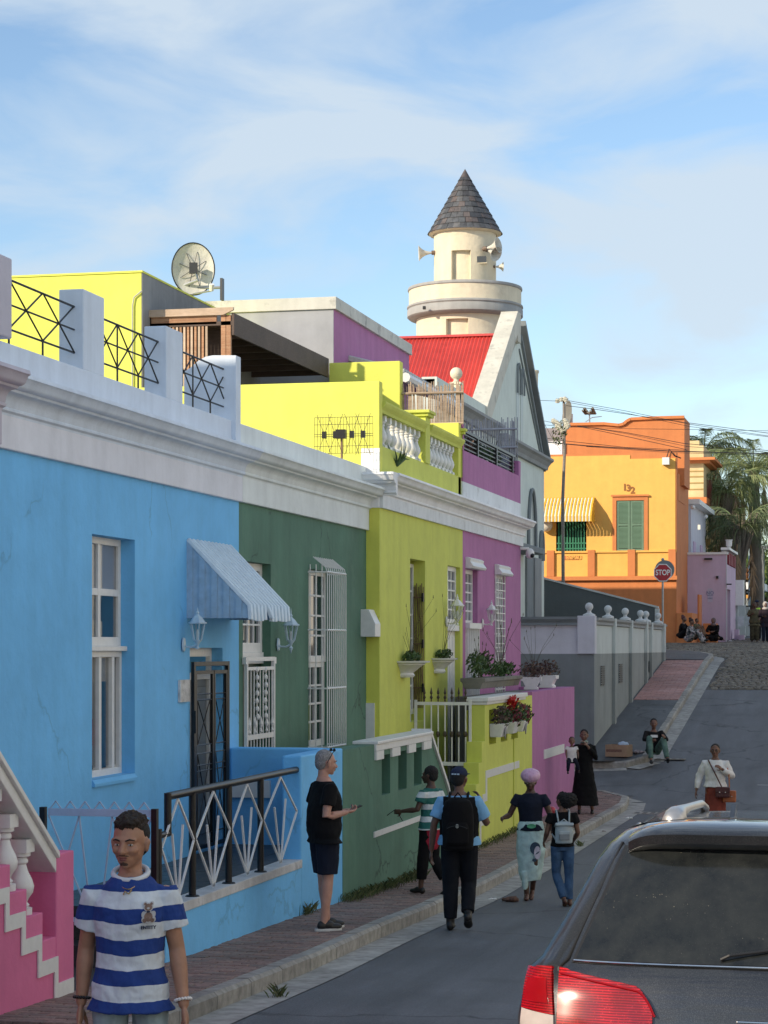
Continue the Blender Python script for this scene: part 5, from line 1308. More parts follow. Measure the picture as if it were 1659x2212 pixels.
for (x0, x1, yt, yb_) in ((968, 992, 1700, 1840), (1003, 1022, 1715, 1875)):
    A_, B_ = onX(cF(x0, yt), XM), onX(cF(x1, yb_), XM); lancet(A_.y, B_.y, B_.z-1.6, A_.z-.45, hood=.028)
A_, B_ = onX(cI(43, 800), XM), onX(cI(92, 1075), XM); lancet(A_.y, B_.y, -1.2, A_.z-1.15, hood=.05)
A_, B_ = onX(cI(122, 960), XM), onX(cI(140, 1160), XM); lancet(A_.y, B_.y, -1.2, A_.z-.8, hood=.06)
A_, B_ = onX(cI(14, 1110), XM+.5), onX(cI(140, 1155), XM+.5)
cnp = MB().box(XM, XM+.6, A_.y-1.5, B_.y, B_.z-.05, B_.z+.12).build('door_canopy', M_slate_paint, mos, bevel=.02)
sx0, sx1 = onX(cI(75, 1300), XM).y, onX(cI(118, 1300), XM).y
MB().box(XM, XM+.06, onX(cI(30, 1300), XM).y, onX(cI(72, 1300), XM).y, -2.5, B_.z-.06).build('doorway', M_slate_paint, mos)
MB().box(XM, XM+.1, sx0, sx1, -2.5, B_.z-.06).build('pilaster', M_trim, mos)
# ---- minaret
dM = 66.0; mc = onD(cF(565, 1320), dM); pm = F/dM
Zm = lambda y: (1398-(329.2+.2728*y))/pm
rm = lambda w: w*.2728/pm
cx_, cy_ = mc.x, mc.y
mn = thing('minaret', 'round cream minaret with balcony and slate cone roof rising behind the red roof', 'minaret', (cx_, cy_, 3))
acam = math.atan2(-cy_, -cx_)
def drum(name, r, z0, z1, ac, hw, nz0, nz1, mat):
    b = MB()
    full = [(r, z0), (r, nz0)], [(r, nz1), (r, z1)]
    for pr_ in full:
        if pr_[1][1]-pr_[0][1] > .01: b.lathe(pr_, (cx_, cy_, 0), 72, acam, acam+2*math.pi)
    b.lathe([(r, nz0), (r, nz1)], (cx_, cy_, 0), 64, ac+hw, ac-hw+2*math.pi)
    c, s_ = math.cos, math.sin; ri = r-.16
    for a in (ac-hw, ac+hw): b.quad((cx_+r*c(a), cy_+r*s_(a), nz0), (cx_+ri*c(a), cy_+ri*s_(a), nz0), (cx_+ri*c(a), cy_+ri*s_(a), nz1), (cx_+r*c(a), cy_+r*s_(a), nz1))
    b.lathe([(ri, nz0), (ri, nz1)], (cx_, cy_, 0), 8, ac-hw, ac+hw)
    b.lathe([(r, nz1), (ri, nz1)], (cx_, cy_, 0), 8, ac-hw, ac+hw); b.lathe([(r, nz0), (ri, nz0)], (cx_, cy_, 0), 8, ac-hw, ac+hw)
    return b.build(name, mat, mn, smooth=True, weld=True)
r_up, r_lo, r_b = rm(246), rm(386), rm(445)
zE = Zm(652); zBt = Zm(1085); zBb = Zm(1225); zMb = Zm(1330)
aU = acam-R(7.5)
drum('upper_drum', r_up, zBt-1, zE+.12, aU, R(18), zBt-1, Zm(790)-.1, M_cream)
drum('lower_drum', r_lo, 0, zMb+.1, acam-R(9.4), R(13), 0, Zm(1365)-.02, M_cream)
b = MB(); b.lathe([(r_b-.12, zBt-.05), (r_b, zBt-.05), (r_b, zBb)], (cx_, cy_, 0), 72); b.lathe([(r_b-.12, zBt-.05), (r_b-.12, zBb)], (cx_, cy_, 0), 72); b.lathe([(0, zBb+.05), (r_b, zBb+.05)], (cx_, cy_, 0), 72); b.build('balcony', M_cream, mn, smooth=True)
M_greystone = stucco('grey_stone_mould', (.36, .36, .35), .9, .4, .2, .12)
b = MB(); b.lathe([(r_b+.005, zBt-.08), (r_b+.03, zBt-.06), (r_b+.035, zBt-.02), (r_b+.02, zBt+.02), (r_b-.1, zBt+.03), (r_b-.14, zBt-.0)], (cx_, cy_, 0), 72); b.build('balcony_rim', M_greystone, mn, smooth=True)
b = MB(); b.lathe([(r_b, zBb+.02), (r_b+.05, zBb), (r_b+.06, zBb-.05), (r_b+.02, zBb-.09), (r_b+.05, zBb-.13), (r_b+.05, zMb+.08), (r_b-.02, zMb+.02), (r_lo-.02, zMb)], (cx_, cy_, 0), 72); b.build('balcony_base', M_greystone, mn, smooth=True)
b = MB(); re = rm(292); b.lathe([(r_up, zE-.0), (r_up+.03, zE-.03), (re-.02, zE-.0), (re-.01, zE+.04)], (cx_, cy_, 0), 72); b.build('eaves', M_cream, mn, smooth=True)
# slate tiles of the cone
zT = Zm(135); nrow = 11; Hc = zT-zE-.02
M_slate = vari('roof_slate', [(.06, .064, .072), (.085, .09, .10), (.12, .12, .125), (.045, .05, .06), (.13, .105, .10), (.075, .085, .095)], .7, .3, .5, 8)
MB().lathe([(re-.03, zE+.03), (0, zT-.03)], (cx_, cy_, 0), 48).build('cone_core', M_slate, mn, smooth=True)
for r_ in range(nrow):
    f0 = r_/nrow; f1 = (r_+1.25)/nrow; ra, rb = re*(1-f0), re*(1-min(f1, .995)); za, zb_ = zE+Hc*f0+.015, zE+Hc*min(f1, .995)+.0
    nt_ = max(7, int(2*math.pi*ra/.20)); o_ = rnd.random()
    for k in range(nt_):
        a0_ = 2*math.pi*(k+o_+rnd.uniform(-.04, .04))/nt_; a1_ = a0_+2*math.pi/nt_*.96
        if r_ > nrow-2: continue
        V = []
        for (rr_, z) in ((ra+.022, za+rnd.uniform(-.01, .01)), (rb+.004, zb_)):
            for a in (a0_, (a0_+a1_)/2, a1_):
                V.append((cx_+rr_*math.cos(a), cy_+rr_*math.sin(a), z))
        for (rr_, z) in ((ra+.000, za), (rb-.012, zb_)):
            for a in (a0_, (a0_+a1_)/2, a1_): V.append((cx_+rr_*math.cos(a), cy_+rr_*math.sin(a), z))
        b = MB(); b.add(V, [(0, 1, 4, 3), (1, 2, 5, 4), (0, 6, 7, 1), (1, 7, 8, 2), (0, 3, 9, 6), (2, 8, 11, 5)]); b.build('slate_tile', M_slate, mn)
MB().lathe([(re*.14, zT-Hc*.13), (0, zT+.02)], (cx_, cy_, 0), 24).build('cone_tip', M_slate, mn, smooth=True)
# horn loudspeakers
def horn(P_, dirv, s, lab):
    d = Vector(dirv).normalized(); x = d.orthogonal().normalized(); y = d.cross(x)
    t = thing('horn_loudspeaker', lab, 'loudspeaker', P_, group='horn loudspeakers on the minaret')
    def ring(dist, r, n=18): return [Vector(P_)+d*dist+x*(r*math.cos(2*math.pi*k/n))+y*(r*math.sin(2*math.pi*k/n)) for k in range(n)]
    V = []; prof = [(0, .03), (.1, .045), (.2, .07), (.3, .12), (.38, .19), (.42, .25), (.425, .245), (.38, .18), (.3, .11), (.2, .06), (.12, .02)]
    for (dd, r) in prof: V += ring(dd*s, r*s)
    b = MB(); b.add(V, [(i*18+k, i*18+(k+1) % 18, (i+1)*18+(k+1) % 18, (i+1)*18+k) for i in range(len(prof)-1) for k in range(18)]); b.build('horn', plain('ivory_horn', (.58, .56, .50), .5), t, smooth=True)
    b = MB(); b.tube([Vector(P_)-d*.12*s, Vector(P_)+d*.02*s], .07*s, 10); b.build('driver', plain('brown_driver', (.16, .11, .08), .5), t)
    return t
H1 = onD(cF(305, 795), dM-.2); horn(H1, (-1, -.25, -.05), .95, 'horn loudspeaker pointing left from the minaret drum')
H2 = onD(cF(735, 760), dM-.95); horn(H2, (.9, -.25, .15), .95, 'upper of the two horn loudspeakers on the right of the minaret drum')
H3 = onD(cF(800, 905), dM-.4); horn(H3, (1, .3, .0), .6, 'small dark-backed horn loudspeaker low at the right of the minaret')
H4 = onD(cF(745, 775), dM-.9); horn(H4, (.75, -.5, -.4), .9, 'lower of the paired horn loudspeakers on the minaret front')
p_ = onD(cF(688, 848), dM-.85); MB().box(p_.x-.16, p_.x+.16, p_.y-.05, p_.y+.1, p_.z-.09, p_.z+.09).build('flood_light', plain('dark_floodlight_glass', (.05, .055, .06), .3), mn); MB().box(p_.x-.19, p_.x+.19, p_.y-.03, p_.y+.12, p_.z-.12, p_.z-.091).build('flood_light_frame', M_cream, mn)
p_ = onD(cF(243, 1235), dM-1.5); MB().box(p_.x-.04, p_.x+.04, p_.y-.05, p_.y+.05, p_.z-.03, p_.z+.06).build('small_camera', M_iron, mn)
# second little turret behind the gable
d2 = 72; t2 = onD(cF(1095, 1850), d2); p2 = F/d2; Z2 = lambda y: (1398-(329.2+.2728*y))/p2; r2 = lambda w: w*.2728/p2
tu = thing('turret', 'small pale round turret peeking out behind the far side of the gable', 'turret', (t2.x, t2.y, 3))
MB().lathe([(0, Z2(1725)), (r2(55), Z2(1727)), (r2(58), Z2(1740)), (r2(50), Z2(1755)), (r2(46), Z2(1890)), (r2(60), Z2(1905)), (r2(55), Z2(1930)), (r2(48), Z2(1945)), (r2(62), Z2(1965)), (r2(58), Z2(1995)), (r2(38), Z2(2030)), (r2(36), -2)], (t2.x, t2.y, 0), 32).build('drum', M_cream, tu, smooth=True)
# boundary wall of the mosque
XG = -6.75; yg0, yg1 = 51.3, onX(cJ(1000, 300), XG).y
zt_ = onX(cJ(548, 207), XG).z; zpaint = onX(cJ(548, 445), XG).z
gw = thing('boundary_wall', 'two-tone grey boundary wall with ball finials climbing the hill', 'wall', (XG, 58, -2.3))
M_lw = stucco('pale_lilac_grey_plaster', (.62, .62, .68), .85, .25, .12, .06)
M_sg = stucco('mid_grey_green_paint', (.26, .285, .28), .85, .3, .2, .12, crack=.1)
zcb = onX(cJ(548, 262), XG).z
MB().box(-12, XG-.0, yg0, yg0+.25, zpaint, zcb).build('upper_panel', M_lw, gw)
MB().box(-12, XG+.003, yg0-.004, yg0+.25, -3, zpaint-.0).build('lower_wall', M_slate_paint, gw)
pe = onY(cJ(442, 300), yg0-.05).x
MB().box(pe, XG+.03, yg0-.06, yg0+.26, zpaint+.0, zt_+.02).build('corner_pillar', M_lw, gw, bevel=.01)
b = MB(); b.prism([(yg0-.12, zt_), (yg0-.12, zt_-.06), (yg0-.06, zt_-.14), (yg0-.08, zt_-.2), (yg0-.02, zcb), (yg0+.25, zcb), (yg0+.25, zt_)], 'x', -12, pe-.001); b.build('coping', M_slate_paint, gw)
dgap = (onX(cJ(868, 400), XG).y, onX(cJ(905, 400), XG).y)
pyl = [onX(cJ(x, 300), XG).y for x in (668, 775, 873, 905, 985)]
MB().box(XG-.25, XG, yg0+.26, yg1, zpaint, zcb).build('upper_panel', M_wallpale, gw)
MB().wall('x', XG+.002, XG-.25, yg0+.26, yg1, -3, zpaint-.0006, [(dgap[0]+.1, dgap[1]-.05, road(65)+.1, zpaint-.25)]).build('lower_wall', M_sg, gw)
MB().box(XG-.3, XG-.28, dgap[0], dgap[1], -3, zpaint).build('gate_leaf', M_slate_dark, gw)
for i, y in enumerate(pyl):
    w = .28 if i < 4 else .4
    MB().box(XG+.0, XG+.09, y-w/2, y+w/2, zpaint, zt_-.0).build('pilaster', M_wallpale, gw, bevel=.008); MB().box(XG+.003, XG+.085, y-w/2-.01, y+w/2+.01, road(y)+.0, zpaint-.0008).build('pilaster_base', M_sg, gw, bevel=.008)
ends = [yg0+.26]+[v for y in pyl for v in (y-.14, y+.14)]+[yg1]
for i in range(0, len(ends)-1, 2):
    if ends[i+1]-ends[i] > .1:
        b = MB(); b.prism([(XG-.3, zt_-.02), (XG+.08, zt_-.02), (XG+.08, zt_-.07), (XG+.03, zt_-.12), (XG+.05, zt_-.18), (XG+.005, zcb), (XG-.3, zcb)], 'y', ends[i], ends[i+1]); b.build('coping', M_trim, gw)
bx = [518, 638, 748, 845, 880, 958]
for i, x_ in enumerate(bx):
    if i == 0: P_ = onY(cJ(x_, 205), yg0+.1); y_b = yg0+.1; x_b = P_.x
    else: x_b = XG-.1; y_b = onX(cJ(x_, 215), XG-.1).y
    MB().lathe([(0, 0), (.15, 0), (.15, .05), (.06, .09), (.045, .13), (.06, .155)]+[(.098*math.sin(math.pi*(k+2)/12), .235-.098*math.cos(math.pi*(k+2)/12)) for k in range(10)]+[(0, .333)], (x_b, y_b, zt_+.0), 18).build('ball_finial', plain('pale_stone_ball', (.60, .62, .62), .8), gw, smooth=True)
for (xa, xb, ya_, yb_) in ((587, 612, 520, 645), (703, 726, 508, 628)):
    A_, B_ = onX(cJ(xa, ya_), XG), onX(cJ(xb, yb_), XG)
    g = MB().box(XG+.003, XG+.02, A_.y, B_.y, B_.z, A_.z).build('air_vent', M_slate_paint, gw)
    n = 9
    for k in range(n): z = B_.z+(A_.z-B_.z)*(k+.3)/n; MB().box(XG+.02, XG+.035, A_.y+.04, B_.y-.04, z, z+(A_.z-B_.z)/n*.5).build('louvre', M_iron, g)
# ramp wall
Yr = 71.0; R0, R1, R2 = onY(cI(140, 1326), Yr), onY(cI(905, 1520), Yr), onY(cI(905, 1640), Yr)
rw = thing('ramp_wall', 'dark slate side wall with sloping top behind the ball-topped wall', 'wall', (R1.x, Yr, -1))
MB().prism([(R0.x-2, -2), (R0.x-2, R0.z+.45), (R0.x, R0.z), (R1.x, R1.z), (R1.x, -1.5)], 'y', Yr, Yr+.25).build('wall', M_slate_dark, rw)
b = MB(); V = []
for (x, z) in ((R0.x-2, R0.z+.45), (R0.x, R0.z), (R1.x+.08, R1.z-.02)):
    V += [(x, Yr-.04, z+.003), (x, Yr+.3, z+.003), (x, Yr+.3, z+.06), (x, Yr-.04, z+.06)]
b.add(V, [(0, 3, 2, 1), (8, 9, 10, 11)]+[(i+4*k, (i+1) % 4+4*k, (i+1) % 4+4+4*k, i+4+4*k) for k in range(2) for i in range(4)]); b.build('coping', M_wallpale, rw)
MB().box(R1.x-.02, R1.x+.1, Yr-.05, Yr+.3, -1.5, R1.z-.03).build('end_post', M_wallpale, rw)
# stop sign
ss = onD(cI(953, 1286), 69.3)
sg_ = thing('stop_sign', 'red octagonal STOP sign on a grey pole at the top of the pavement', 'sign', (ss.x, ss.y, road(ss.y)+.1))
def face_frame(C_): 
    d = Vector((-C_.x, -C_.y, 0)).normalized(); x = Vector((-d.y, d.x, 0)); return d, x, Vector((0, 0, 1))
d_, x_, y_ = face_frame(ss); rs = .30
def octo(b, C_, r, off, th):
    V = []
    for o in (off, off+th):
        for k in range(8): a = R(22.5+45*k); V.append(C_+d_*o+x_*(r*math.cos(a))+y_*(r*math.sin(a)))
    b.add(V, [tuple(range(8)), tuple(range(15, 7, -1))]+[(i, (i+1) % 8, 8+(i+1) % 8, 8+i) for i in range(8)]); return b
MB().lathe([(0, 0), (.31, 0), (.31, .02), (0, .02)], (0, 0, 0), 24).build('backing_disc', M_slate_paint, sg_, local=True)
bd = sg_.children[-1]; bd.location = (ss - d_*.03)+Vector((.06, 0, .09)) - sg_.location; bd.rotation_euler = d_.to_track_quat('Z', 'Y').to_euler()
octo(MB(), ss, rs, 0, .012).build('plate', M_wpaint, sg_); octo(MB(), ss, rs*.90, .012, .004).build('red_face', plain('sign_red', (.42, .01, .02), .4, var=.05), sg_)
def text_obj(body, C_, size, mat, parent, dd, name='lettering', bold=.0, extr=.002, sx=1):
    cu = bpy.data.curves.new(name, 'FONT'); cu.body = body; cu.size = size; cu.align_x = 'CENTER'; cu.align_y = 'CENTER'; cu.extrude = extr; cu.offset = bold
    o = bpy.data.objects.new(name, cu); COL.objects.link(o); cu.materials.append(mat)
    dg = bpy.context.evaluated_depsgraph_get(); me = bpy.data.meshes.new_from_object(o.evaluated_get(dg)); bpy.data.objects.remove(o)
    o = bpy.data.objects.new(name, me); COL.objects.link(o)
    x = Vector((-dd.y, dd.x, 0)).normalized(); z = dd.normalized(); y = z.cross(x)
    M_ = Matrix((x*sx, y, z)).transposed().to_4x4(); M_.translation = C_
    o.matrix_world = M_
    if parent: o.parent = parent; o.matrix_parent_inverse = worldmat(parent).inverted()
    return o
text_obj('STOP', ss+d_*.018, .24, M_wpaint, sg_, d_, bold=.006, sx=.78)
MB().tube([(ss.x-d_.x*.05, ss.y-d_.y*.05, road(ss.y)), (ss.x-d_.x*.05, ss.y-d_.y*.05, ss.z+.35)], .032, 8).build('pole', M_galv, sg_)
MB().ball((ss.x-d_.x*.05, ss.y-d_.y*.05, ss.z+.42), .05, 8, 6).build('pole_knob', M_galv, sg_)
# ORANGE HOUSE
YO = 85.4
qI = lambda x, y, Y=YO: onY(cI(x, y), Y)
org = thing('house', 'orange and amber house number 132 with green shutters and striped awning', 'house', (-12, YO, .2))
xr = qI(1045, 900).x; zt = qI(800, 522).z; ztl = qI(400, 490).z; zled = qI(600, 1310).z
wq = (qI(643, 803), qI(828, 1140)); wb = (qI(238, 945), qI(442, 1145))
MB().wall('y', YO, YO+.4, -24, xr, -2, ztl, [(wb[0].x, wb[1].x, wb[1].z, wb[0].z+.7), (wq[0].x, wq[1].x, wq[1].z, wq[0].z)]).build('wall', M_orange, org)
MB().box(xr-.35, xr, YO+.401, YO+5.2, -2, zt-.6).build('side_wall', M_orange, org)
xs = qI(735, 500).x
MB().wall('y', YO-.03, YO-.001, -24, xs, zled, ztl-.08, [(wb[0].x, wb[1].x, wb[1].z, wb[0].z+.7), (wq[0].x, wq[1].x, wq[1].z, wq[0].z)]).build('amber_front', M_amber, org)
MB().wall('y', YO-.03, YO-.001, xs, xr-.04, zled, zt, [(wb[0].x, wb[1].x, wb[1].z, wb[0].z+.7), (wq[0].x, wq[1].x, wq[1].z, wq[0].z)]).build('amber_front', M_amber, org)
YU = YO+1.3
up_ = [onY(cI(x, y), YU) for x, y in ((296, 700), (296, 292), (410, 290), (560, 287), (660, 297), (692, 288), (712, 270), (738, 256), (900, 248), (1098, 243), (1098, 700))]
MB().prism([(p_.x, p_.z) for p_ in up_], 'y', YU, YU+2.4).build('upper_storey', M_orange, org)
b = MB()
for i in range(1, len(up_)-2):
    a, c_ = up_[i], up_[i+1]; b.bar((a.x, YU-.05, a.z+.0), (c_.x, YU-.05, c_.z+.0), .12, .11)
b.build('parapet_mould', M_orange, org)
MB().box(xr-.3, xr+.02, YO+.5, YU+2, zt-1.6, zt-.55).build('stepped_side_parapet', M_orange, org)
# ledges, pilasters
b = MB(); b.box(-24, xr+.04, YO-.16, YO-.031, zled-.16, zled); b.build('lower_ledge', M_orange, org, bevel=.01)
zpl = qI(600, 1142).z
b = MB(); b.box(-24, xr+.02, YO-.10, YO-.0305, zpl-.06, zpl+.02); b.build('upper_ledge', M_amber, org, bevel=.01)
for (xa, xb) in ((178, 228), (452, 500), (720, 770), (992, 1042)):
    MB().box(qI(xa, 1200).x, qI(xb, 1200).x, YO-.14, YO-.0312, zled+.001, zpl+.05).build('pilaster', M_orange, org, bevel=.01)
# plaque
a, c_ = qI(292, 1173), qI(391, 1198); MB().box(a.x, c_.x, YO-.06, YO-.031, c_.z, a.z).build('name_plate', M_orange, org)
text_obj('ENMAU', Vector(((a.x+c_.x)/2+.1, YO-.065, (a.z+c_.z)/2)), .22, M_amber, org, Vector((0, -1, 0)), bold=.004, sx=.8)
for ch, x_, y_ in (('1', 699, 715), ('3', 724, 720), ('2', 752, 735)):
    p_ = qI(x_, y_); text_obj(ch, Vector((p_.x, YO-.05, p_.z)), .36, plain('rust_numeral', (.30, .12, .03), .7), org, Vector((0, -1, 0)), name='house_number', bold=.012)
# shutters
M_shut = plain('sage_green_shutter', (.13, .22, .15), .6, var=.1)
b = MB(); e = .15; b.box(wq[0].x-e, wq[0].x, YO-.08, YO-.0305, wq[1].z, wq[0].z+e); b.box(wq[1].x, wq[1].x+e, YO-.08, YO-.0305, wq[1].z, wq[0].z+e); b.box(wq[0].x, wq[1].x, YO-.08, YO-.0305, wq[0].z, wq[0].z+e); b.build('window_surround', M_orange, org)
MB().box(wq[0].x-e-.05, wq[1].x+e+.05, YO-.14, YO-.081, wq[0].z+e, wq[0].z+e+.07).build('window_ledge', M_orange, org)
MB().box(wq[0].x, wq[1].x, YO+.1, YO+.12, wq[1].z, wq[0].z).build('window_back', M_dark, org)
xm = (wq[0].x+wq[1].x)/2
for (xa, xb) in ((wq[0].x+.01, xm-.01), (xm+.01, wq[1].x-.01)):
    b = MB(); zm_ = (wq[0].z+wq[1].z)/2
    b.box(xa, xa+.08, YO-.04, YO, wq[1].z, wq[0].z); b.box(xb-.08, xb, YO-.04, YO, wq[1].z, wq[0].z)
    for z in (wq[1].z, zm_, wq[0].z-.09): b.box(xa+.08, xb-.08, YO-.04, YO, z, z+.09)
    s_ = b.build('shutter', M_shut, org); sm = None
    n = 38
    for k in range(n):
        z = wq[1].z+.1+(wq[0].z-wq[1].z-.2)*k/n
        if abs(z-zm_) < .07: continue
        if sm is None:
            bb_ = MB(); bb_.obox((0, 0, 0), Vector((1, 0, 0)), Vector((0, math.cos(R(35)), math.sin(R(-35)))), Vector((0, math.sin(R(35)), math.cos(R(35)))), .5, .006, .034); o = bb_.build('louvre_slat', M_shut, s_, local=True); sm = o.data
        else: o = link('louvre_slat', sm, s_)
        o.location = Vector(((xa+xb)/2, YO-.02, z+.04))-Vector(org.location); o.scale = (xb-xa-.16, 1, 1)
# barred window and awning
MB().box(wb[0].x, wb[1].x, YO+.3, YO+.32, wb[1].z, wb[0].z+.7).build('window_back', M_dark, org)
M_gbar = plain('emerald_bar', (.03, .20, .11), .5)
for i in range(10): x = wb[0].x+.1+(wb[1].x-wb[0].x-.2)*i/9; MB().box(x-.03, x+.03, YO+.02, YO+.06, wb[1].z, wb[0].z+.6).build('window_bar', M_gbar, org)
for f in (.08, .24): z = wb[1].z+f*1.3; MB().box(wb[0].x, wb[1].x, YO, YO+.019, z, z+.05).build('window_rail', M_gbar, org)
A0, A1_ = qI(157, 788), qI(497, 788); prj = .95; Af = onY(cI(300, 900), YO-prj)
awn = thing('awning', 'yellow and white striped metal awning on the amber house front', 'awning', ((A0.x+A1_.x)/2, YO-.4, A0.z-.5))
M_ystripe = plain('awning_yellow', (.75, .42, .03), .5); M_wstripe = plain('awning_white', (.80, .76, .62), .5)
zf = onY(cI(300, 905), YO-prj).z; zv = onY(cI(300, 943), YO-prj).z; n = 30; W_ = A1_.x-A0.x
for i in range(n):
    xa, xb = A0.x+W_*i/n, A0.x+W_*(i+1)/n; h = .02 if i % 2 else 0
    b = MB(); b.add([(xa, YO-.05, A0.z+h), (xb, YO-.05, A0.z+h), (xb, YO-prj*.6-h, A0.z-(A0.z-zf)*.45+h), (xa, YO-prj*.6-h, A0.z-(A0.z-zf)*.45+h), (xa, YO-prj-h, zf), (xb, YO-prj-h, zf), (xa, YO-prj-h, zv), (xb, YO-prj-h, zv)], [(0, 1, 2, 3), (3, 2, 5, 4), (4, 5, 7, 6)])
    b.build('awning_strip', M_ystripe if i % 2 else M_wstripe, awn)
for x in (A0.x, A1_.x):
    b = MB(); b.add([(x, YO-.04, A0.z-.01), (x, YO-prj*.6, A0.z-(A0.z-zf)*.45-.01), (x, YO-prj, zf-.01), (x, YO-prj, zv), (x, YO-.04, zv)], [(0, 1, 2, 3, 4)]); b.build('side_panel', M_ystripe, awn)
p_ = qI(177, 970); MB().ball((p_.x, YO-.25, p_.z), .26, 16, 10).build('globe_lamp', plain('milk_glass', (.75, .7, .6), .3), org, smooth='all')
p_ = qI(980, 537); b = MB(); b.box(p_.x-.15, p_.x+.12, YO-.3, YO-.05, p_.z-.16, p_.z+.12); b.build('floodlight', M_wpaint, org); MB().tube([(p_.x, YO-.1, p_.z+.1), (p_.x+.1, YO-.1, p_.z+.45), (p_.x+.3, YO-.05, p_.z+.2), (p_.x+.55, YO, p_.z+.1)], .025, 6).build('bracket', M_iron, org)
# bench-like plinths by the orange side wall
xb_ = xr+.02
A_ = onD(cS(135, 480), 86); 
pl_ = thing('masonry_bench', 'brown plastered bench blocks against the orange side wall', 'bench', (xr+.3, YO+1, .2))
MB().box(xr+.001, xr+.62, YO-.1, YO+2.2, -.5, qI(1080, 1555).z).build('seat_block', M_orange, pl_, bevel=.02)
MB().box(xr+.62, xr+.7, YO+2.2, YO+3.4, -.5, 2.1).build('back_block', M_orange, pl_, bevel=.02)
MB().box(xr+.8, xr+1.35, YO+2.6, YO+3.4, -.5, .95).build('end_block', M_orange, pl_, bevel=.03)
# grey & white structures left of the orange upper storey
gb = thing('roof_structure', 'grey tarpaulin hut with white parapet on the roof left of the orange gable', 'roof hut', (-22, 87, 7))
a, c_ = onY(cI(130, 318), 87), onY(cI(295, 400), 87); MB().box(a.x-4, c_.x, 87, 88, c_.z-1.5, a.z).build('hut', stucco('grey_tarpaulin', (.28, .25, .26), .8, .4, .2, .2), gb)
a, c_ = onY(cI(130, 408), 86.5), onY(cI(278, 484), 86.5); MB().box(a.x-4, c_.x, 86.5, 86.7, c_.z-.5, a.z).build('parapet', white, gb)
# far roof aerials
an2 = thing('tv_antenna', 'old aerial with a flat cluster of rods on the orange roof', 'antenna', onY(cI(463, 285), 88))
p0, p1 = onY(cI(463, 288), 88), onY(cI(461, 215), 88); MB().tube([p0, p1], .03, 6).build('mast', M_galv, an2)
a, c_ = onY(cI(424, 205), 88), onY(cI(492, 213), 88)
for i in range(9): f = i/8; MB().tube([(a.x+(c_.x-a.x)*f, 87.6, a.z+.1*math.sin(i)), (a.x+(c_.x-a.x)*f, 88.5, a.z-.05)], .04, 5).build('element', M_oldconc, an2)
MB().tube([a, p1, c_], .03, 5).build('boom', M_oldconc, an2); MB().tube([onY(cI(435, 275), 88), onY(cI(480, 245), 88), onY(cI(545, 238), 88)], .015, 5).build('element', M_galv, an2)
dd2 = thing('satellite_dish', 'small grey satellite dish seen edge-on beside the utility pole', 'satellite dish', onY(cI(330, 230), 88))
c_ = onY(cV(855, 710), 88); dv, xx_, yy_ = frame_from((-.85, -.5, .1)); V = []
for r_ in range(5):
    for k in range(24): a = 2*math.pi*k/24; f = r_/4; V.append(c_+xx_*(.5*f*math.cos(a))+yy_*(.56*f*math.sin(a))+dv*(.12*f*f))
b = MB(); b.add(V, [(r_*24+k, r_*24+(k+1) % 24, (r_+1)*24+(k+1) % 24, (r_+1)*24+k) for r_ in range(4) for k in range(24)]); b.build('reflector', M_oldconc, dd2, smooth='all')
MB().tube([onY(cV(905, 970), 88), onY(cV(905, 680), 88)], .06, 8).build('mast', M_wpaint, dd2)
# utility pole and wires
YPO = 76
up0 = onY(cI(290, 118), YPO); up1 = onY(cI(288, 1370), YPO)
ut = thing('utility_pole', 'tall grey utility pole crowded with insulators in front of the amber house', 'utility pole', (up1.x, YPO, -1))
MB().tube([(up1.x, YPO, -1), (up1.x-.03, YPO, up1.z+3), (up0.x+.02, YPO, up0.z-2), (up0.x, YPO, up0.z)], [.062, .058, .052, .048], 10).build('pole', woodmat('grey_pole', (.18, .16, .14), (.3, .27, .24)), ut, smooth=True)
M_ins = plain('ceramic_insulator', (.62, .60, .50), .3)
def insul(x, z, r=.07): MB().lathe([(0, -.08), (r*.7, -.07), (r, -.02), (r*.6, 0), (r, .03), (r*.6, .07), (0, .09)], (x, YPO-.1, z), 8).build('insulator', M_ins, ut, smooth=True)
for (x_, y_) in ((275, 126), (298, 122), (308, 130), (250, 136), (222, 268), (232, 274), (243, 280), (252, 290), (262, 300), (270, 312), (300, 268), (308, 276), (316, 290), (305, 300), (322, 302), (258, 318), (268, 326), (280, 334), (246, 306), (296, 328), (312, 314)):
    p_ = qI(x_, y_, YPO); insul(p_.x, p_.z, .09)
for (xa, xb, y_) in ((215, 330, 285), (240, 320, 310), (240, 318, 128)):
    a, c_ = qI(xa, y_, YPO), qI(xb, y_, YPO); MB().box(a.x, c_.x, YPO-.14, YPO-.09, a.z-.04, a.z+.04).build('cross_arm', M_slate_paint, ut)
b = MB(); c_ = qI(262, 350, YPO); leafcloud(b, (c_.x, YPO-.1, c_.z), (.3, .15, .5), 120, .12); b.build('creeper', M_grassm, ut)
M_cable = plain('black_cable', (.02, .02, .022), .6)
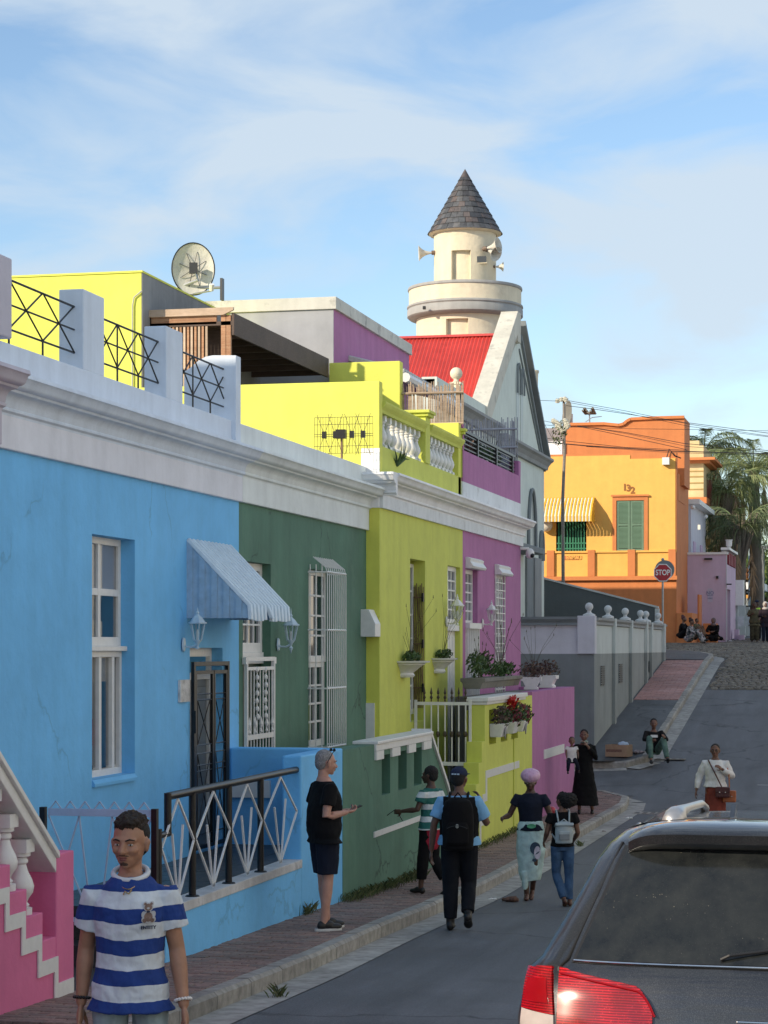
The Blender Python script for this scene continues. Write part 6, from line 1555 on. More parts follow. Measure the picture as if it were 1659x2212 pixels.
wires = [([(-250, 120), (150, 131), (250, 135)], .014), ([(310, 130), (420, 150), (700, 200), (1130, 290), (1700, 375)], .016), ([(310, 142), (700, 214), (1130, 305), (1700, 380)], .014),
         ([(305, 165), (500, 190), (1000, 265), (1700, 355)], .018), ([(-250, 270), (0, 283), (230, 300)], .014), ([(-60, 350), (0, 358), (280, 400), (700, 445), (1120, 465)], .018),
         ([(-60, 385), (0, 395), (440, 435), (1000, 470), (1700, 490)], .035), ([(380, 300), (700, 345), (1100, 420), (1700, 470)], .020), ([(380, 303), (700, 370), (1110, 460)], .018),
         ([(320, 308), (700, 320), (1100, 325), (1700, 335)], .014), ([(440, 440), (1000, 480), (1700, 500)], .014), ([(385, 300), (720, 355), (1120, 440), (1700, 480)], .014), ([(130, 262), (225, 282), (290, 310)], .014), ([(150, 270), (210, 380), (270, 470)], .012)]
WL = ['overhead wire running left from the very top of the utility pole', 'topmost overhead wire running right from the top of the pole to the palms', 'second overhead wire from the pole top, just under the topmost one', 'slightly thicker overhead wire leaving the pole top below the two thin ones', 'upper overhead wire reaching the insulator cluster from the mosque side', 'thin overhead cable crossing the shadowed end of the orange gable', 'thickest black overhead cable crossing the mosque edge and orange house', 'overhead wire sagging from the insulators across the middle of the orange gable', 'overhead wire from the insulators that ends at the right corner of the orange house', 'nearly level overhead wire across the upper part of the orange gable', 'thin overhead wire hugging the underside of the thickest cable', 'overhead wire from the insulators between the sagging one and the corner one', 'short overhead wire arriving at the insulators from the upper left', 'short slanting wire hanging left of the utility pole']
for i, (pts, r) in enumerate(wires):
    P_ = [onY(cI(x, y), YPO+(1 if len(pts) > 3 else -2)) for x, y in pts]
    o = MB().tube(P_, r*.55, 5).build('overhead_wire', M_cable)
    tag(o, WL[i], 'wire', 'overhead wires')
# LILAC and other buildings on the right
ylil = 90.2
lil = thing('house', 'lilac plastered house front at the corner with a painted notice', 'house', (-6.9, ylil, .2))
la, lb = onY(cI(1148, 1165), ylil), onY(cI(1380, 1740), ylil)
dq = onX(cN(472, 1590), lb.x), onX(cN(500, 2030), lb.x); ys2 = onX(cN(545, 1500), lb.x).y
MB().box(la.x-4, lb.x, ylil, ylil+.3, -.5, la.z).build('front_wall', M_lilac, lil)
MB().wall('x', lb.x, lb.x-.3, ylil+.301, ys2, -.5, la.z-.4, [(dq[0].y, dq[1].y, -.4, dq[0].z)]).build('side_wall', M_lilac, lil)
MB().box(lb.x-.4, lb.x-.35, dq[0].y-.2, dq[1].y+.2, -.4, dq[0].z+.2).build('door', plain('mauve_door', (.22, .13, .2), .5), lil)
MB().box(la.x-4, lb.x+.06, ylil-.07, ylil+.3, la.z+.0, la.z+.09).build('coping', M_wpaint, lil)
MB().box(lb.x-.02, lb.x+.02, ylil-.02, ylil+.1, -.4, la.z-.001).build('corner_bead', M_lw, lil)
n = thing('painted_notice', 'faded blue painted notice reading NO on the lilac wall', 'notice', onY(cS(675, 190), ylil-.01))
M_bluel = plain('faded_blue_lettering', (.20, .22, .36), .8)
a, c_ = onY(cS(632, 75), ylil-.012), onY(cS(715, 305), ylil-.012); MB().box(a.x, c_.x, ylil-.012, ylil-.002, c_.z, a.z).build('panel', stucco('pale_notice_ground', (.55, .50, .62), .8, .2, .1, .1), n)
for s_, y_, z in (('NO', 152, .13), ('PARKING', 195, .04), ('HERE', 243, .06), ('DAY OR NIGHT', 285, .12)):
    p_ = onY(cS(674, y_), ylil-.02); 
    if s_ in ('NO', 'HERE', 'PARKING'): text_obj(s_ if s_ == 'NO' else s_, Vector((p_.x, ylil-.014, p_.z)), z*1.5, M_bluel, n, Vector((0, -1, 0)), bold=.002)
for x_, y_, w, h in ((1258, 1193, .32, .07), (1318, 1316, .1, .1), (1398, 1363, .2, .05)): p_ = onY(cI(x_, y_), ylil-.1); MB().box(p_.x-w/2, p_.x+w/2, ylil-.14, ylil-.001, p_.z-h/2, p_.z+h/2).build('wall_light', M_iron, lil)
# balcony balustrade on top of the lilac side
for i in range(5):
    y = ylil+.6+i*.9; 
    MB().lathe([(0, 0), (.12, 0), (.09, .1), (.13, .3), (.06, .5), (.12, .58), (0, .6)], (lb.x-.15, y, la.z-.4), 10).build('baluster', M_wpaint, lil, smooth=True)
    MB().box(lb.x-.1, lb.x+.06, y+.15, y+.6, la.z-.38, la.z+.1).build('red_panel', plain('dark_red_panel', (.25, .02, .03), .6), lil)
MB().box(lb.x-.25, lb.x+.1, ylil+.3, ys2, la.z+.2, la.z+.3).build('balcony_rail', M_wpaint, lil)
p_ = onY(cN(488, 1290), ylil+1); ur = thing('stone_urn', 'white stone urn standing on the lilac balcony corner', 'urn', (p_.x, ylil+1, la.z+.3))
MB().lathe([(a_*.42, z_*.42) for a_, z_ in [(0, 0), (.2, 0), (.14, .08), (.28, .2), (.3, .72), (.36, .76), (.36, .82), (0, .82)]], (p_.x, ylil+1, la.z+.3), 16).build('urn', M_wpaint, ur, smooth=True)
# meter box on the far end
p_ = onX(cN(548, 1635), lb.x); MB().box(lb.x, lb.x+.35, p_.y-.3, p_.y+.2, p_.z-.5, p_.z+.6).build('meter_box', M_wpaint, lil)
# white-lilac upper facade behind
ww = thing('house', 'white and lilac upper storey with pitched gutter behind the lilac wall', 'house', (-8.2, 94, 2))
XW = -7.95; w0, w1 = onX(cN(158, 830), XW), onX(cN(285, 1000), XW)
MB().box(XW-5, XW, w0.y, w1.y, .5, w0.z-.1).build('wall', M_lw, ww)
MB().box(XW-5, XW+.35, w0.y-.1, w1.y+.5, w0.z-.1, w0.z+.1).build('eaves', M_wpaint, ww)
for x_ in (182, 242): y = onX(cN(x_, 1100), XW).y; MB().box(XW, XW+.05, y-.5, y+.5, .8, w0.z-1.6).build('pilaster', M_lilac, ww)
for x_, y_ in ((175, 880), (285, 960)): p_ = onX(cN(x_, y_), XW+.25); MB().ball(p_, .09, 10, 8).build('security_camera', M_wpaint, ww, smooth=True)
p_ = onX(cN(237, 1052), XW+.1); MB().box(XW, XW+.10, p_.y-.05, p_.y+.05, p_.z-.1, p_.z+.1).build('wall_lamp', plain('lit_lamp', (.8, .75, .6), .5, emis=(1, .85, .6, .4)), ww)
# sandstone tower block + ochre facade
stn = thing('building', 'pale sandstone block with a red-brown cornice behind the orange house', 'building', (-9, 100, 2))
Ys = 100; s0, s1 = onY(cN(130, 300), Ys), onY(cN(228, 340), Ys); s2 = onY(cN(268, 620), Ys)
MB().box(s0.x-3, s1.x, Ys, Ys+4, 2, s0.z).build('tower', M_stone, stn); MB().box(s0.x-3, s2.x, Ys-.15, Ys+4, 2, onY(cN(200, 345), Ys).z).build('tower', M_stone, stn)
b = MB(); zz0, zz1 = onY(cN(200, 455), Ys).z, onY(cN(200, 500), Ys).z; b.box(s0.x-3, s2.x+.55, Ys-.7, Ys+4, (zz0+zz1)/2, zz0); b.box(s0.x-3, s2.x+.3, Ys-.45, Ys+4, zz1, (zz0+zz1)/2); b.build('cornice', M_orange, stn)
for y_ in (568, 615, 670, 725): 
    z = onY(cN(200, y_), Ys).z; MB().box(s0.x-3, s2.x+.01, Ys-.17, Ys-.151, z-.03, z+.03).build('stone_joint', M_ochre, stn)
MB().box(s0.x-3, s2.x+.15, Ys-.3, Ys+4, onY(cN(200, 830), Ys).z-.1, onY(cN(200, 795), Ys).z).build('string_course', M_orange, stn)
XO2 = s2.x; MB().box(XO2-4, XO2, Ys+4, onX(cN(412, 1100), XO2).y, 0, onY(cN(300, 640), Ys).z).build('long_facade', M_ochre, stn)
zo = onX(cN(300, 1170), XO2).z; MB().box(XO2, XO2+.3, Ys, onX(cN(412, 1100), XO2).y, zo-.3, zo).build('facade_ledge', M_ochre, stn)
for x_ in (300, 330, 368): y = onX(cN(x_, 1050), XO2).y; MB().box(XO2, XO2+.2, y-.3, y+.3, zo+1.1, zo+2.8).build('red_bracket', plain('dark_red_bracket', (.2, .05, .04), .7), stn)
# low white wall, step etc beyond lilac
lw = thing('garden_wall', 'pale low garden wall with pillars right of the lilac house', 'wall', (-6.4, 96, .3))
for i, (xa, xb, yt, yb_) in enumerate(((1100, 1145, 315, 770), (1145, 1270, 350, 700), (1265, 1345, 385, 760))):
    Yw = 96+i*2; a, c_ = onY(cS(xa, yt), Yw), onY(cS(xb, yb_), Yw); MB().box(a.x, c_.x, Yw, Yw+.3, road(Yw), a.z).build('pillar' if i == 0 else 'panel', M_wallpale, lw)
for k in range(2):
    Yw = 95.5+k; a, c_ = onY(cS(1145+k*120, 545), Yw), onY(cS(1245+k*100, 720), Yw)
    MB().box(a.x, c_.x, Yw, Yw+.1, c_.z, a.z).build('hung_cloth', plain('hung_pale_cloth', (.55, .6, .62), .9, var=.25, sc=3), lw)
sb = thing('doorstep', 'lilac painted steps at the foot of the garden wall', 'step', (-6, 93, .2)); a, c_ = onY(cS(1085, 770), 93), onY(cS(1160, 920), 93); MB().box(a.x, c_.x, 93, 93.5, road(93), a.z).build('block', M_lilac, sb); a, c_ = onY(cS(1160, 865), 92.6), onY(cS(1250, 925), 92.6); MB().box(a.x, c_.x, 92.6, 93, road(93), a.z).build('low_block', M_lilac, sb)
# distance: lit timber block, grey houses, brick chimney wall, lamp post, pole
far = thing('house', 'sunlit timber clad house box far up the street', 'house', onY(cU(950, 900), 135)); Yd = 135
a, c_ = onY(cU(700, 645), Yd), onY(cU(1080, 960), Yd); MB().box(a.x, c_.x, Yd, Yd+4, 2.4, a.z).build('wall', plain('orange_timber_cladding', (.62, .30, .06), .7, var=.2), far)
for i in range(4): x = a.x+(c_.x-a.x)*(i+.6)/4; MB().box(x-.12, x+.12, Yd-.05, Yd, c_.z, a.z).build('post', plain('brown_post', (.25, .1, .03), .7), far)
far2 = thing('house', 'grey flat roofed bungalow with shaded porch far up the street', 'house', onY(cU(1000, 1300), 128)); Yd = 128
a, c_ = onY(cU(700, 985), Yd), onY(cU(1270, 1660), Yd); MB().box(a.x, c_.x, Yd, Yd+5, 1.2, a.z-1.1).build('wall', M_slate_paint, far2); MB().box(a.x, c_.x+.4, Yd-1.2, Yd+5, a.z-.6, a.z-.2).build('roof', M_wpaint, far2)
MB().box(c_.x-.4, c_.x+.1, Yd-.3, Yd, 1.2, a.z-.6).build('pillar', M_wpaint, far2)
for x_, w in ((920, 100), (1100, 60), (1220, 40)): p_ = onY(cU(x_, 1150), Yd-.02); MB().box(p_.x-w*.004, p_.x+w*.004, Yd-.06, Yd-.001, p_.z-.6, p_.z+.3).build('window', M_dark, far2)
MB().box(onY(cU(1240, 1400), 124).x, onY(cU(1370, 1400), 124).x, 124, 124.5, 1, onY(cU(1240, 1380), 124).z).build('gate_pillar', M_wallpale, far2)
ch = thing('brick_pier', 'tall reddish brick pier between the far houses and trees', 'pier', onY(cU(1400, 1300), 122)); a, c_ = onY(cU(1320, 950), 122), onY(cU(1470, 1680), 122); MB().box(a.x, c_.x, 122, 123.5, .8, a.z).build('pier', plain('rough_brick', (.28, .17, .13), .9, var=.4, sc=6), ch)
MB().box(a.x-.05, c_.x+.05, 121.9, 123.6, a.z, onY(cU(1400, 850), 122).z).build('pot', plain('pale_brick', (.55, .32, .25), .9), ch)
lp = thing('lamp_post', 'tall pale blue steel post with a street name plate far up the street', 'lamp post', onY(cU(1110, 1640), 115)); pz = onY(cU(1110, 0), 115); 
MB().tube([(pz.x, 115, .9), (pz.x, 115, onY(cN(680, 930), 115).z)], [.16, .11], 10).build('post', plain('pale_blue_post', (.30, .38, .42), .5), lp)
a, c_ = onY(cU(960, 1375), 114.8), onY(cU(1165, 1425), 114.8); MB().box(a.x, c_.x, 114.8, 114.84, c_.z, a.z).build('name_plate', M_wallpale, lp); text_obj('ARNET', Vector(((a.x+c_.x)/2, 114.79, (a.z+c_.z)/2)), .32, M_iron, lp, Vector((0, -1, 0)), bold=.005)
pz = onY(cU(1480, 300), 118); u2 = thing('utility_pole', 'distant utility pole with crossarm at the right edge before the trees', 'utility pole', (pz.x, 118, .9))
MB().tube([(pz.x, 118, .9), (pz.x, 118, onY(cN(775, 1215), 118).z)], .11, 8).build('pole', plain('grey_timber_pole', (.25, .25, .24), .8), u2); z = onY(cN(775, 1240), 118).z; MB().box(pz.x-1, pz.x+.9, 117.9, 118, z, z+.12).build('cross_arm', M_galv, u2)
MB().tube([(pz.x+.45, 118, .9), (pz.x+.5, 118, z-1)], .05, 6).build('stay', M_galv, u2)
# ---------------------------------------------------------------- trees far off
def tree(loc, h, r, lab, n=900, leaf=.35, mat=None, seed=1):
    t = thing('broadleaf_tree', lab, 'tree', loc, group='green trees far up the street'); rn = random.Random(seed)
    MB().tube([Vector(loc), Vector(loc)+Vector((.2, 0, h*.35)), Vector(loc)+Vector((0, .2, h*.7))], [.25, .18, .08], 8).build('trunk', plain('bark', (.10, .08, .06), .9), t)
    b = MB()
    for k in range(9):
        c_ = Vector(loc)+Vector((rn.uniform(-r, r)*.7, rn.uniform(-r, r)*.6, h*rn.uniform(.45, .9)))
        leafcloud(b, c_, (r*.5, r*.5, r*.42), n//9, leaf, rn=rn)
    b.build('crown', mat or M_tree, t)['kind'] = 'stuff'; return t
M_tree = vari('tree_leaf', [(.05, .09, .02), (.09, .14, .03), (.13, .17, .04), (.03, .06, .02)], .7, .3, .1, 3)
for i, (x_, yt, Y, r, lab) in enumerate(((650, 1280, 150, 3.0, 'bright green tree left of the pale blue post'), (730, 1240, 160, 3.6, 'green tree between the post and the distant pole'), (800, 1280, 145, 3.2, 'green tree filling the right edge of the picture'), (760, 1330, 138, 2.6, 'lower rounded green tree in front of the taller ones'), (705, 1330, 142, 2.4, 'small dark green tree behind the pale blue post'), (880, 1250, 150, 3.5, 'green tree just beyond the right frame edge'))):
    p_ = onY(cN(x_, yt), Y); z0_ = road(Y); tree((p_.x, Y, z0_), p_.z-z0_, r, lab, 1300, .32, seed=i+3)
# ---------------------------------------------------------------- palms
M_frond = vari('palm_leaflet', [(.14, .19, .08), (.20, .26, .10), (.28, .31, .14), (.16, .20, .09)], .55, .3, .1, 2)
M_frondd = vari('dark_palm_leaflet', [(.06, .09, .04), (.10, .14, .06), (.15, .18, .08)], .6, .3, .1, 2)
M_deadf = vari('dead_palm_leaf', [(.28, .17, .09), (.38, .25, .14), (.20, .13, .08), (.3, .2, .13)], .8, .3, .1, 2)
M_trunk = stucco('palm_bark', (.16, .13, .10), .9, .9, .3, .25, scale=2)
def frond_mesh(L, droop, n, leaf, rn, width=.028, lift=.9):
    b = MB(); pts = []
    for i in range(15):
        f = i/14; pts.append(Vector((L*f*(1-.25*f), 0, L*lift*(f*.55)-droop*L*f*f*1.1)))
    b.tube(pts, [.035*(1-i/16) for i in range(15)], 4)
    for i in range(n):
        f = .12+.88*i/n; k = min(13, int(f*14)); a = pts[k]+(pts[k+1]-pts[k])*(f*14-k)
        for s in (-1, 1):
            l = leaf*(math.sin(math.pi*(.15+.8*f)))*rn.uniform(.8, 1.15)
            e1 = a+Vector((l*.25, s*l*rn.uniform(.2, .45), -l*rn.uniform(.0, .2))); e2 = a+Vector((l*.38+rn.uniform(-.1, .1), s*l*rn.uniform(.25, .65), -l*rn.uniform(.6, 1.0)))
            w = Vector((width, 0, width*.3))
            b.add([a-w*.4, a+w*.4, e1+w*.5, e2, e1-w*.5], [(0, 1, 2, 4), (4, 2, 3)])
    return b
def palm(lab, base, crown, tr0, tr1, nf, L, leaf, mat, seed, skirt=0, ups=(.1, 1.0)):
    rn = random.Random(seed); t = thing('palm_tree', lab, 'palm tree', base, group='queen palms behind the lilac house')
    b_ = Vector(base); c_ = Vector(crown); pts = [b_+(c_-b_)*f for f in np.linspace(0, 1, 24)]
    MB().tube(pts, [tr0+(tr1-tr0)*i/23+(.02 if i % 2 else 0) for i in range(24)], 14).build('trunk', M_trunk, t)
    metas = [frond_mesh(L*s, d, 44, leaf*.8, rn, lift=l) for s, d, l in ((1, .80, 1.2), (.95, .95, .9), (1.05, .75, 1.25), (.9, 1.1, .5))]
    mes = []
    for i in range(nf):
        a = 2*math.pi*i*.382+rn.uniform(-.2, .2); lvl = i/nf
        k = min(3, int(lvl*4)); k = [2, 0, 1, 3][k]
        if k >= len(mes) or True:
            pass
        key = (seed, k)
        if key not in PALMC: o = metas[k].build('frond', mat, t, local=True); PALMC[key] = o.data
        else: o = link('frond', PALMC[key], t)
        o.location = c_-b_; o.rotation_euler = (rn.uniform(-.15, .15), rn.uniform(-.2, .15)+lvl*.35-.35, a)
    for i in range(skirt):
        a = rn.uniform(0, 6.28); b = MB(); L2 = L*rn.uniform(.35, .6); s = c_-Vector((0, 0, rn.uniform(0, .8)))
        d = Vector((math.cos(a), math.sin(a), 0)); pts = [s, s+d*.35*L2+Vector((0, 0, .1)), s+d*.5*L2-Vector((0, 0, L2*.5)), s+d*.42*L2-Vector((0, 0, L2))]
        b.tube(pts, [.05, .04, .02, .01], 4)
        for k in range(46):
            f = rn.uniform(.2, 1); p_ = pts[1]+(pts[3]-pts[1])*f+d*.1*math.sin(f*3); q = p_+Vector((rn.uniform(-.35, .35), rn.uniform(-.35, .35), -rn.uniform(.4, 1.0))); w = Vector((.05, .02, 0)); b.add([p_-w, p_+w, q], [(0, 1, 2)])
        b.build('dead_frond', M_deadf, t)
    return t
PALMC = {}
P1 = onY(cN(440, 1280), 103); C1 = onY(cN(470, 760), 103)
palm('queen palm with thick ringed trunk rising just right of the ochre facade', (P1.x, 103, 1), (C1.x, 103, C1.z), .36, .34, 22, 3.4, 1.2, M_frond, 11, 6)
P2 = onY(cN(573, 1720), 99); C2 = onY(cN(590, 1080), 99)
palm('queen palm whose forked base stands right of the lilac balcony', (P2.x, 99, .3), (C2.x, 99, C2.z), .30, .24, 18, 3.2, 1.0, M_frondd, 12, 4)
P3 = onY(cN(270, 1300), 112); C3 = onY(cN(270, 400), 112)
palm('dense dark palm behind the sandstone block', (P3.x, 112, 1), (C3.x, 112, C3.z), .3, .3, 20, 3.2, 1.1, M_frondd, 13, 3)
C4 = onY(cN(700, 560), 106)
palm('tall queen palm with fronds drooping over the right edge', (C4.x+.2, 106, 1), (C4.x, 106, C4.z), .3, .26, 24, 4.0, 1.25, M_frond, 14, 3)
# leaf bases (boots) at the fork of the second palm
b = MB(); q = onY(cN(590, 1400), 98.9)
for i in range(14):
    a = -1.2+2.4*i/13; b.tube([(q.x, 98.9+.1*math.sin(i), q.z-.2), (q.x+a*.35, 98.8+.2*math.sin(i*2), q.z+1.2), (q.x+a*.75, 98.9+.3*math.sin(i*3), q.z+2.4)], [.11, .06, .02], 6)
o = b.build('leaf_bases', M_trunk, bpy.data.objects['palm_tree.001'])
# parked van in the distance
vn = thing('parked_van', 'white van parked far up the hill behind the walking men', 'van', onY(cS(1400, 400), 108))
v0, v1 = onY(cS(1225, 300), 108), onY(cS(1640, 640), 108); zr = road(108)
MB().prism([(v0.x-.3, zr+.35), (v0.x-.3, v0.z-.9), (v0.x+.15, v0.z-.75), (v0.x+1.0, v0.z-.05), (v0.x+1.4, v0.z), (v1.x+1.4, v0.z-.02), (v1.x+1.5, v0.z-.2), (v1.x+1.5, zr+.35)], 'y', 108, 109.8).build('body', plain('van_white_paint', (.68, .74, .78), .3, coat=.5), vn, bevel=.08)
MB().box(v0.x+.35, v0.x+1.0, 107.97, 107.995, v0.z-.7, v0.z-.42).build('window', M_glassd, vn)
for x in (v0.x+.4, v1.x+.8): MB().lathe([(0, -.1), (.33, -.1), (.35, -.05), (.35, .1), (0, .1)], (0, 0, 0), 18).build('wheel', M_iron, vn, local=True); w = vn.children[-1]; w.location = Vector((x, 108.1, zr+.35))-vn.location; w.rotation_euler = (R(90), 0, 0)
# unseen buildings added or shaped for the light they block or bounce
hd = thing('house', 'plain unseen block added behind the mosque to shade the orange house', 'house', (-22, 72, -1)); MB().box(-33, -13.5, 66, 76, -2, 7.75).build('wall', M_oldwhite, hd)  # added block, sized to lay the shade line on the orange house
op = thing('house', 'unseen cream terrace row opposite the blue cottage, raised to bounce light', 'house', (9, 20, -3))  # row opposite, out of view, made tall and pale to bounce sun
MB().wall('x', 6.8, 7.2, -16, 100, -3.3, 5.6, [(y, y+1, -2.2+2.1*(k % 2 == 0)*.0, .2) for k, y in enumerate(range(-4, 99, 4))]).build('wall', stucco('warm_cream_wall', (.80, .77, .70), .85), op)
MB().box(7.21, 14, -16, 100, -3.3, 5.6).build('core', M_oldwhite, op)
for k, y in enumerate(range(-4, 99, 4)): MB().box(7.1, 7.15, y, y+1, -2.2, .2).build('window', M_glassd, op)
MB().box(6.6, 7.3, -16.1, 100.1, 5.6, 5.9).build('cornice', white, op)
# the dark SUV, seen from behind
CX, CY = -.80, 10.42
cz0 = road(12.4)
pitch = math.atan((road(14.5)-road(10.5))/4.0)
car = thing('parked_car', 'dark grey metallic sport utility car seen from behind in the road, bottom right', 'car', (CX, CY, road(10.6)-.015))
car.rotation_euler = (pitch*.5, 0, 0); car.scale = (1, 1, 1.018)
def carpaint():
    m, t, p = base_mat('graphite_metallic_paint'); v = N(t, 'ShaderNodeTexCoord').outputs['Object']
    vo = N(t, 'ShaderNodeTexVoronoi'); vo.inputs['Scale'].default_value = 420; t.links.new(v, vo.inputs['Vector'])
    col = mixc(t, ramp(t, vo.outputs['Color'], [(.55, 0), (.95, 1)]), (.036, .038, .043), (.085, .086, .09))
    t.links.new(col, p.inputs['Base Color']); p.inputs['Metallic'].default_value = .75; p.inputs['Roughness'].default_value = .34
    p.inputs['Coat Weight'].default_value = 1; p.inputs['Coat Roughness'].default_value = .05
    dn = tex_noise(t, v, 3, 4); t.links.new(ramp(t, dn, [(.3, .28), (.7, .42)]), p.inputs['Roughness'])
    return m
M_car = carpaint()
def dirtyglass():
    m, t, p = base_mat('tinted_dusty_glass'); v = N(t, 'ShaderNodeTexCoord').outputs['Object']
    vo = N(t, 'ShaderNodeTexVoronoi'); vo.inputs['Scale'].default_value = 38; vo.inputs['Randomness'].default_value = 1; t.links.new(v, vo.inputs['Vector'])
    sp = ramp(t, vo.outputs['Distance'], [(.0, 1), (.06, .7), (.10, 0)]); gate = ramp(t, tex_noise(t, v, 4, 5), [(.5, 0), (.66, 1)])
    k = N(t, 'ShaderNodeMath', operation='MULTIPLY'); t.links.new(sp, k.inputs[0]); t.links.new(gate, k.inputs[1])
    vo2 = N(t, 'ShaderNodeTexVoronoi'); vo2.inputs['Scale'].default_value = 110; t.links.new(v, vo2.inputs['Vector'])
    sp2 = ramp(t, vo2.outputs['Distance'], [(.0, .35), (.12, 0)])
    a = N(t, 'ShaderNodeMath', operation='ADD'); t.links.new(k.outputs[0], a.inputs[0]); t.links.new(sp2, a.inputs[1])
    dust = tex_noise(t, v, 6, 6, .7)
    col = mixc(t, ramp(t, dust, [(.35, .01), (.8, .10)]), (.008, .010, .012), (.24, .25, .22))
    col = mixc(t, a.outputs[0], col, (.38, .35, .27))
    t.links.new(col, p.inputs['Base Color']); p.inputs['Specular IOR Level'].default_value = .45
    t.links.new(ramp(t, dust, [(.3, .07), (.7, .22)]), p.inputs['Roughness']); return m
M_cglass = dirtyglass()
M_blackp = plain('black_plastic', (.012, .012, .013), .4); M_chrome = plain('chrome', (.6, .6, .6), .12, metal=1)
M_silver = plain('silver_rail', (.45, .45, .46), .32, metal=.7)
def lensmat():
    m, t, p = base_mat('red_lens'); v = N(t, 'ShaderNodeTexCoord').outputs['Object']
    w = N(t, 'ShaderNodeTexWave', bands_direction='Z'); w.inputs['Scale'].default_value = 26; w.inputs['Distortion'].default_value = .6; t.links.new(v, w.inputs['Vector'])
    vo = N(t, 'ShaderNodeTexVoronoi'); vo.inputs['Scale'].default_value = 75; t.links.new(v, vo.inputs['Vector'])
    big = tex_noise(t, v, 7, 4)
    col = mixc(t, ramp(t, w.outputs[0], [(.2, 0), (.8, 1)]), (.16, .001, .003), (.55, .006, .010)); col = mixc(t, ramp(t, vo.outputs['Distance'], [(.1, .5), (.3, 0)]), col, (.75, .05, .04)); col = mixc(t, ramp(t, big, [(.4, .55), (.6, 0)]), col, (.12, .001, .002))
    t.links.new(col, p.inputs['Base Color']); p.inputs['Roughness'].default_value = .16; p.inputs['Coat Weight'].default_value = .5; p.inputs['Coat Roughness'].default_value = .03
    return m
M_lens = lensmat(); M_lensd = plain('dark_red_lens', (.26, .003, .006), .15, spec=.4)
M_clear = plain('clear_lens', (.5, .45, .42), .1, spec=.9, coat=1)
n_ = 3.4; Dp = .36
LV = [(.30, .86, .14), (.42, .93, .03), (.60, .975, -.02), (.80, .995, .0), (.95, .975, .035), (1.04, .945, .07), (1.09, .89, .11), (1.22, .82, .205), (1.38, .735, .33), (1.54, .655, .455), (1.62, .60, .52), (1.68, .53, .60), (1.715, .44, .72)]
LZ, LW, LY = [a[0] for a in LV], [a[1] for a in LV], [a[2] for a in LV]
def cs(x, z, off=0.0, f=None):
    """point on the rear/side skin: x lateral (|x|<=w) at the rear wrap"""
    w = float(np.interp(z, LZ, LW)); yr = float(np.interp(z, LZ, LY)); q = min(1, abs(x)/w)
    y = yr + Dp*(1-(max(0, 1-q**n_))**(1/n_)) + .03*q*q
    p = Vector((x, y, z))
    if off:
        nx = Vector((math.copysign((q+1e-6)**(n_-1), x), -1.2*(max(0, 1-q**n_))**((n_-1)/n_), .45 if z > 1.05 else .05)).normalized(); p += nx*off
    return p
b = MB(); cols = []; NS = 17
for z in LZ:
    row = []; w = float(np.interp(z, LZ, LW))
    fwd = [4.55, 3.6, 2.6, 1.6, .9]
    zf = lambda y: 0 if z < 1.06 else 0
    ext = []
    for y in fwd:
        yy = y; ww = w
        if z > 1.1: yy = min(y, 3.75-(z-1.1)*1.6); ww = w
        ext.append((ww, yy))
    for ww, yy in ext: row.append(Vector((-ww, yy, z)))
    for i in range(NS):
        ph = -90+180*i/(NS-1); s = math.sin(R(ph)); x = math.copysign(abs(s)**(2/n_), s)*w*.9999
        row.append(cs(x, z))
    for ww, yy in reversed(ext): row.append(Vector((ww, yy, z)))
    cols.append(row)
nr = len(cols[0])
# roof closing rows
last = cols[-1]
for (k, dz) in ((.8, .012), (.5, .022), (.0, .028)):
    cols.append([Vector((p.x*k, .72+(p.y-.72)*1.0 if k > 0 else p.y, 1.715+dz-(.0 if p.y < 1.2 else (p.y-1.2)*.035))) for p in last])
b.add([p for row in cols for p in row], [(i*nr+j, i*nr+j+1, (i+1)*nr+j+1, (i+1)*nr+j) for i in range(len(cols)-1) for j in range(nr-1)])
b.build('body', M_car, car, smooth='all', local=True)
def patch(name, mat, xa, xb, zlo, zhi, off, nx=24, nz=10, parent=None, th=.0):
    V = []
    for i in range(nx+1):
        f = i/nx; x = xa(0)+(xb(0)-xa(0))*f if callable(xa) else xa+(xb-xa)*f
        for j in range(nz+1):
            g = j/nz; z0_ = zlo(x) if callable(zlo) else zlo; z1_ = zhi(x) if callable(zhi) else zhi; z = z0_+(z1_-z0_)*g
            V.append((x, z))
    P_ = [cs(x, z, off) for x, z in V]
    b = MB(); b.add(P_, [(i*(nz+1)+j, (i+1)*(nz+1)+j, (i+1)*(nz+1)+j+1, i*(nz+1)+j+1) for i in range(nx) for j in range(nz)])
    # rim down to the body
    rim = [i*(nz+1) for i in range(nx+1)]+[nx*(nz+1)+j for j in range(1, nz+1)]+[i*(nz+1)+nz for i in range(nx-1, -1, -1)]+[j for j in range(nz-1, 0, -1)]
    base = len(b.v); b.v += [tuple(cs(*V[k], -.01)) for k in rim]; m_ = len(rim)
    for k in range(m_): b.f.append((rim[k], rim[(k+1) % m_], base+(k+1) % m_, base+k)); b.m.append(0)
    return b.build(name, mat, parent or car, smooth='all' if not th else True, local=True)
def xatz(side):  # window edge half width by height
    return None
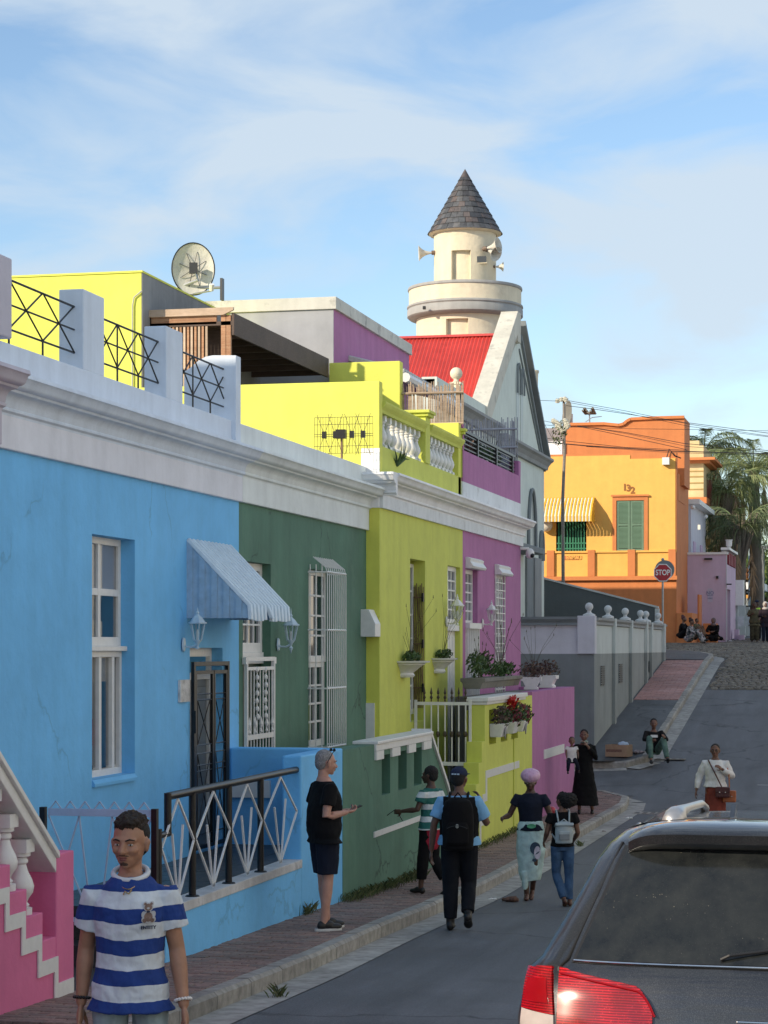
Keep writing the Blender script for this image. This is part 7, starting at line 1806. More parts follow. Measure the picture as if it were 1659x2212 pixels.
# rear window as trapezoid: columns lean inwards with height
def skew_patch(name, mat, pts, off, nx=26, nz=12, parent=None):
    """pts: (x,z) bl, br, tr, tl"""
    bl, br, tr, tl = pts; V = []
    for i in range(nx+1):
        f = i/nx
        for j in range(nz+1):
            g = j/nz; x = (bl[0]*(1-f)+br[0]*f)*(1-g)+(tl[0]*(1-f)+tr[0]*f)*g; z = (bl[1]*(1-f)+br[1]*f)*(1-g)+(tl[1]*(1-f)+tr[1]*f)*g
            V.append((x, z))
    b = MB(); b.add([cs(x, z, off) for x, z in V], [(i*(nz+1)+j, (i+1)*(nz+1)+j, (i+1)*(nz+1)+j+1, i*(nz+1)+j+1) for i in range(nx) for j in range(nz)])
    rim = [i*(nz+1) for i in range(nx+1)]+[nx*(nz+1)+j for j in range(1, nz+1)]+[i*(nz+1)+nz for i in range(nx-1, -1, -1)]+[j for j in range(nz-1, 0, -1)]
    base = len(b.v); b.v += [tuple(cs(*V[k], -.012)) for k in rim]; m_ = len(rim)
    for k in range(m_): b.f.append((rim[k], rim[(k+1) % m_], base+(k+1) % m_, base+k)); b.m.append(0)
    return b.build(name, mat, parent or car, smooth=True, local=True)
skew_patch('window_rubber', M_blackp, [(-.705, 1.085), (.705, 1.085), (.495, 1.62), (-.495, 1.62)], .004)
skew_patch('rear_window', M_cglass, [(-.682, 1.10), (.682, 1.10), (.475, 1.61), (-.475, 1.61)], .009)
b = MB(); b.tube([cs(-.69+1.38*i/24, 1.092, .010) for i in range(25)], .006, 6); b.build('chrome_strip', M_chrome, car, local=True)
# tailgate shut line
for s in (-1, 1):
    b = MB(); b.tube([cs(s*.51, 1.63, .003), cs(s*.725, 1.10, .003), cs(s*.765, 1.06, .003), cs(s*.76, .78, .003), cs(s*.74, .5, .003)], .009, 6); b.build('shut_line', M_blackp, car, local=True)
    # side glass
    b = MB(); V = []
    for y in (1.0, 3.1):
        for z, w_ in ((1.12, .866), (1.50, .655)): V.append((s*(w_+.004), y if z < 1.3 else y+.12, z))
    b.add(V, [(0, 2, 3, 1)]); b.build('side_window', M_cglass, car, local=True)
    # lamps
    zo_lo, zo_hi = .79, 1.055
    lo = lambda x: .865-.05*(abs(x)-.82)/.14 if abs(x) > .8 else .85
    lamp = skew_patch('tail_lamp', M_lens, [(s*.945, .86), (s*.775, .845), (s*.795, 1.06), (s*.93, 1.045)], .014, 10, 6)
    skew_patch('lamp_core', M_lensd, [(s*.925, .905), (s*.80, .895), (s*.815, 1.01), (s*.915, 1.0)], .019, 8, 4, lamp)
    skew_patch('clear_lens', M_clear, [(s*.95, .78), (s*.77, .765), (s*.775, .843), (s*.945, .858)], .012, 8, 4, lamp)
    lamp2 = None
    V = []; nx, nz = 22, 8
    for i in range(nx+1):
        f = i/nx; x = s*(.755-.46*f); top = 1.06-.075*f-(.0 if f < .8 else .10*((f-.8)/.2)**2); bot = .79+.0*f
        for j in range(nz+1): V.append((x-s*.0, bot+(top-bot)*j/nz))
    b = MB(); b.add([cs(x, z, .014) for x, z in V], [(i*(nz+1)+j, (i+1)*(nz+1)+j, (i+1)*(nz+1)+j+1, i*(nz+1)+j+1) for i in range(nx) for j in range(nz)])
    rim = [i*(nz+1) for i in range(nx+1)]+[nx*(nz+1)+j for j in range(1, nz+1)]+[i*(nz+1)+nz for i in range(nx-1, -1, -1)]+[j for j in range(nz-1, 0, -1)]
    base = len(b.v); b.v += [tuple(cs(*V[k], -.01)) for k in rim]; m_ = len(rim)
    for k in range(m_): b.f.append((rim[k], rim[(k+1) % m_], base+(k+1) % m_, base+k)); b.m.append(0)
    lamp2 = b.build('tail_lamp', M_lens, car, smooth=True, local=True)
    pts = []
    for i in range(nx+1): x, z = V[i*(nz+1)+nz]; pts.append(cs(x-s*.012, z-.022, .018))
    b = MB(); b.tube(pts, .006, 5); b.build('lamp_rib', M_lensd, lamp2, local=True)
    # roof rail
    b = MB(); b.tube([(s*.29, .95, 1.70), (s*.288, 1.07, 1.735), (s*.285, 1.3, 1.752), (s*.282, 1.7, 1.752), (s*.28, 2.6, 1.73), (s*.28, 2.85, 1.69)], [.065, .06, .036, .024, .024, .03], 10); b.build('roof_rail', M_silver, car, smooth='all', local=True)
    w = MB(); w.lathe([(0, -.12), (.25, -.12), (.36, -.11), (.385, -.06), (.385, .10), (.25, .11), (0, .1)], (0, 0, 0), 28)
    for y in (.85, 3.75):
        o = w.build('wheel', M_blackp, car, smooth=True, local=True); o.location = (s*.84, y, .385); o.rotation_euler = (0, R(90), 0)
        r_ = MB().lathe([(0, .12), (.05, .13), (.22, .115), (.25, .10)], (0, 0, 0), 24).build('rim', M_chrome, o, smooth=True, local=True)
        r_.rotation_euler = (0, 0 if s > 0 else R(180), 0)
# spoiler
b = MB(); V = []; nx = 28
for i in range(nx+1):
    x = -.47+.94*i/nx; q = abs(x)/.47; bow = .10*q**4
    zt = 1.722-.05*q**6; ye = .39+bow*1.3
    V += [(x, .95, 1.738-.07*q**4), (x, .62+bow, 1.742-.06*q**4), (x, ye+.03, zt-.008), (x, ye, zt-.03), (x, ye+.01, zt-.075), (x, ye+.06, zt-.10), (x, .56+bow, 1.60), (x, .60+bow, 1.55)]
b.add(V, [(i*8+j, (i+1)*8+j, (i+1)*8+j+1, i*8+j+1) for i in range(nx) for j in range(7)]+[(0, 1, 2, 3, 4, 5, 6, 7), tuple(nx*8+j for j in range(7, -1, -1))])
b.build('spoiler', M_car, car, smooth=True, local=True)
b = MB(); b.tube([cs(.02, 1.12, .02), cs(.06, 1.135, .035), cs(.55, 1.20, .035)], .008, 6); b.build('rear_wiper', M_blackp, car, local=True)
MB().prism([(1.15, 1.735), (1.38, 1.73), (1.36, 1.79), (1.30, 1.80)], 'x', -.012, .012).build('roof_antenna', M_car, car, local=True)
b = MB(); b.box(.10, .30, .0, .03, .80, .86); b.build('chrome_badge', M_chrome, car, local=True, bevel=.006)
b = MB(); V = []
b = MB(); b.box(-.93, .93, -.06, .2, .36, .62); b.build('bumper', M_car, car, local=True, bevel=.05)
b = MB(); b.box(-.26, .26, -.03, -.012, .70, .81); b.build('number_plate', M_wpaint, car, local=True)
# people
def V3(*a): return Vector(a)
SK = {}
def skin(name, c):
    if name in MATS: return MATS[name]
    m, t, p = base_mat(name); v = N(t, 'ShaderNodeTexCoord').outputs['Object']
    col = mixc(t, 1.0, tuple(c), ramp(t, tex_noise(t, v, 14, 4), [(.3, .86), (.7, 1.12)]), 'MULTIPLY'); t.links.new(col, p.inputs['Base Color'])
    p.inputs['Roughness'].default_value = .5; p.inputs['Subsurface Weight'].default_value = .12; p.inputs['Subsurface Scale'].default_value = .01; p.inputs['Subsurface Radius'].default_value = (1, .4, .2)
    bump(t, p, tex_noise(t, v, 90, 3), .1, .002); MATS[name] = m; return m
def cloth(name, c, var=.12, fold=.6, rough=.9):
    if name in MATS: return MATS[name]
    m, t, p = base_mat(name); v = N(t, 'ShaderNodeTexCoord').outputs['Object']
    col = mixc(t, 1.0, tuple(c), ramp(t, tex_noise(t, v, 9, 4), [(.3, 1-var), (.7, 1+var)]), 'MULTIPLY'); t.links.new(col, p.inputs['Base Color'])
    p.inputs['Roughness'].default_value = rough; p.inputs['Specular IOR Level'].default_value = .25
    bump(t, p, tex_noise(t, v, 5, 4, .5, (1, 1, .55)), fold, .035); bump(t, p, tex_noise(t, v, 160, 2), .25, .001); MATS[name] = m; return m
def striped(name, ca, cb, period, phase, duty=.5, tilt=.0, cc=None):
    m, t, p = base_mat(name); v = N(t, 'ShaderNodeTexCoord').outputs['Object']; sp = N(t, 'ShaderNodeSeparateXYZ'); t.links.new(v, sp.inputs[0])
    def mt(op, a, b_=None):
        n = N(t, 'ShaderNodeMath', operation=op)
        for i, q in enumerate((a, b_)):
            if q is None: continue
            if isinstance(q, (int, float)): n.inputs[i].default_value = q
            else: t.links.new(q, n.inputs[i])
        return n.outputs[0]
    wob = mt('MULTIPLY', tex_noise(t, v, 5, 3), .035)
    z = mt('ADD', mt('ADD', sp.outputs['Z'], wob), mt('MULTIPLY', mt('ABSOLUTE', sp.outputs['X']), tilt))
    fr = mt('FRACT', mt('DIVIDE', mt('SUBTRACT', z, phase), period)); s = mt('GREATER_THAN', fr, duty)
    col = mixc(t, s, ca, cb); col = mixc(t, 1.0, col, ramp(t, tex_noise(t, v, 12, 4), [(.3, .9), (.7, 1.08)]), 'MULTIPLY')
    t.links.new(col, p.inputs['Base Color']); p.inputs['Roughness'].default_value = .9
    bump(t, p, tex_noise(t, v, 5, 5, .55, (1, 1, .5)), .7, .04); MATS[name] = m; return m
def cap(b, pts, rr, seg=14, flat=1.0, ax=None):
    """tapered limb with rounded ends through pts"""
    pts = [Vector(p) for p in pts]; P_, Q = [], []
    d0 = (pts[0]-pts[1]).normalized(); d1 = (pts[-1]-pts[-2]).normalized()
    for k in (.98, .8, .45): P_.append(pts[0]+d0*rr[0]*k); Q.append(rr[0]*math.sqrt(1-k*k))
    for i in range(len(pts)): P_.append(pts[i]); Q.append(rr[i])
    for k in (.45, .8, .98): P_.append(pts[-1]+d1*rr[-1]*k); Q.append(rr[-1]*math.sqrt(1-k*k))
    b.tube(P_, Q, seg); return b
def sleeve(b, pts, rr, seg=16): b.tube([Vector(p) for p in pts], rr, seg); return b
def loft(b, rings, seg=22):
    base = len(b.v); n = len(rings)
    for (c, ax, ay) in rings:
        for k in range(seg):
            a = 2*math.pi*k/seg; q = Vector(c)+ax*math.cos(a)+ay*math.sin(a); b.v.append(tuple(q))
    for i in range(n-1):
        for k in range(seg): b.f.append((base+i*seg+k, base+i*seg+(k+1) % seg, base+(i+1)*seg+(k+1) % seg, base+(i+1)*seg+k)); b.m.append(0)
    b.f.append(tuple(base+k for k in range(seg-1, -1, -1))); b.m.append(0); b.f.append(tuple(base+(n-1)*seg+k for k in range(seg))); b.m.append(0); return b
def ell(b, c, r, rot=None, seg=18, rings=12):
    base = len(b.v); rot = rot or Matrix.Identity(3)
    for i in range(rings+1):
        th = math.pi*i/rings
        for k in range(seg):
            a = 2*math.pi*k/seg; q = rot @ Vector((r[0]*math.sin(th)*math.cos(a)+1e-5*math.cos(a), r[1]*math.sin(th)*math.sin(a)+1e-5*math.sin(a), -r[2]*math.cos(th))); b.v.append(tuple(Vector(c)+q))
    for i in range(rings):
        for k in range(seg): b.f.append((base+i*seg+k, base+i*seg+(k+1) % seg, base+(i+1)*seg+(k+1) % seg, base+(i+1)*seg+k)); b.m.append(0)
    b.f.append(tuple(base+k for k in range(seg-1, -1, -1))); b.m.append(0); b.f.append(tuple(base+rings*seg+k for k in range(seg))); b.m.append(0)
    return b
def fuse(b, name, mat, parent, vox=.008, smooth=4, disp=None):
    o = b.build(name, mat, parent, local=True)
    m = o.modifiers.new('r', 'REMESH'); m.mode = 'VOXEL'; m.voxel_size = vox; m.adaptivity = 0
    if smooth: s = o.modifiers.new('s', 'SMOOTH'); s.iterations = smooth; s.factor = .5
    if disp:
        tx = bpy.data.textures.new('folds', 'CLOUDS'); tx.noise_scale = disp[1]; dm = o.modifiers.new('d', 'DISPLACE'); dm.texture = tx; dm.strength = disp[0]; dm.mid_level = .5
    dg = bpy.context.evaluated_depsgraph_get(); dg.update(); me = bpy.data.meshes.new_from_object(o.evaluated_get(dg), depsgraph=dg)
    o.modifiers.clear(); old = o.data; o.data = me; me.name = name; bpy.data.meshes.remove(old)
    me.polygons.foreach_set('use_smooth', [True]*len(me.polygons)); return o
def rotz(a): return Matrix.Rotation(R(a), 3, 'Z')
HD = lambda yaw, pitch=0, roll=0: Matrix.Rotation(R(yaw), 3, 'Z') @ Matrix.Rotation(R(pitch), 3, 'X') @ Matrix.Rotation(R(roll), 3, 'Y')
def hand(b, w, d, pn, s=1.0, curl=.5, thumb=1, up=None):
    """hand from wrist w along unit d; pn = palm normal; thumb side sign"""
    d = d.normalized(); pn = (pn-d*pn.dot(d)).normalized(); x = d.cross(pn)*thumb
    rot = Matrix((x, d, pn)).transposed()
    ell(b, w+d*.05*s, (.038*s, .052*s, .017*s), rot)
    for i, (o, L, r) in enumerate(((-.028, .058, .0085), (-.010, .070, .0090), (.010, .075, .0092), (.028, .068, .0090))):
        a = w+d*.085*s-x*(-o)*s*-1*1.0
        a = w+d*.088*s+x*o*s; c = curl*(1.0-.1*i)
        p1 = a+(d*math.cos(c*.6)+pn*math.sin(c*.6))*L*.45*s; p2 = p1+(d*math.cos(c*1.5)+pn*math.sin(c*1.5))*L*.33*s; p3 = p2+(d*math.cos(c*2.2)+pn*math.sin(c*2.2))*L*.27*s
        cap(b, [a-d*.03*s, a, p1, p2, p3], [r*s*1.1, r*s*1.1, r*s, r*s*.92, r*s*.8], 8)
    t0 = w+d*.022*s+x*.026*s; t1 = t0+(d*.6+x*.75+pn*.25).normalized()*.036*s; t2 = t1+(d*.85+x*.3+pn*.35).normalized()*.032*s; t3 = t2+(d*.95+pn*.3).normalized()*.024*s
    cap(b, [t0, t1, t2, t3], [.014*s, .012*s, .0105*s, .009*s], 8)
def head_mesh(b, c, M_, s, jaw=1.0, detail=True):
    P_ = lambda x, y, z: c+M_ @ Vector((x, y, z))*s
    e = lambda p, r: ell(b, P_(*p), tuple(q*s for q in r), M_)
    e((0, -.012, .03), (.076, .093, .088)); e((0, .012, -.02), (.066*jaw, .078, .085)); e((0, .045, -.062), (.042*jaw, .042, .040)); e((0, .068, -.088), (.022, .020, .018))
    e((0, .07, .022), (.058, .024, .018)); e((.034, .062, -.022), (.026, .026, .024)); e((-.034, .062, -.022), (.026, .026, .024))
    cap(b, [P_(0, .084, .012), P_(0, .098, -.010), P_(0, .110, -.026)], [.010*s, .012*s, .015*s], 8); e((.012, .098, -.030), (.010, .011, .009)); e((-.012, .098, -.030), (.010, .011, .009))
    e((0, .086, -.052), (.024, .014, .009)); e((0, .084, -.064), (.021, .013, .009))
    for sx in (-1, 1): e((sx*.078, -.004, -.008), (.010, .018, .031)); e((sx*.084, -.008, .006), (.008, .018, .018))
DEF = dict(pel=(0, 0, .95), chest=(0, .0, 1.30), nk=(0, -.01, 1.50), hd=(0, .015, 1.625),
           shR=(.178, -.005, 1.385), shL=(-.178, -.005, 1.385), elR=(.235, -.03, 1.15), elL=(-.235, -.03, 1.15), wrR=(.25, .05, .90), wrL=(-.25, .05, .90),
           hiR=(.09, 0, .92), hiL=(-.09, 0, .92), knR=(.10, .02, .50), knL=(-.10, .02, .50), anR=(.105, -.02, .085), anL=(-.105, -.02, .085))
def person(label, P_, rz, H, J={}, yaw=0, pitch=0, sk=None, vox=.009, wide=1.0, hands=None, outfit=(), group=None, curlL=.6, curlR=.6, headk=1.06, face=True, belly=0, feetdir=(0, 0), handdir={}):
    s = H/1.75; t = thing('person', label, 'person', P_, rz, group)
    j = {k: Vector(v)*s for k, v in {**DEF, **J}.items()}
    M_ = HD(yaw, pitch); hs = s*headk
    ax_sh = (j['shR']-j['shL']).normalized(); ax_hp = (j['hiR']-j['hiL']).normalized()
    up = (j['nk']-j['pel']).normalized()
    def ring(f, rx, ry, k=1.0):
        c = j['pel'].lerp(j['nk'], f); c2 = j['chest'] if .3 < f < .9 else c
        w = max(0, 1-abs(f-.67)/.4); c = c+(j['chest']-j['pel'].lerp(j['nk'], .67))*w
        ax = ax_hp.lerp(ax_sh, min(1, max(0, f))).normalized(); ay = up.cross(ax).normalized()
        return (c+ay*(0), ax*rx*s*k*wide, ay*ry*s*k*(1+belly*max(0, 1-abs(f-.3)/.4)))
    T = [(-.16, .12, .09), (-.095, .160, .112), (.04, .162, .112), (.21, .145, .104), (.43, .155, .112), (.62, .168, .118), (.73, .172, .113), (.81, .155, .100), (.88, .118, .086), (.94, .082, .072), (.99, .064, .062)]
    b = MB(); loft(b, [ring(*r) for r in T])
    cap(b, [j['nk']-up*.05*s, j['nk']+up*.02*s, j['hd']-M_ @ Vector((0, .02, .05))*s], [.058*s, .052*s, .050*s])
    head_mesh(b, j['hd'], M_, hs)
    for q in 'RL':
        sh, el, wr = j['sh'+q], j['el'+q], j['wr'+q]
        cap(b, [sh, sh.lerp(el, .35), el, el.lerp(wr, .3), wr], [.050*s*wide**.5, .047*s*wide**.5, .039*s, .041*s, .026*s])
        hi, kn, an = j['hi'+q], j['kn'+q], j['an'+q]
        cap(b, [hi, hi.lerp(kn, .4), kn, kn.lerp(an, .3), kn.lerp(an, .75), an], [.095*s*wide**.5, .080*s*wide**.5, .056*s, .058*s, .040*s, .036*s])
        fd = Matrix.Rotation(R(feetdir[0 if q == 'R' else 1]), 3, 'Z') @ Vector((0, 1, 0)); shin = (an-kn).normalized(); 
        f3 = (fd-shin*fd.dot(shin)).normalized() if abs(shin.z) < .93 else fd
        j['ft'+q] = f3; j['sl'+q] = shin if abs(shin.z) < .93 else Vector((0, 0, -1))
        cap(b, [an-f3*.03*s+j['sl'+q]*.035*s, an+f3*.06*s+j['sl'+q]*.04*s, an+f3*.14*s+j['sl'+q]*.055*s], [.034*s, .034*s, .024*s])
        dv = (wr-el).normalized(); pn = handdir.get(q, Vector((-1 if q == 'R' else 1, 0, 0)))
        dd = handdir.get('d'+q, dv)
        hand(b, wr+dv*.012*s, Vector(dd), Vector(pn), s*(1 if headk > 1 and headk < 1.3 else .8), curlR if q == 'R' else curlL, thumb=1 if q == 'L' else -1)
    body = fuse(b, 'body', sk, t, vox, 3)
    info = dict(w=wide**.7, t=t, j=j, s=s, M=M_, ring=ring, up=up, vox=vox, hs=hs, sk=sk, T=T)
    if face and vox < .011: face_parts(info)
    for g in outfit: g(info)
    return info
M_eyew = plain('eye_white', (.42, .39, .36), .3); M_iris = plain('dark_iris', (.03, .018, .012), .15); M_hairb = plain('black_hair', (.012, .010, .009), .8, b=.8, sc=60, var=.4); M_lip = plain('lip_brown', (.20, .07, .06), .5)
def face_parts(I, brow=None):
    c, M_, s, t = I['j']['hd'], I['M'], I['hs'], I['t']; P_ = lambda x, y, z: c+M_ @ Vector((x, y, z))*s
    for sx in (-1, 1):
        b = MB(); ell(b, P_(sx*.031, .078, .002), (.0135*s, .009*s, .0052*s), M_, 12, 8); e = b.build('eye', M_eyew, t, smooth='all', local=True)
        b = MB(); ell(b, P_(sx*.031-.002, .0838, .002), (.0056*s, .0032*s, .0052*s), M_, 10, 6); b.build('iris', M_iris, e, smooth='all', local=True)
        b = MB(); cap(b, [P_(sx*.015, .092, .021), P_(sx*.032, .0915, .027), P_(sx*.050, .078, .022)], [.0035*s, .0042*s, .0025*s], 6); b.build('eyebrow', brow or M_hairb, t, smooth='all', local=True)
    b = MB(); ell(b, P_(0, .094, -.0535), (.023*s, .0065*s, .0052*s), M_, 12, 6); ell(b, P_(0, .0925, -.0625), (.019*s, .0065*s, .0058*s), M_, 12, 6); b.build('lips', M_lip, t, smooth='all', local=True)
def g_tee(mat, hem=-.12, sl=.45, loose=1.12, name='shirt', folds=(.02, .12), neck=.93, sr=1.0):
    def f(I):
        s, j = I['s'], I['j']; b = MB()
        rr = [(hem, .172+.02*(hem < -.1), .126)]+[r for r in I['T'] if r[0] > hem+.04 and r[0] < .85]+[(.885, .122, .09), (neck+.0, .088, .080)]
        loft(b, [I['ring'](r[0], r[1], r[2], loose+(.09 if r[0] < .12 else .04 if r[0] < .3 else 0)) for r in rr])
        for q in 'RL':
            sh, el, wr = j['sh'+q], j['el'+q], j['wr'+q]; inn = sh.lerp(I['ring'](.80, 0, 0)[0], .35)
            if sl <= 1: e = sh.lerp(el, sl); sleeve(b, [inn, sh, sh.lerp(e, .5), e], [v*s*sr for v in (.048, .066, .067, .069)])
            else: e = el.lerp(wr, sl-1); sleeve(b, [inn, sh, sh.lerp(el, .5), el, el.lerp(e, .5), e], [v*s*sr for v in (.048, .066, .060, .053, .046, .038)])
        fuse(b, name, mat, I['t'], I['vox'], 2, folds)
    return f
def g_legs(mat, to=.97, r0=1.12, r1=1.25, name='trousers', top=.10, folds=(.018, .12)):
    def f(I):
        s, j = I['s']*1.0, I['j']; b = MB(); r0_ = r0; w_ = I['w']
        loft(b, [I['ring'](*r, 1.07) for r in ((-.16, .15, .105), (-.08, .162, .115), (.02, .163, .115), (top, .155, .108))])
        for q in 'RL':
            hi, kn, an = j['hi'+q], j['kn'+q], j['an'+q]
            P_ = [hi+(hi-kn).normalized()*.02*s, hi.lerp(kn, .4)]; rr = [.092*s*r0*w_, .084*s*r0*w_]
            if to > .55: P_ += [kn, kn.lerp(an, .35)]; rr += [.062*s*r1, .058*s*r1]; P_.append(kn.lerp(an, (to-.5)*2)); rr.append(.050*s*r1)
            else: P_.append(hi.lerp(kn, to*2)); rr.append(.082*s*r0)
            sleeve(b, P_, rr)
        fuse(b, name, mat, I['t'], I['vox'], 2, folds)
    return f
def g_shoes(mat, sole=None, hi=0, k=1.0, name='shoe'):
    def f(I):
        s, j = I['s'], I['j']
        for q in 'RL':
            an, fd, sl = j['an'+q], j['ft'+q], j['sl'+q]; b = MB()
            x = fd.cross(sl).normalized(); rot = Matrix((x, fd, -sl)).transposed()
            ell(b, an+fd*.105*s+sl*.048*s, (.047*s*k, .085*s, .034*s), rot); ell(b, an-fd*.022*s+sl*.035*s, (.040*s*k, .050*s, .050*s), rot); ell(b, an+fd*.04*s+sl*.03*s, (.042*s*k, .07*s, .045*s), rot)
            if hi: cap(b, [an+sl*.02*s, an-sl*hi*s], [.047*s, .05*s])
            o = fuse(b, name, mat, I['t'], min(.009, I['vox']), 2)
            if sole:
                b = MB(); loft(b, [(an+fd*.045*s+sl*h*s, x*.046*s*k, fd*.142*s) for h in (.062, .086)], 24); b.build('sole', sole, o, local=True)
    return f
def g_hair(mat, k=1.0, back=.0, top=.0, name='hair', rough=(.02, .03), front=.0, low=0, sc=(1, 1, 1)):
    def f(I):
        c, M_, s = I['j']['hd'], I['M'], I['hs']; b = MB(); P_ = lambda x, y, z: c+M_ @ Vector((x, y, z))*s
        ell(b, P_(0, -.022+front-back*.3, .042+top*.4), (.080*s*k*sc[0], .090*s*k*sc[1], .084*s*k*sc[2]), M_); ell(b, P_(0, -.05-back, .0-low), (.072*s*k, .058*s*k+back*.4, .075*s*k), M_)
        fuse(b, name, mat, I['t'], min(.008, I['vox']), 1, rough)
    return f
def g_add(fn): return fn
def facing(P_, deg=0):
    """rz so that the person looks at the camera, turned deg to image right (positive)"""
    return math.atan2(P_.x, -P_.y)+math.pi*1.0+R(0) if False else math.atan2(-(-P_.x), (-P_.y))*1.0*(-1)*(-1)+R(deg)
def rz_to(dx, dy): return math.atan2(-dx, dy)
def rz_img(P_, right, toward):
    """direction given in picture terms: right (+) and toward the camera (+)"""
    c = Vector((-P_.x, -P_.y, 0)).normalized(); r = Vector((-c.y, c.x, 0)); d = r*right+c*toward; return rz_to(d.x, d.y)
sk_tan = skin('tan_skin', (.36, .19, .12)); sk_fair = skin('sunburnt_fair_skin', (.50, .27, .20)); sk_dark = skin('dark_brown_skin', (.085, .042, .028)); sk_brown = skin('brown_skin', (.17, .085, .055))
c_black = cloth('black_cotton', (.005, .005, .006)); c_navy = cloth('navy_cotton', (.010, .014, .028)); c_denim = cloth('blue_denim', (.05, .10, .19), .3); c_white = cloth('white_knit', (.72, .70, .68)); c_rust = cloth('rust_red_cloth', (.22, .05, .035))
c_lblue = cloth('light_blue_cotton', (.22, .46, .72)); c_towel = cloth('pale_aqua_towel', (.50, .66, .64), .2, .9); c_grn = cloth('khaki_tunic', (.11, .10, .06), .3); c_red = cloth('red_cloth', (.32, .02, .04))
c_ldenim = cloth('pale_worn_denim', (.28, .36, .38), .3)
m_sole = plain('white_rubber_sole', (.6, .6, .58), .6); m_blackl = plain('black_leather', (.012, .012, .012), .5); m_brownl = plain('brown_leather', (.10, .045, .03), .5)
# ---- 1 man in striped shirt, near
p1 = onD((282, 0), 10.5); p1 = Vector((p1.x, p1.y, road(p1.y)))
Htop = -(1743-1398)*10.5/F; H1 = Htop-p1.z-.045
s_str = striped('blue_white_stripe_jersey', (.60, .66, .72), (.012, .045, .22), .1475, .785, .52, -.05)
def extras1(I):
    t, s, c, M_ = I['t'], I['hs'], I['j']['hd'], I['M']; P_ = lambda x, y, z: c+M_ @ Vector((x, y, z))*s
    b = MB(); ell(b, P_(0, .073, -.084), (.021*s, .0165*s, .013*s), M_); ell(b, P_(0, .0885, -.0745), (.006*s, .003*s, .004*s), M_); fuse(b, 'goatee', plain('stubble', (.07, .042, .03), .9, b=.6, sc=80), t, .004, 1, (.004, .01))
    b = MB(); cap(b, [P_(-.026, .093, -.046), P_(0, .1005, -.043), P_(.026, .093, -.046)], [.0022*s, .0028*s, .0022*s], 6); b.build('moustache', MATS['stubble'], t, local=True)
    # fade: darker sides, blond tips on top
    b = MB(); ell(b, P_(0, -.02, .082), (.072*s, .084*s, .060*s), M_); ell(b, P_(0, .035, .092), (.056*s, .045*s, .036*s), M_); fuse(b, 'curls', M_curl, t, .006, 0, (.035, .018))
    j, s2 = I['j'], I['s']
    nk = I['ring'](.95, .082, .078, 1.02); b = MB()
    pts = [nk[0]+nk[1]*math.cos(a)*1.12+nk[2]*math.sin(a)*1.10+Vector((0, 0, .018-.028*math.sin(a)))*s2 for a in [2*math.pi*k/24 for k in range(25)]]
    b.tube(pts, .013*s2, 8); b.build('collar', cloth('white_rib_collar', (.62, .66, .70)), t, smooth='all', local=True)
    ch = [nk[0]+nk[1]*math.cos(a)*1.0+nk[2]*math.sin(a)*(1.0 if math.sin(a) < 0 else 1.42)+Vector((0, 0, .02-.07*max(0, math.sin(a))**2))*s2 for a in [2*math.pi*k/32 for k in range(33)]]
    b = MB(); b.tube(ch, .0022, 5); n_ = b.build('necklace', plain('brass', (.45, .33, .14), .3, metal=.8), t, local=True)
    a = ch[8]; b = MB(); b.tube([a+Vector((-.02, .012, -.0)), a+Vector((-.006, .014, -.02)), a+Vector((.012, .014, -.008)), a+Vector((.02, .014, -.024))], .004, 6); b.build('pendant', MATS['brass'], n_, local=True)
    # teddy print on the chest (image right = his left)
    R0 = I['ring'](.60, .172, .115, 1.22); x0 = -.098*s2; base = R0[0]
    def onchest(x, z):
        f = (z/s2-.95)/.55; rr = I['ring'](f, float(np.interp(f, [q[0] for q in T_], [q[1] for q in T_])), float(np.interp(f, [q[0] for q in T_], [q[2] for q in T_])), 1.22); ax, ay = rr[1].length, rr[2].length
        return Vector((rr[0].x+x, rr[0].y+ay*math.sqrt(max(.02, 1-(x/ax)**2)), z))
    T_ = I['T']; zc = 1.305*s2
    m1, m2 = plain('print_brown', (.19, .13, .11), .9, var=.3, sc=60), plain('print_grey', (.42, .44, .47), .9)
    def blob(x, z, r, m, nm, h=.004, o=.0, e=1.0):
        x *= .62; z *= .62; r *= .62
        V = []; n = 16
        for k in range(n): a = 2*math.pi*k/n; V.append(onchest(x0+x+r*math.cos(a), zc+z+r*e*math.sin(a))+Vector((0, .012+o, 0)))
        b = MB(); b.add(V+[v+Vector((0, -.02, 0)) for v in V], [tuple(range(n))]+[(k, n+k, n+(k+1) % n, (k+1) % n) for k in range(n)]); return b.build(nm, m, t, local=True)
    for (x, z, r, m, e) in ((0, .055, .031, m2, 1.0), (.022, .081, .014, m2, 1), (-.022, .081, .014, m2, 1), (0, -.018, .036, m2, 1.25), (.028, -.04, .02, m2, 1.1), (-.028, -.04, .02, m2, 1.1), (.034, .0, .014, m2, 1.5), (-.034, .0, .014, m2, 1.5)): blob(x, z, r+.003, m, 'bear_outline', o=0, e=e)
    for (x, z, r, e) in ((0, .055, .027, 1), (.022, .081, .010, 1), (-.022, .081, .010, 1), (0, -.018, .031, 1.2), (.028, -.045, .015, 1.1), (-.028, -.045, .015, 1.1)): blob(x, z, r, m1, 'bear_print', o=.0015, e=e)
    blob(0, .022, .014, plain('print_navy', (.02, .03, .06), .9), 'bear_bow', o=.003, e=.5); blob(0, .048, .010, m2, 'bear_muzzle', o=.003, e=.8)
    pc = onchest(x0, zc-.062)+Vector((0, .0135, 0)); dd = Vector((x0*1.2, .35, 0)).normalized()
    txt = text_obj('ENTITY', Vector((0, 0, 0)), .022, MATS['print_navy'], None, Vector((0, 1, 0)), bold=.0006)
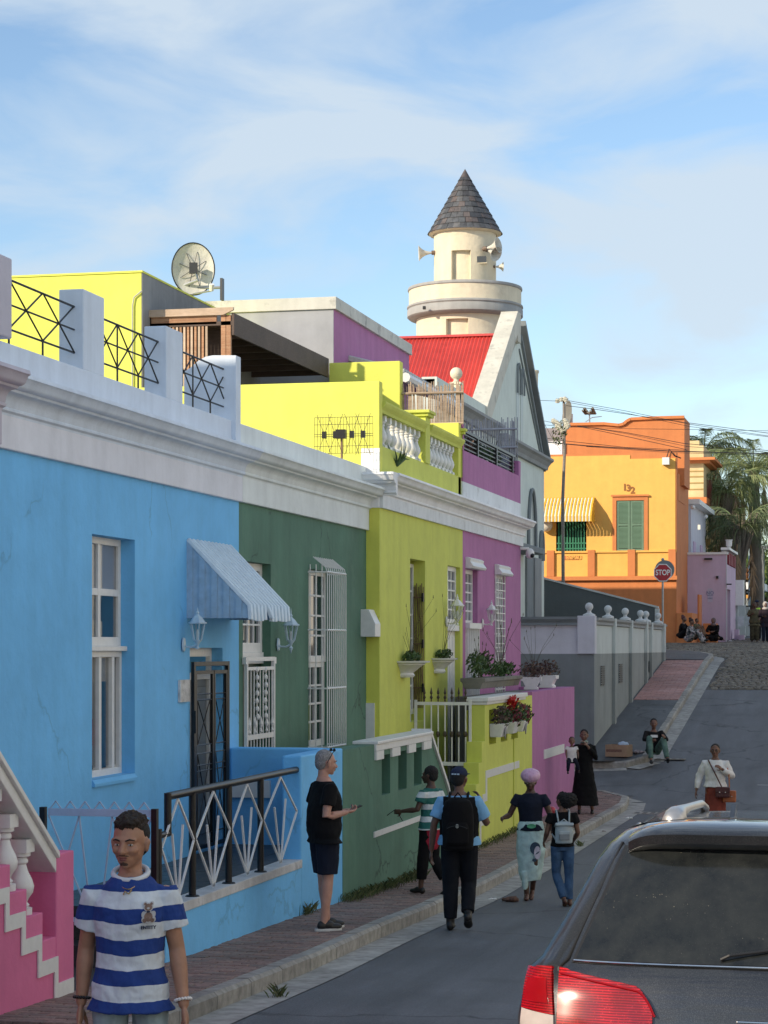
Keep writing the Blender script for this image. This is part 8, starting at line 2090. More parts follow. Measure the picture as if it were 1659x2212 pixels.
    x_ = Vector((-dd.y, dd.x, 0)); z_ = dd; y_ = z_.cross(x_); M4 = Matrix((x_, y_, z_)).transposed().to_4x4(); M4.translation = pc; txt.parent = t; txt.matrix_world = Matrix.Identity(4); txt.matrix_basis = M4
    # bracelets
    for q, m, r in (('R', plain('black_bead', (.012, .012, .013), .3), .036), ('L', plain('pearl_bead', (.72, .70, .68), .3), .036)):
        wr, el = j['wr'+q], j['el'+q]; d = (wr-el).normalized(); u = d.orthogonal().normalized(); v = d.cross(u); b = MB()
        for k in range(16): a = 2*math.pi*k/16; ell(b, wr-d*.02+u*r*math.cos(a)*s2+v*r*math.sin(a)*s2, (.0085,)*3, None, 8, 6)
        b.build('bracelet', m, t, smooth='all', local=True)
def curlmat():
    m, t, p = base_mat('curly_hair_blond_tips'); v = N(t, 'ShaderNodeTexCoord').outputs['Object']; sp = N(t, 'ShaderNodeSeparateXYZ'); t.links.new(v, sp.inputs[0])
    f = tex_noise(t, v, 55, 3, .7); a = N(t, 'ShaderNodeMath', operation='MULTIPLY_ADD'); t.links.new(f, a.inputs[0]); a.inputs[1].default_value = .05; t.links.new(sp.outputs['Z'], a.inputs[2])
    mr = N(t, 'ShaderNodeMapRange'); mr.inputs[1].default_value = (1.80)*H1/1.75; mr.inputs[2].default_value = 1.845*H1/1.75; t.links.new(a.outputs[0], mr.inputs[0])
    col = mixc(t, mr.outputs[0], (.020, .012, .008), (.42, .27, .10)); t.links.new(col, p.inputs['Base Color']); p.inputs['Roughness'].default_value = .7; bump(t, p, f, 1, .01); return m
M_curl = curlmat()
T_dummy = 0
I1 = person('young man walking toward us in a blue and white striped T-shirt', p1, rz_img(p1, -.12, 1), H1, dict(elR=(.215, -.05, 1.13), wrR=(.232, -.01, .88), elL=(-.215, -.02, 1.13), wrL=(-.255, .06, .88), shR=(.166, -.005, 1.382), shL=(-.166, -.005, 1.382)), headk=1.05, yaw=-14, pitch=-2, sk=sk_tan, vox=.0058, wide=.86,
    outfit=(g_tee(s_str, hem=-.19, sl=.62, loose=1.22, folds=(.026, .09), sr=1.08, neck=.95), g_legs(c_ldenim, .96, 1.1, 1.3), g_hair(M_hairb, 1.0, rough=(.006, .01), front=-.004), extras1, g_shoes(m_blackl, m_sole)))
# ---- 2 man in black T-shirt holding a phone
def stand(uvf, vh, off): 
    P_ = onG(uvf, off); d = -P_.x*sT+P_.y*cT; return P_, (uvf[1]-vh)/F*d
p2, H2 = stand((700, 2008), 1622, .15)
M_grey = plain('grey_cropped_hair', (.26, .25, .25), .8, b=.8, sc=60, var=.4)
def phone(q, off, tilt=0, nm='phone'):
    def f(I):
        j = I['j']; wr, el = j['wr'+q], j['el'+q]; d = (wr-el).normalized(); c = wr+d*(.10*I['s'])+Vector(off); b = MB(); M_ = HD(0, tilt); b.obox(c, M_ @ Vector((1, 0, 0)), M_ @ Vector((0, 1, 0)), M_ @ Vector((0, 0, 1)), .036, .08, .005); o = b.build(nm, m_blackl, None, local=False)
        o.parent = None; o.location = (0, 0, 0); M4 = worldmat(I['t']); o.matrix_world = M4; tag(o, 'black smartphone held by the grey haired man in the black T-shirt', 'phone')
    return f
def specs(I):
    c, M_, s, t = I['j']['hd'], I['M'], I['hs'], I['t']; P_ = lambda x, y, z: c+M_ @ Vector((x, y, z))*s
    b = MB(); b.tube([P_(-.088, -.03, .0), P_(-.086, .02, .10), P_(-.05, .055, .118), P_(0, .065, .12), P_(.05, .055, .118), P_(.086, .02, .10), P_(.088, -.03, .0)], .004, 6); 
    for sx in (-1, 1): ell(b, P_(sx*.036, .055, .125), (.03*s, .006*s, .016*s), M_)
    b.build('sunglasses', m_blackl, t, local=True)
person('grey haired man in black T-shirt and navy shorts looking down the street, phone in hand', p2, rz_img(p2, 1, -.38), H2, dict(elR=(.235, -.07, 1.12), wrR=(.15, .17, 1.15), elL=(-.235, -.05, 1.13), wrL=(-.08, .19, 1.15), chest=(0, .015, 1.30), knR=(.10, .0, .5), knL=(-.10, .03, .5), anL=(-.11, .07, .085), anR=(.105, -.04, .085), hd=(0, .02, 1.63)), yaw=4, pitch=-6, sk=sk_fair, vox=.008, wide=1.2, belly=.5,
    curlL=.9, curlR=.9, handdir={'R': Vector((-.3, 0, 1)), 'L': Vector((.3, 0, 1))},
    outfit=(g_tee(c_black, hem=-.17, sl=.62, loose=1.14, sr=1.12), g_legs(c_navy, .44, 1.2, 1.2, 'shorts'), g_shoes(m_blackl, m_sole), g_hair(M_grey, .985, rough=(.006, .01)), specs, phone('L', (.04, .04, .02), 20)))
# ---- 3 boy in green and white stripes
p3, H3 = stand((930, 1931), 1656, .15)
s_grn = striped('green_white_stripe_jersey', (.62, .66, .66), (.02, .13, .11), .15, .0, .45)
def redwrap(I):
    b = MB(); loft(b, [I['ring'](f, rx, ry, 1.15) for f, rx, ry in ((-.62, .10, .07), (-.4, .15, .10), (-.1, .17, .12), (.1, .15, .105))]); fuse(b, 'red_shirt_tail', c_red, I['t'], I['vox'], 2, (.03, .1))
def stick(q):
    def f(I):
        wr = I['j']['wr'+q]; o = MB().tube([wr+Vector((-.05, .20, -.06)), wr+Vector((0, .1, .02)), wr+Vector((.03, .02, -.12))], .006, 6).build('thin_cable', M_iron, None); o.matrix_world = worldmat(I['t']); tag(o, 'short dark cable dangling from the hand of the boy in stripes', 'cable')
    return f
person('boy in green and white striped shirt walking away beside the green wall', p3, rz_img(p3, -.75, -.55), H3, dict(elL=(-.25, .04, 1.17), wrL=(-.27, .28, 1.14), elR=(.2, -.08, 1.15), knL=(-.09, .06, .5), anL=(-.09, .10, .085), knR=(.09, .02, .5), anR=(.10, -.22, .11)), yaw=12, sk=sk_dark, vox=.0095, wide=.93,
    outfit=(g_tee(s_grn, hem=-.12, sl=.55, sr=1.1), redwrap, g_legs(c_black, .86, 1.1, 1.35), g_shoes(m_blackl), g_hair(M_hairb, 1.06, rough=(.015, .012)), stick('L')))
# ---- 4 policeman with rucksack
p4, H4 = stand((992, 2010), 1658, .0)
c_vest = cloth('black_vest', (.005, .005, .006)); M_cap = cloth('navy_cap_cloth', (.02, .028, .06), .1, .2)
def cap_hat(I):
    c, M_, s, t = I['j']['hd'], I['M'], I['hs'], I['t']; P_ = lambda x, y, z: c+M_ @ Vector((x, y, z))*s
    b = MB(); ell(b, P_(0, -.008, .058), (.086*s, .103*s, .072*s), M_); o = fuse(b, 'cap', M_cap, t, .007, 2)
    b = MB(); ell(b, P_(0, .13, .045), (.065*s, .07*s, .007*s), M_); b.build('cap_peak', M_cap, o, smooth='all', local=True)
    for k in range(3): MB().obox(P_(-.03+.03*k, -.112+.004*abs(k-1), .055), M_ @ Vector((1, 0, 0)), M_ @ Vector((0, 1, 0)), M_ @ Vector((0, 0, 1)), .012, .004, .007).build('cap_lettering', M_lampb, o, local=True)
def rucksack(mat, w, d, h, zc, label, pocket=True, strapm=None, flap=False, logo=None):
    def f(I):
        s, t, j = I['s'], I['t'], I['j']; R_ = I['ring'](.6, .17, .115, 1.1); yb = R_[0].y-R_[2].length
        r = thing('backpack', label, 'backpack', (0, 0, 0)); r.matrix_world = worldmat(t)
        c = Vector((R_[0].x, yb-d*.5*s, zc*s)); b = MB()
        for (k, zz) in ((1, 0),):
            loft(b, [(c+Vector((0, 0, zz_*h*s)), Vector((w*kx*s, 0, 0)), Vector((0, d*ky*s, 0))) for zz_, kx, ky in ((-.5, .42, .35), (-.46, .5, .5), (0, .52, .56), (.3, .50, .5), (.44, .40, .42), (.5, .22, .2))], 20)
        mainb = fuse(b, 'pack', mat, r, .010, 2, (.01, .1)); 
        if pocket:
            b = MB(); pc = c+Vector((0, -d*.5*s, -.16*h*s)); loft(b, [(pc+Vector((0, 0, zz_*h*s)), Vector((w*kx*s, 0, 0)), Vector((0, d*ky*s, 0))) for zz_, kx, ky in ((-.22, .3, .15), (-.18, .38, .24), (.1, .38, .24), (.2, .3, .12))], 16); fuse(b, 'pocket', mat, r, .009, 2)
            b = MB(); b.tube([pc+Vector((x*w*s, -.02-d*.2*s, (.15-.5*x*x)*h*s)) for x in np.linspace(-.33, .33, 9)], .004, 5); b.build('zip', m_blackl, r, local=True)
        if flap:
            b = MB(); b.obox(c+Vector((0, -d*.15*s, .34*h*s)), Vector((1, 0, 0)), Vector((0, 1, -.3)).normalized(), Vector((0, .3, 1)).normalized(), w*.52*s, d*.55*s, .02); b.build('flap', mat, r, local=True, bevel=.012)
            b = MB(); b.obox(c+Vector((0, -d*.56*s, -.15*h*s)), Vector((1, 0, 0)), Vector((0, 1, 0)), Vector((0, 0, 1)), w*.3*s, .015, h*.17*s); b.build('front_pocket', plain('darker_grey_leather', (.22, .24, .25), .5), r, local=True, bevel=.008)
            b = MB(); b.obox(c+Vector((0, -d*.6*s, -.0*h*s)), Vector((1, 0, 0)), Vector((0, 1, 0)), Vector((0, 0, 1)), w*.32*s, .012, h*.07*s); b.build('pocket_flap', mat, r, local=True, bevel=.006)
        b = MB(); b.tube([c+Vector((-.05*s, .01, .48*h*s)), c+Vector((0, -.01, .60*h*s)), c+Vector((.05*s, .01, .48*h*s))], .01*s, 6); b.build('grab_loop', strapm or mat, r, local=True)
        if logo: ell_b = MB(); ell(ell_b, c+Vector((0, -d*.78*s, -.02*h*s)), (.018, .005, .022)); ell_b.build('badge', logo, r, local=True)
        for sx in (-1, 1):
            sh = j['sh'+('R' if sx > 0 else 'L')]; R9 = I['ring'](.93, 0, 0)[0]; m_ = R9.lerp(sh, .55); cr = I['ring'](.7, .172, .118, 1.13); cl = I['ring'](.35, .15, .105, 1.15)
            pts = [c+Vector((sx*w*.3*s, .0, .42*h*s)), m_+Vector((0, -.05*s, .055*s)), m_+Vector((0, .02*s, .065*s)), Vector((m_.x, cr[0].y+cr[2].length*.85, cr[0].z+.06*s)), Vector((m_.x*1.2, cl[0].y+cl[2].length*.8, cl[0].z)), Vector((sx*cl[1].length*.98, cl[0].y, cl[0].z-.02)), c+Vector((sx*w*.4*s, .0, -.4*h*s))]
            b = MB(); b.tube(pts, .014*s, 6); o = b.build('strap', strapm or mat, r, smooth='all', local=True); o.scale = (1, 1, 1)
    return f
def vest(I):
    b = MB(); loft(b, [I['ring'](f, rx, ry, 1.22) for f, rx, ry in ((-.02, .155, .11), (.22, .150, .108), (.45, .158, .112), (.68, .165, .115), (.82, .150, .105), (.90, .125, .09))]); fuse(b, 'vest', c_vest, I['t'], I['vox'], 2, (.015, .1))
person('policeman in light blue sleeves, dark vest and cap walking away up the road edge', p4, rz_img(p4, .06, -1), H4, dict(elL=(-.27, -.02, 1.14), wrL=(-.30, .02, .86), elR=(.30, .06, 1.14), wrR=(.22, .20, 1.36), knR=(.095, .10, .51), anR=(.10, -.13, .18), knL=(-.095, .03, .5), anL=(-.095, .0, .085)), yaw=-18, sk=sk_brown, vox=.009, wide=1.14, belly=.1,
    outfit=(g_tee(c_lblue, hem=-.05, sl=.72, loose=1.15, sr=1.2), vest, g_legs(cloth('near_black_trousers', (.007, .009, .014)), .95, 1.15, 1.4, 'trousers'), g_shoes(m_blackl, None, .16, 1.08, 'boot'), g_hair(M_hairb, 1.0, rough=(.004, .01)), cap_hat,
            rucksack(c_black, .33, .19, .56, 1.16, 'black rucksack on the back of the policeman', logo=plain('grey_badge', (.3, .32, .3), .4))))
# ---- 5 woman with bonnet and towel skirt
p5, H5 = stand((1146, 1945), 1667, 0)
def satin():
    m, t, p = base_mat('lilac_satin'); v = N(t, 'ShaderNodeTexCoord').outputs['Object']; f = tex_noise(t, v, 40, 4, .6, (1, 1, .15)); t.links.new(mixc(t, f, (.50, .22, .36), (.72, .50, .66)), p.inputs['Base Color']); p.inputs['Roughness'].default_value = .35; bump(t, p, f, .8, .01); return m
M_satin = satin()
def bonnet(I):
    c, M_, s, t = I['j']['hd'], I['M'], I['hs'], I['t']; P_ = lambda x, y, z: c+M_ @ Vector((x, y, z))*s
    b = MB(); ell(b, P_(0, -.02, .085), (.14*s, .145*s, .10*s), M_); o = fuse(b, 'bonnet', M_satin, t, .008, 2, (.012, .05)); b = MB(); b.lathe([(.092, -.018), (.097, 0), (.092, .018)], (0, 0, 0), 24); q = b.build('bonnet_band', plain('peach_band', (.55, .38, .33), .6), o, smooth='all', local=True); q.matrix_local = Matrix.Translation(P_(0, .0, .03)) @ M_.to_4x4() @ Matrix.Scale(s, 4)
def towel(I):
    j, s = I['j'], I['s']; b = MB(); c0 = j['pel']; c1 = (j['anR']+j['anL'])/2
    rr = ((.13, .155, .115), (.08, .170, .128), (0, .182, .138), (-.25, .19, .15), (-.45, .17, .14), (-.6, .145, .12), (-.68, .13, .11))
    loft(b, [(Vector((0, .0, (.95+dz)*s)), Vector((rx*s*1.04, 0, 0)), Vector((0, ry*s, 0))) for dz, rx, ry in rr], 26)
    loft(b, [(Vector((.07*s, .08*s, (.95+dz)*s)), Vector((rx*s, 0, 0)), Vector((0, .05*s, 0))) for dz, rx in ((-.55, .05), (-.76, .045), (-.8, .02))], 10)
    o = fuse(b, 'towel_skirt', c_towel, I['t'], .010, 2, (.03, .13))
    def patch_(x, z, r, m, nm, e=1.2):
        V = []; n = 16
        for k in range(n):
            a = 2*math.pi*k/n; xx = x+r*math.cos(a); zz = z+r*e*math.sin(a); V.append(Vector((xx*s, (.148*math.sqrt(max(.05, 1-(xx/.2)**2))+.012)*s, zz*s)))
        MB().add(V+[v-Vector((0, .03, 0)) for v in V], [tuple(range(n))]+[(k, n+k, n+(k+1) % n, (k+1) % n) for k in range(n)]).build(nm, m, o, local=True)
    patch_(-.07, .72, .07, cloth('towel_navy_print', (.05, .08, .12)), 'printed_motif', 1.2); patch_(-.10, .66, .045, cloth('towel_lilac_print', (.55, .52, .62)), 'printed_motif', 2.0); patch_(-.06, .56, .03, MATS['towel_navy_print'], 'printed_motif', .7); patch_(-.02, 1.02, .06, cloth('towel_green_print', (.12, .40, .22)), 'printed_motif', .5)
person('woman in lilac satin bonnet and navy top with a pale towel wrapped as a skirt', p5, rz_img(p5, -.05, 1), H5, dict(elR=(.29, -.02, 1.15), wrR=(.36, .17, 1.13), elL=(-.27, -.03, 1.15), wrL=(-.30, .06, .93), knR=(.07, .03, .5), anR=(.05, .02, .085), knL=(-.06, .08, .5), anL=(-.02, -.12, .14), hd=(0, .03, 1.61)), yaw=0, pitch=-14, sk=sk_dark, vox=.0095, wide=.93, headk=.98, curlR=1.4,
    outfit=(g_tee(c_navy, hem=-.0, sl=.4, loose=1.12, sr=1.1), towel, bonnet, g_shoes(m_brownl, None, 0, .8, 'sandal')))
# ---- 6 girl with puff hair and small grey backpack
p6, H6 = stand((1215, 1958), 1712, 0)
def puff(I):
    c, M_, s, t = I['j']['hd'], I['M'], I['hs'], I['t']; P_ = lambda x, y, z: c+M_ @ Vector((x, y, z))*s
    b = MB(); ell(b, P_(0, -.02, .045), (.09*s, .098*s, .088*s), M_); ell(b, P_(.02, -.13, .03), (.115*s, .105*s, .105*s), M_); ell(b, P_(.0, -.08, -.03), (.08*s, .07*s, .07*s), M_); fuse(b, 'hair', M_hairb, t, .009, 0, (.05, .02))
person('girl in black T-shirt and jeans with an afro puff walking away', p6, rz_img(p6, -.12, -1), H6, dict(elL=(-.24, .0, 1.13), wrL=(-.26, .16, 1.0), elR=(.24, .02, 1.13), wrR=(.2, .2, 1.0), knR=(.10, .02, .5), anR=(.11, -.01, .085), knL=(-.09, .08, .5), anL=(.01, -.10, .12), hd=(0, .02, 1.62)), yaw=35, pitch=6, sk=sk_brown, vox=.0095, wide=.92,
    outfit=(g_tee(c_black, hem=-.05, sl=.42, loose=1.1, sr=1.1), g_legs(c_denim, .97, 1.1, 1.15), g_shoes(m_brownl, None, 0, .85), puff, rucksack(plain('pale_grey_leather', (.36, .42, .44), .45), .27, .13, .34, 1.15, 'small pale grey leather backpack worn by the girl with the afro puff', pocket=False, flap=True)))
rb = onD((1192, 1752), 27.8); o = MB(); ell(o, rb, (.055, .05, .06)); o = o.build('red_bag', plain('red_foil', (.45, .04, .05), .35, var=.5, sc=30), smooth='all'); tag(o, 'small red packet in the hand between the bonnet woman and the girl', 'packet')
# ---- 7 woman in black abaya, 8 baby
p7, H7 = stand((1262, 1758), 1576, .15)
def abaya(I):
    j, s = I['j'], I['s']; b = MB()
    rr = ((.42, .14, .10), (.36, .178, .118), (.25, .17, .118), (.05, .155, .115), (-.05, .165, .125), (-.3, .20, .16), (-.6, .24, .19), (-.84, .28, .22))
    loft(b, [(Vector((0, 0, (1.02+dz)*s)), Vector((rx*s*1.1, 0, 0)), Vector((0, ry*s*1.1, 0))) for dz, rx, ry in rr], 26)
    for q in 'RL':
        sh, el, wr = j['sh'+q], j['el'+q], j['wr'+q]; sleeve(b, [sh.lerp(I['ring'](.86, 0, 0)[0], .4), sh, el, el.lerp(wr, .8)], [.06*s, .068*s, .058*s, .055*s])
    fuse(b, 'abaya', cloth('black_abaya', (.005, .005, .006), .1, .9), I['t'], .012, 2, (.035, .12))
    b = MB(); ell(b, j['nk']+Vector((0, .03, -.0))*s, (.085*s, .08*s, .035*s)); fuse(b, 'scarf', cloth('pale_green_scarf', (.35, .42, .36), .4), I['t'], .010, 1, (.02, .04))
person('woman in long black abaya holding a baby at the corner, hand at her mouth', p7, rz_img(p7, -.05, 1), H7, dict(elL=(-.25, .02, 1.16), wrL=(-.07, .15, 1.42), elR=(.24, .0, 1.16), wrR=(.28, .20, 1.12), anL=(-.17, .02, .085), anR=(.1, .02, .085)), yaw=-4, sk=sk_brown, vox=.010, wide=.95, outfit=(abaya, g_hair(M_hairb, 1.02, rough=(.006, .01)), g_shoes(m_blackl, None, 0, .85, 'sandal')))
pb = onD((1235, 1660), (-p7.x*sT+p7.y*cT)-.22); Hb_ = .80
person('baby in white top and dark trousers carried on the hip of the woman in black', pb-Vector((0, 0, .25)), rz_img(pb, .1, 1), Hb_, dict(hd=(0, .03, 1.66), nk=(0, 0, 1.44), knR=(.16, .22, .75), knL=(-.18, .22, .78), anR=(.18, .18, .42), anL=(-.28, .14, .45), elR=(.24, .05, 1.2), wrR=(.22, .2, 1.0), elL=(-.24, .05, 1.2), wrL=(-.25, .22, 1.05), pel=(0, 0, .85)), sk=sk_brown, vox=.008, wide=1.25, headk=1.5, face=False,
    outfit=(g_tee(c_white, hem=-.05, sl=.5, sr=1.3), g_legs(c_navy, .95, 1.1, 1.3), g_hair(M_hairb, .985, rough=(.004, .01)), g_shoes(m_blackl)))
# ---- 9 seated boy on the far kerb
def seated(label, uv, off, H, rz, sk, outf, J2={}, yaw=0, pitch=0, vox=.014, wide=1, seat=.12, dd=None):
    P_ = onG(uv, off) if dd is None else onD(uv, dd); J = dict(pel=(0, -.1, seat+.02), chest=(0, -.03, seat+.36), nk=(0, .0, seat+.53), hd=(0, .04, seat+.69), shR=(.185, 0, seat+.47), shL=(-.185, 0, seat+.47), elR=(.25, .15, seat+.26), elL=(-.25, .15, seat+.26), wrR=(.16, .36, seat+.32), wrL=(-.16, .36, seat+.32), hiR=(.09, -.08, seat), hiL=(-.09, -.08, seat), knR=(.17, .32, seat+.30), knL=(-.17, .32, seat+.30), anR=(.15, .52, .06-.0), anL=(-.13, .52, .06)); J.update(J2)
    return person(label, P_, rz, H, J, yaw, pitch, sk, vox, wide, outfit=outf, face=False)
q9 = onG((1412, 1634), .15)
seated('boy in dark hoodie and green trousers sitting on the far kerb', (1412, 1634), .15, 1.62, rz_img(q9, .1, 1), sk_brown, (g_tee(cloth('black_hoodie', (.012, .012, .013)), hem=-.05, sl=1.85), g_legs(cloth('dusty_green_trousers', (.10, .17, .14), .3), .95, 1.1, 1.25), g_shoes(m_blackl), g_hair(M_hairb, 1.02, rough=(.01, .02)), lambda I: MB().obox(I['j']['chest']+Vector((0, .14, .02)), Vector((1, 0, 0)), Vector((0, 1, 0)), Vector((0, 0, 1)), .08, .01, .03).build('chest_print', M_wpaint, I['t'], local=True)), dict(knR=(.14, .40, .46), knL=(-.2, .38, .42), anR=(.12, .58, -.07), anL=(-.28, .60, -.05), elR=(.24, .12, .42), wrR=(.1, .34, .42), elL=(-.3, .2, .42), wrL=(-.22, .44, .5)), vox=.011)
# ---- 10 woman in white sweater
d10 = 37.2; p10 = onD((1545, 0), d10); p10.z = road(p10.y); H10 = -(1607-1398)*d10/F-p10.z
def bag(label, c, sz, mat, strap=None, name='handbag'):
    def f(I):
        r = thing(name, label, 'handbag', (0, 0, 0)); r.matrix_world = worldmat(I['t']); s = I['s']; c_ = Vector(c)*s
        MB().obox(c_, Vector((1, 0, 0)), Vector((0, 1, 0)), Vector((0, 0, 1)), sz[0], sz[1], sz[2]).build('bag', mat, r, local=True, bevel=.02); MB().obox(c_+Vector((0, sz[1], sz[2]*.45)), Vector((1, 0, 0)), Vector((0, 1, 0)), Vector((0, 0, 1)), sz[0]*1.02, .008, sz[2]*.5).build('flap', mat, r, local=True, bevel=.006)
        for sx in (-.4, .4): MB().ball(tuple(c_+Vector((sx*sz[0], sz[1]+.01, 0))), .012, 8, 6).build('buckle', M_chrome, r, local=True)
        if strap: MB().tube([Vector(p)*s for p in strap], .011, 6).build('strap', mat, r, local=True)
    return f
def skirt(mat, zlo, rl):
    def f(I):
        s = I['s']; b = MB(); loft(b, [(Vector((0, 0, z*s)), Vector((rx*s, 0, 0)), Vector((0, rx*.8*s, 0))) for z, rx in ((1.06, .14), (1.0, .155), (.9, .18), (.75, .185), (.5, (.185+rl)/2), (zlo, rl))], 24); fuse(b, 'skirt', mat, I['t'], .011, 2, (.025, .1))
    return f
def glasses(I):
    c, M_, s, t = I['j']['hd'], I['M'], I['hs'], I['t']; P_ = lambda x, y, z: c+M_ @ Vector((x, y, z))*s; b = MB()
    for sx in (-1, 1):
        b.tube([P_(sx*.032+.022*math.cos(a), .097, .002+.016*math.sin(a)) for a in [2*math.pi*k/12 for k in range(13)]], .0035*s, 5); b.tube([P_(sx*.054, .095, .006), P_(sx*.085, .0, .004)], .003*s, 5)
    b.build('spectacles', m_blackl, t, local=True)
person('woman in white sweater, rust skirt and spectacles walking toward us in the road', p10, rz_img(p10, -.1, 1), H10, dict(elR=(.29, -.03, 1.16), wrR=(.34, .03, .90), elL=(-.30, -.04, 1.16), wrL=(-.14, .18, 1.30), knR=(.09, .05, .5)), yaw=0, sk=sk_brown, vox=.0095, wide=1.0,
    outfit=(g_tee(c_white, hem=.02, sl=1.9, loose=1.22, sr=1.3, name='sweater', folds=(.03, .1)), skirt(c_rust, .12, .21), g_hair(M_hairb, 1.0, rough=(.004, .01)), glasses, g_shoes(m_blackl),
            bag('dark brown shoulder bag worn by the woman in the white sweater', (-.16, .22, .88), (.12, .05, .09), plain('oxblood_leather', (.08, .02, .018), .4), [(.12, .1, 1.46), (.0, .19, 1.25), (-.14, .24, .98)]),
            bag('orange bag hanging below the dark shoulder bag', (-.27, .12, .80), (.11, .05, .10), plain('orange_leather', (.42, .12, .04), .5), [(-.19, -.02, 1.45), (-.26, .1, 1.2), (-.27, .12, .9)])))
# ---- far people
def cSuv(x, y): return cS(x, y)
def patt():
    m, t, p = base_mat('floral_pattern_cloth'); v = N(t, 'ShaderNodeTexCoord').outputs['Object']; vo = N(t, 'ShaderNodeTexVoronoi'); vo.inputs['Scale'].default_value = 14; t.links.new(v, vo.inputs['Vector']); sp = N(t, 'ShaderNodeSeparateXYZ'); t.links.new(vo.outputs['Color'], sp.inputs[0])
    t.links.new(ramp(t, sp.outputs[0], [(.0, (.02, .025, .04)), (.45, (.12, .13, .13)), (.7, (.45, .42, .40)), (1, (.3, .22, .24))]), p.inputs['Base Color']); p.inputs['Roughness'].default_value = .9; return m
M_pat = patt()
def longskirt_seated(mat):
    def f(I):
        s, j = I['s'], I['j']; b = MB()
        for q in 'RL': cap(b, [j['hi'+q], j['kn'+q], j['an'+q]], [.13*s, .115*s, .09*s])
        ell(b, j['pel'], (.2*s, .2*s, .12*s)); cap(b, [(j['knR']+j['knL'])/2-Vector((0, 0, .05)), (j['anR']+j['anL'])/2], [.13*s, .12*s]); fuse(b, 'skirt', mat, I['t'], .014, 2, (.03, .1))
    return f
qa = onG(cS(210, 845), .15)
def bun(mat):
    def f(I):
        c, M_, s, t = I['j']['hd'], I['M'], I['hs'], I['t']; P_ = lambda x, y, z: c+M_ @ Vector((x, y, z))*s; b = MB(); ell(b, P_(0, -.02, .04), (.085*s, .095*s, .088*s), M_); ell(b, P_(0, -.06, .12), (.06*s, .06*s, .055*s), M_); fuse(b, 'hair_bun', mat, t, .012, 1, (.01, .03))
    return f
seated('woman in black with reddish hair bun seated against the orange bench', cS(215, 925), .35, 1.6, rz_img(qa, .8, .3), sk_brown, (g_tee(c_black, hem=-.05, sl=1.8), longskirt_seated(c_black), bun(plain('auburn_hair', (.09, .03, .03), .8)), g_shoes(m_blackl)), seat=.12, vox=.016, dd=83.2)
seated('woman in black and white floral dress seated on the kerb edge, second from the left', cS(345, 985), .10, 1.62, rz_img(qa, .9, .25), sk_brown, (g_tee(M_pat, hem=-.05, sl=1.6), longskirt_seated(M_pat), bun(plain('dark_auburn_hair', (.04, .018, .015), .8)), g_shoes(m_blackl)), seat=.12, vox=.016, dd=81.2)
seated('child in brownish clothes seated behind the woman in the floral dress', cS(440, 880), .12, 1.15, rz_img(qa, .7, .6), sk_brown, (g_tee(c_grn, hem=-.05, sl=1.6), longskirt_seated(cloth('dusty_brown_cloth', (.14, .08, .05))), g_hair(M_hairb, 1.02), g_shoes(m_blackl)), seat=.18, vox=.014, dd=82.3)
def hijab(mat):
    def f(I):
        c, M_, s, t = I['j']['hd'], I['M'], I['hs'], I['t']; P_ = lambda x, y, z: c+M_ @ Vector((x, y, z))*s; b = MB(); ell(b, P_(0, -.022, .02), (.098*s, .10*s, .12*s), M_); ell(b, P_(0, .0, -.15), (.13*s, .11*s, .07*s), M_); fuse(b, 'headscarf', mat, t, .013, 2, (.012, .05))
    return f
qd = onG(cS(730, 945), .12)
seated('woman in grey headscarf and black robe sitting on the ground by the lilac wall', cS(735, 950), .06, 1.62, rz_img(qd, -.35, .9), sk_brown, (g_tee(c_black, hem=-.05, sl=1.8, loose=1.25, sr=1.2), longskirt_seated(c_black), hijab(cloth('taupe_scarf', (.16, .12, .12), .25))), dict(knR=(.2, .3, .12), knL=(-.25, .3, .12), anR=(.1, .1, .06), anL=(-.35, .0, .06), wrR=(.1, .28, .36), wrL=(-.1, .28, .36)), vox=.016, dd=86.5)
pe, He = stand(cS(1430, 1012), cS(1430, 312)[1], 0)
person('man in khaki tunic and baggy trousers walking down the cobbles', pe, rz_img(pe, .0, 1), He, dict(elR=(.27, .02, 1.15), wrR=(.12, .22, 1.25), elL=(-.28, .03, 1.15), wrL=(-.2, .3, 1.05)), sk=sk_dark, vox=.016, wide=1.1, face=False,
    outfit=(g_tee(c_grn, hem=-.35, sl=.8, loose=1.25, sr=1.4), g_legs(cloth('camo_trousers', (.06, .055, .035), .5), .93, 1.3, 1.7), g_shoes(m_blackl), g_hair(plain('knit_cap_brown', (.12, .09, .07), .9), 1.06)))
pf, Hf = stand(cS(1590, 1020), cS(1610, 300)[1], 0)
pf = onD(cS(1612, 1020), -pf.x*sT+pf.y*cT); pf.z = road(pf.y)
person('person in pale headwrap and dark coat at the right edge of the picture', pf, rz_img(pf, .35, 1), Hf, dict(elR=(.27, .02, 1.15), wrR=(.16, .24, 1.15), knR=(.1, .1, .5), anR=(.12, .12, .085)), sk=sk_dark, vox=.016, face=False,
    outfit=(g_tee(cloth('dark_plum_coat', (.025, .016, .024)), hem=-.45, sl=1.8, loose=1.2, sr=1.2, name='coat'), g_legs(c_navy, .95), g_shoes(m_blackl, m_sole), hijab(cloth('pale_headwrap', (.42, .40, .38)))))
pg_, Hg = stand(cS(1425, 1000), cS(1425, 285)[1], 0); pg_ = onD(cS(1470, 1000), (-pe.x*sT+pe.y*cT)+2.2); pg_.z = road(pg_.y)
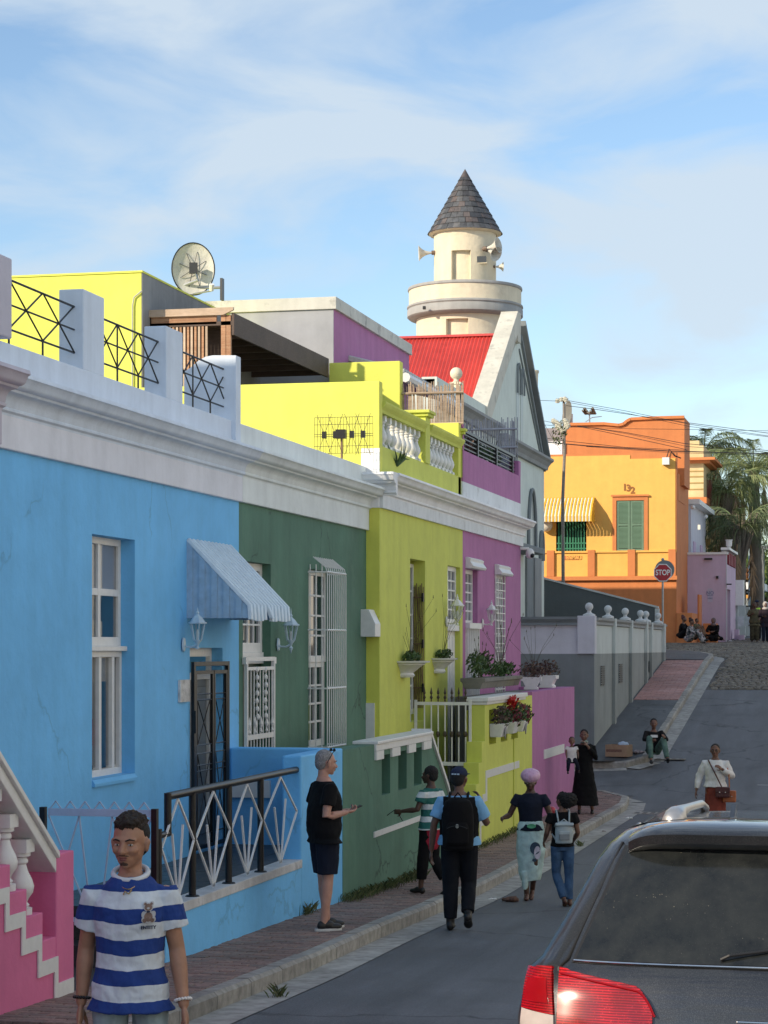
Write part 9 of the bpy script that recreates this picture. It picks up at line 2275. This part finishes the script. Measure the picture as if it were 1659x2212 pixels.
person('person in black cap and yellow hi-vis vest partly hidden behind the khaki man', pg_, rz_img(pg_, 0, 1), 1.72, {}, sk=sk_dark, vox=.018, face=False,
    outfit=(g_tee(cloth('maroon_jumper', (.12, .02, .03)), sl=1.8), lambda I: fuse(loft(MB(), [I['ring'](f, rx, ry, 1.25) for f, rx, ry in ((.0, .15, .11), (.45, .155, .11), (.8, .15, .10), (.9, .11, .08))]), 'hi_vis_vest', plain('lime_hi_vis', (.45, .75, .08), .7), I['t'], .018, 1), g_legs(c_black, .95), g_shoes(m_blackl), cap_hat))
# small things
bx0 = onG((1337, 1634), .15); cbx = cloth('x', (.1, .1, .1)); M_card = plain('corrugated_card', (.38, .25, .16), .8, var=.12)
bxx = thing('cardboard_box', 'open cardboard box holding a pale cloth on the far pavement corner', 'box', bx0, R(-14))
w_, d_b, h_ = .26, .19, .27
b = MB(); b.wall('x', -w_, -w_+.006, -d_b, d_b, 0, h_); b.wall('x', w_-.006, w_, -d_b, d_b, 0, h_); b.wall('y', -d_b, -d_b+.006, -w_+.006, w_-.006, 0, h_); b.wall('y', d_b-.006, d_b, -w_+.006, w_-.006, 0, h_); b.box(-w_+.006, w_-.006, -d_b+.006, d_b-.006, 0, .006); b.build('carton', M_card, bxx, local=True)
MB().box(-w_+.02, w_-.12, -d_b-.0025, -d_b-.0005, h_*.40, h_*.62).build('printed_band', plain('brown_print', (.20, .11, .08), .8, var=.4, sc=50), bxx, local=True)
cl = MB(); ell(cl, Vector((.1, .02, h_)), (.13, .13, .07)); o = fuse(cl, 'cloth', cloth('pale_blue_rag', (.42, .50, .60)), None, .012, 1, (.04, .06)); o.matrix_world = worldmat(bxx); tag(o, 'pale blue cloth lying in the cardboard box', 'cloth')
lt = onG((1368, 1628), .15); o = MB()
for k in range(7): ell(o, Vector((rnd.uniform(-.15, .2), rnd.uniform(-.12, .12), .04)), (rnd.uniform(.04, .09), rnd.uniform(.03, .07), rnd.uniform(.02, .05)), None, 10, 6)
o = fuse(o, 'rag_heap', plain('mixed_rag', (.22, .18, .18), .9, var=.9, sc=9), None, .012, 0, (.04, .04)); o.location = lt; tag(o, 'small heap of rags and litter beside the cardboard box', 'rags')
def litter(name, lab, uv, off, r, mat, cat='litter'):
    P_ = onG(uv, off); o = MB(); 
    for k in range(3): ell(o, Vector((rnd.uniform(-r, r)*.6, rnd.uniform(-r, r)*.4, r*.2)), (r*.6, r*.35, r*.22), HD(rnd.uniform(0, 90), rnd.uniform(-20, 20)), 10, 6)
    o = fuse(o, name, mat, None, .008, 0, (r*.5, r*.5)); o.location = P_; tag(o, lab, cat)
litter('dry_leaf_clump', 'crumpled brown leaf clump on the road edge left of the bonnet woman', cK(372, 1885), 0, .14, plain('dry_brown_leaf', (.14, .08, .06), .9), 'leaves')
litter('paper_scrap', 'white paper scrap in the gutter left of the brown leaf clump', cK(202, 1872), 0, .07, M_wpaint)
litter('paper_scrap', 'white paper scrap lying by the kerb near the corner drain', cK(1385, 1160), 0, .07, M_wpaint)
litter('paper_scrap', 'white scrap on the cobbles near the lilac wall foot', cS(1030, 990), 0, .15, M_wpaint)
litter('leaf', 'small brown leaf in the gutter near the black car bonnet side', cK(1170, 1272), 0, .04, plain('dry_brown_leaf', (.14, .08, .06), .9), 'leaf')
# weeds along the walls and gutter
def weeds(name, lab, pts, n, h, mat=M_grassm, spread=.14):
    b = MB(); rn = random.Random(len(lab))
    for P_ in pts:
        for k in range(n):
            q = Vector(P_)+Vector((rn.gauss(0, spread*.5), rn.gauss(0, spread), 0)); L = h*rn.uniform(.3, 1.1); a = rn.uniform(0, 6.28); d = Vector((math.cos(a), math.sin(a), 0)); w = d.cross(Vector((0, 0, 1)))*.0035
            b.add([q-w, q+w, q+d*L*.35+Vector((0, 0, L*.7))+w*.6, q+d*L*.8+Vector((0, 0, L))], [(0, 1, 2, 3)])
    o = b.build(name, mat); o['kind'] = 'stuff'; o['label'] = lab; return o
gp = [onX(cH(x, y), WX+.06) for x, y in ((575, 1530), (640, 1510), (700, 1500), (760, 1480), (830, 1440), (900, 1420), (1000, 1390), (1050, 1370), (1090, 1350))]
for q in gp: q.z = pave(q.y)
weeds('weeds', 'ragged green weeds at the foot of the green stoep wall', gp, 110, .11)
gp = [Vector((WX+.05, y, pave(y))) for y in rng(32.6, 38, .25)]; weeds('weeds', 'low weeds along the foot of the lime stoep wall', gp, 26, .09)
q = onG(cH(225, 1655), .15); weeds('weeds', 'tuft of grass at the blue wall beside the man in black', [q], 60, .15, spread=.08)
q = onG(cC(1105, 1560+200), .02); q = onG((602, 2155), .0); weeds('weeds', 'tuft of grass in the gutter at the bottom kerb', [q], 40, .11, spread=.05)
q = onG(cK(965, 1400), .0); weeds('weeds', 'tuft of grass in the gutter right of the girl', [q], 40, .11, spread=.05)
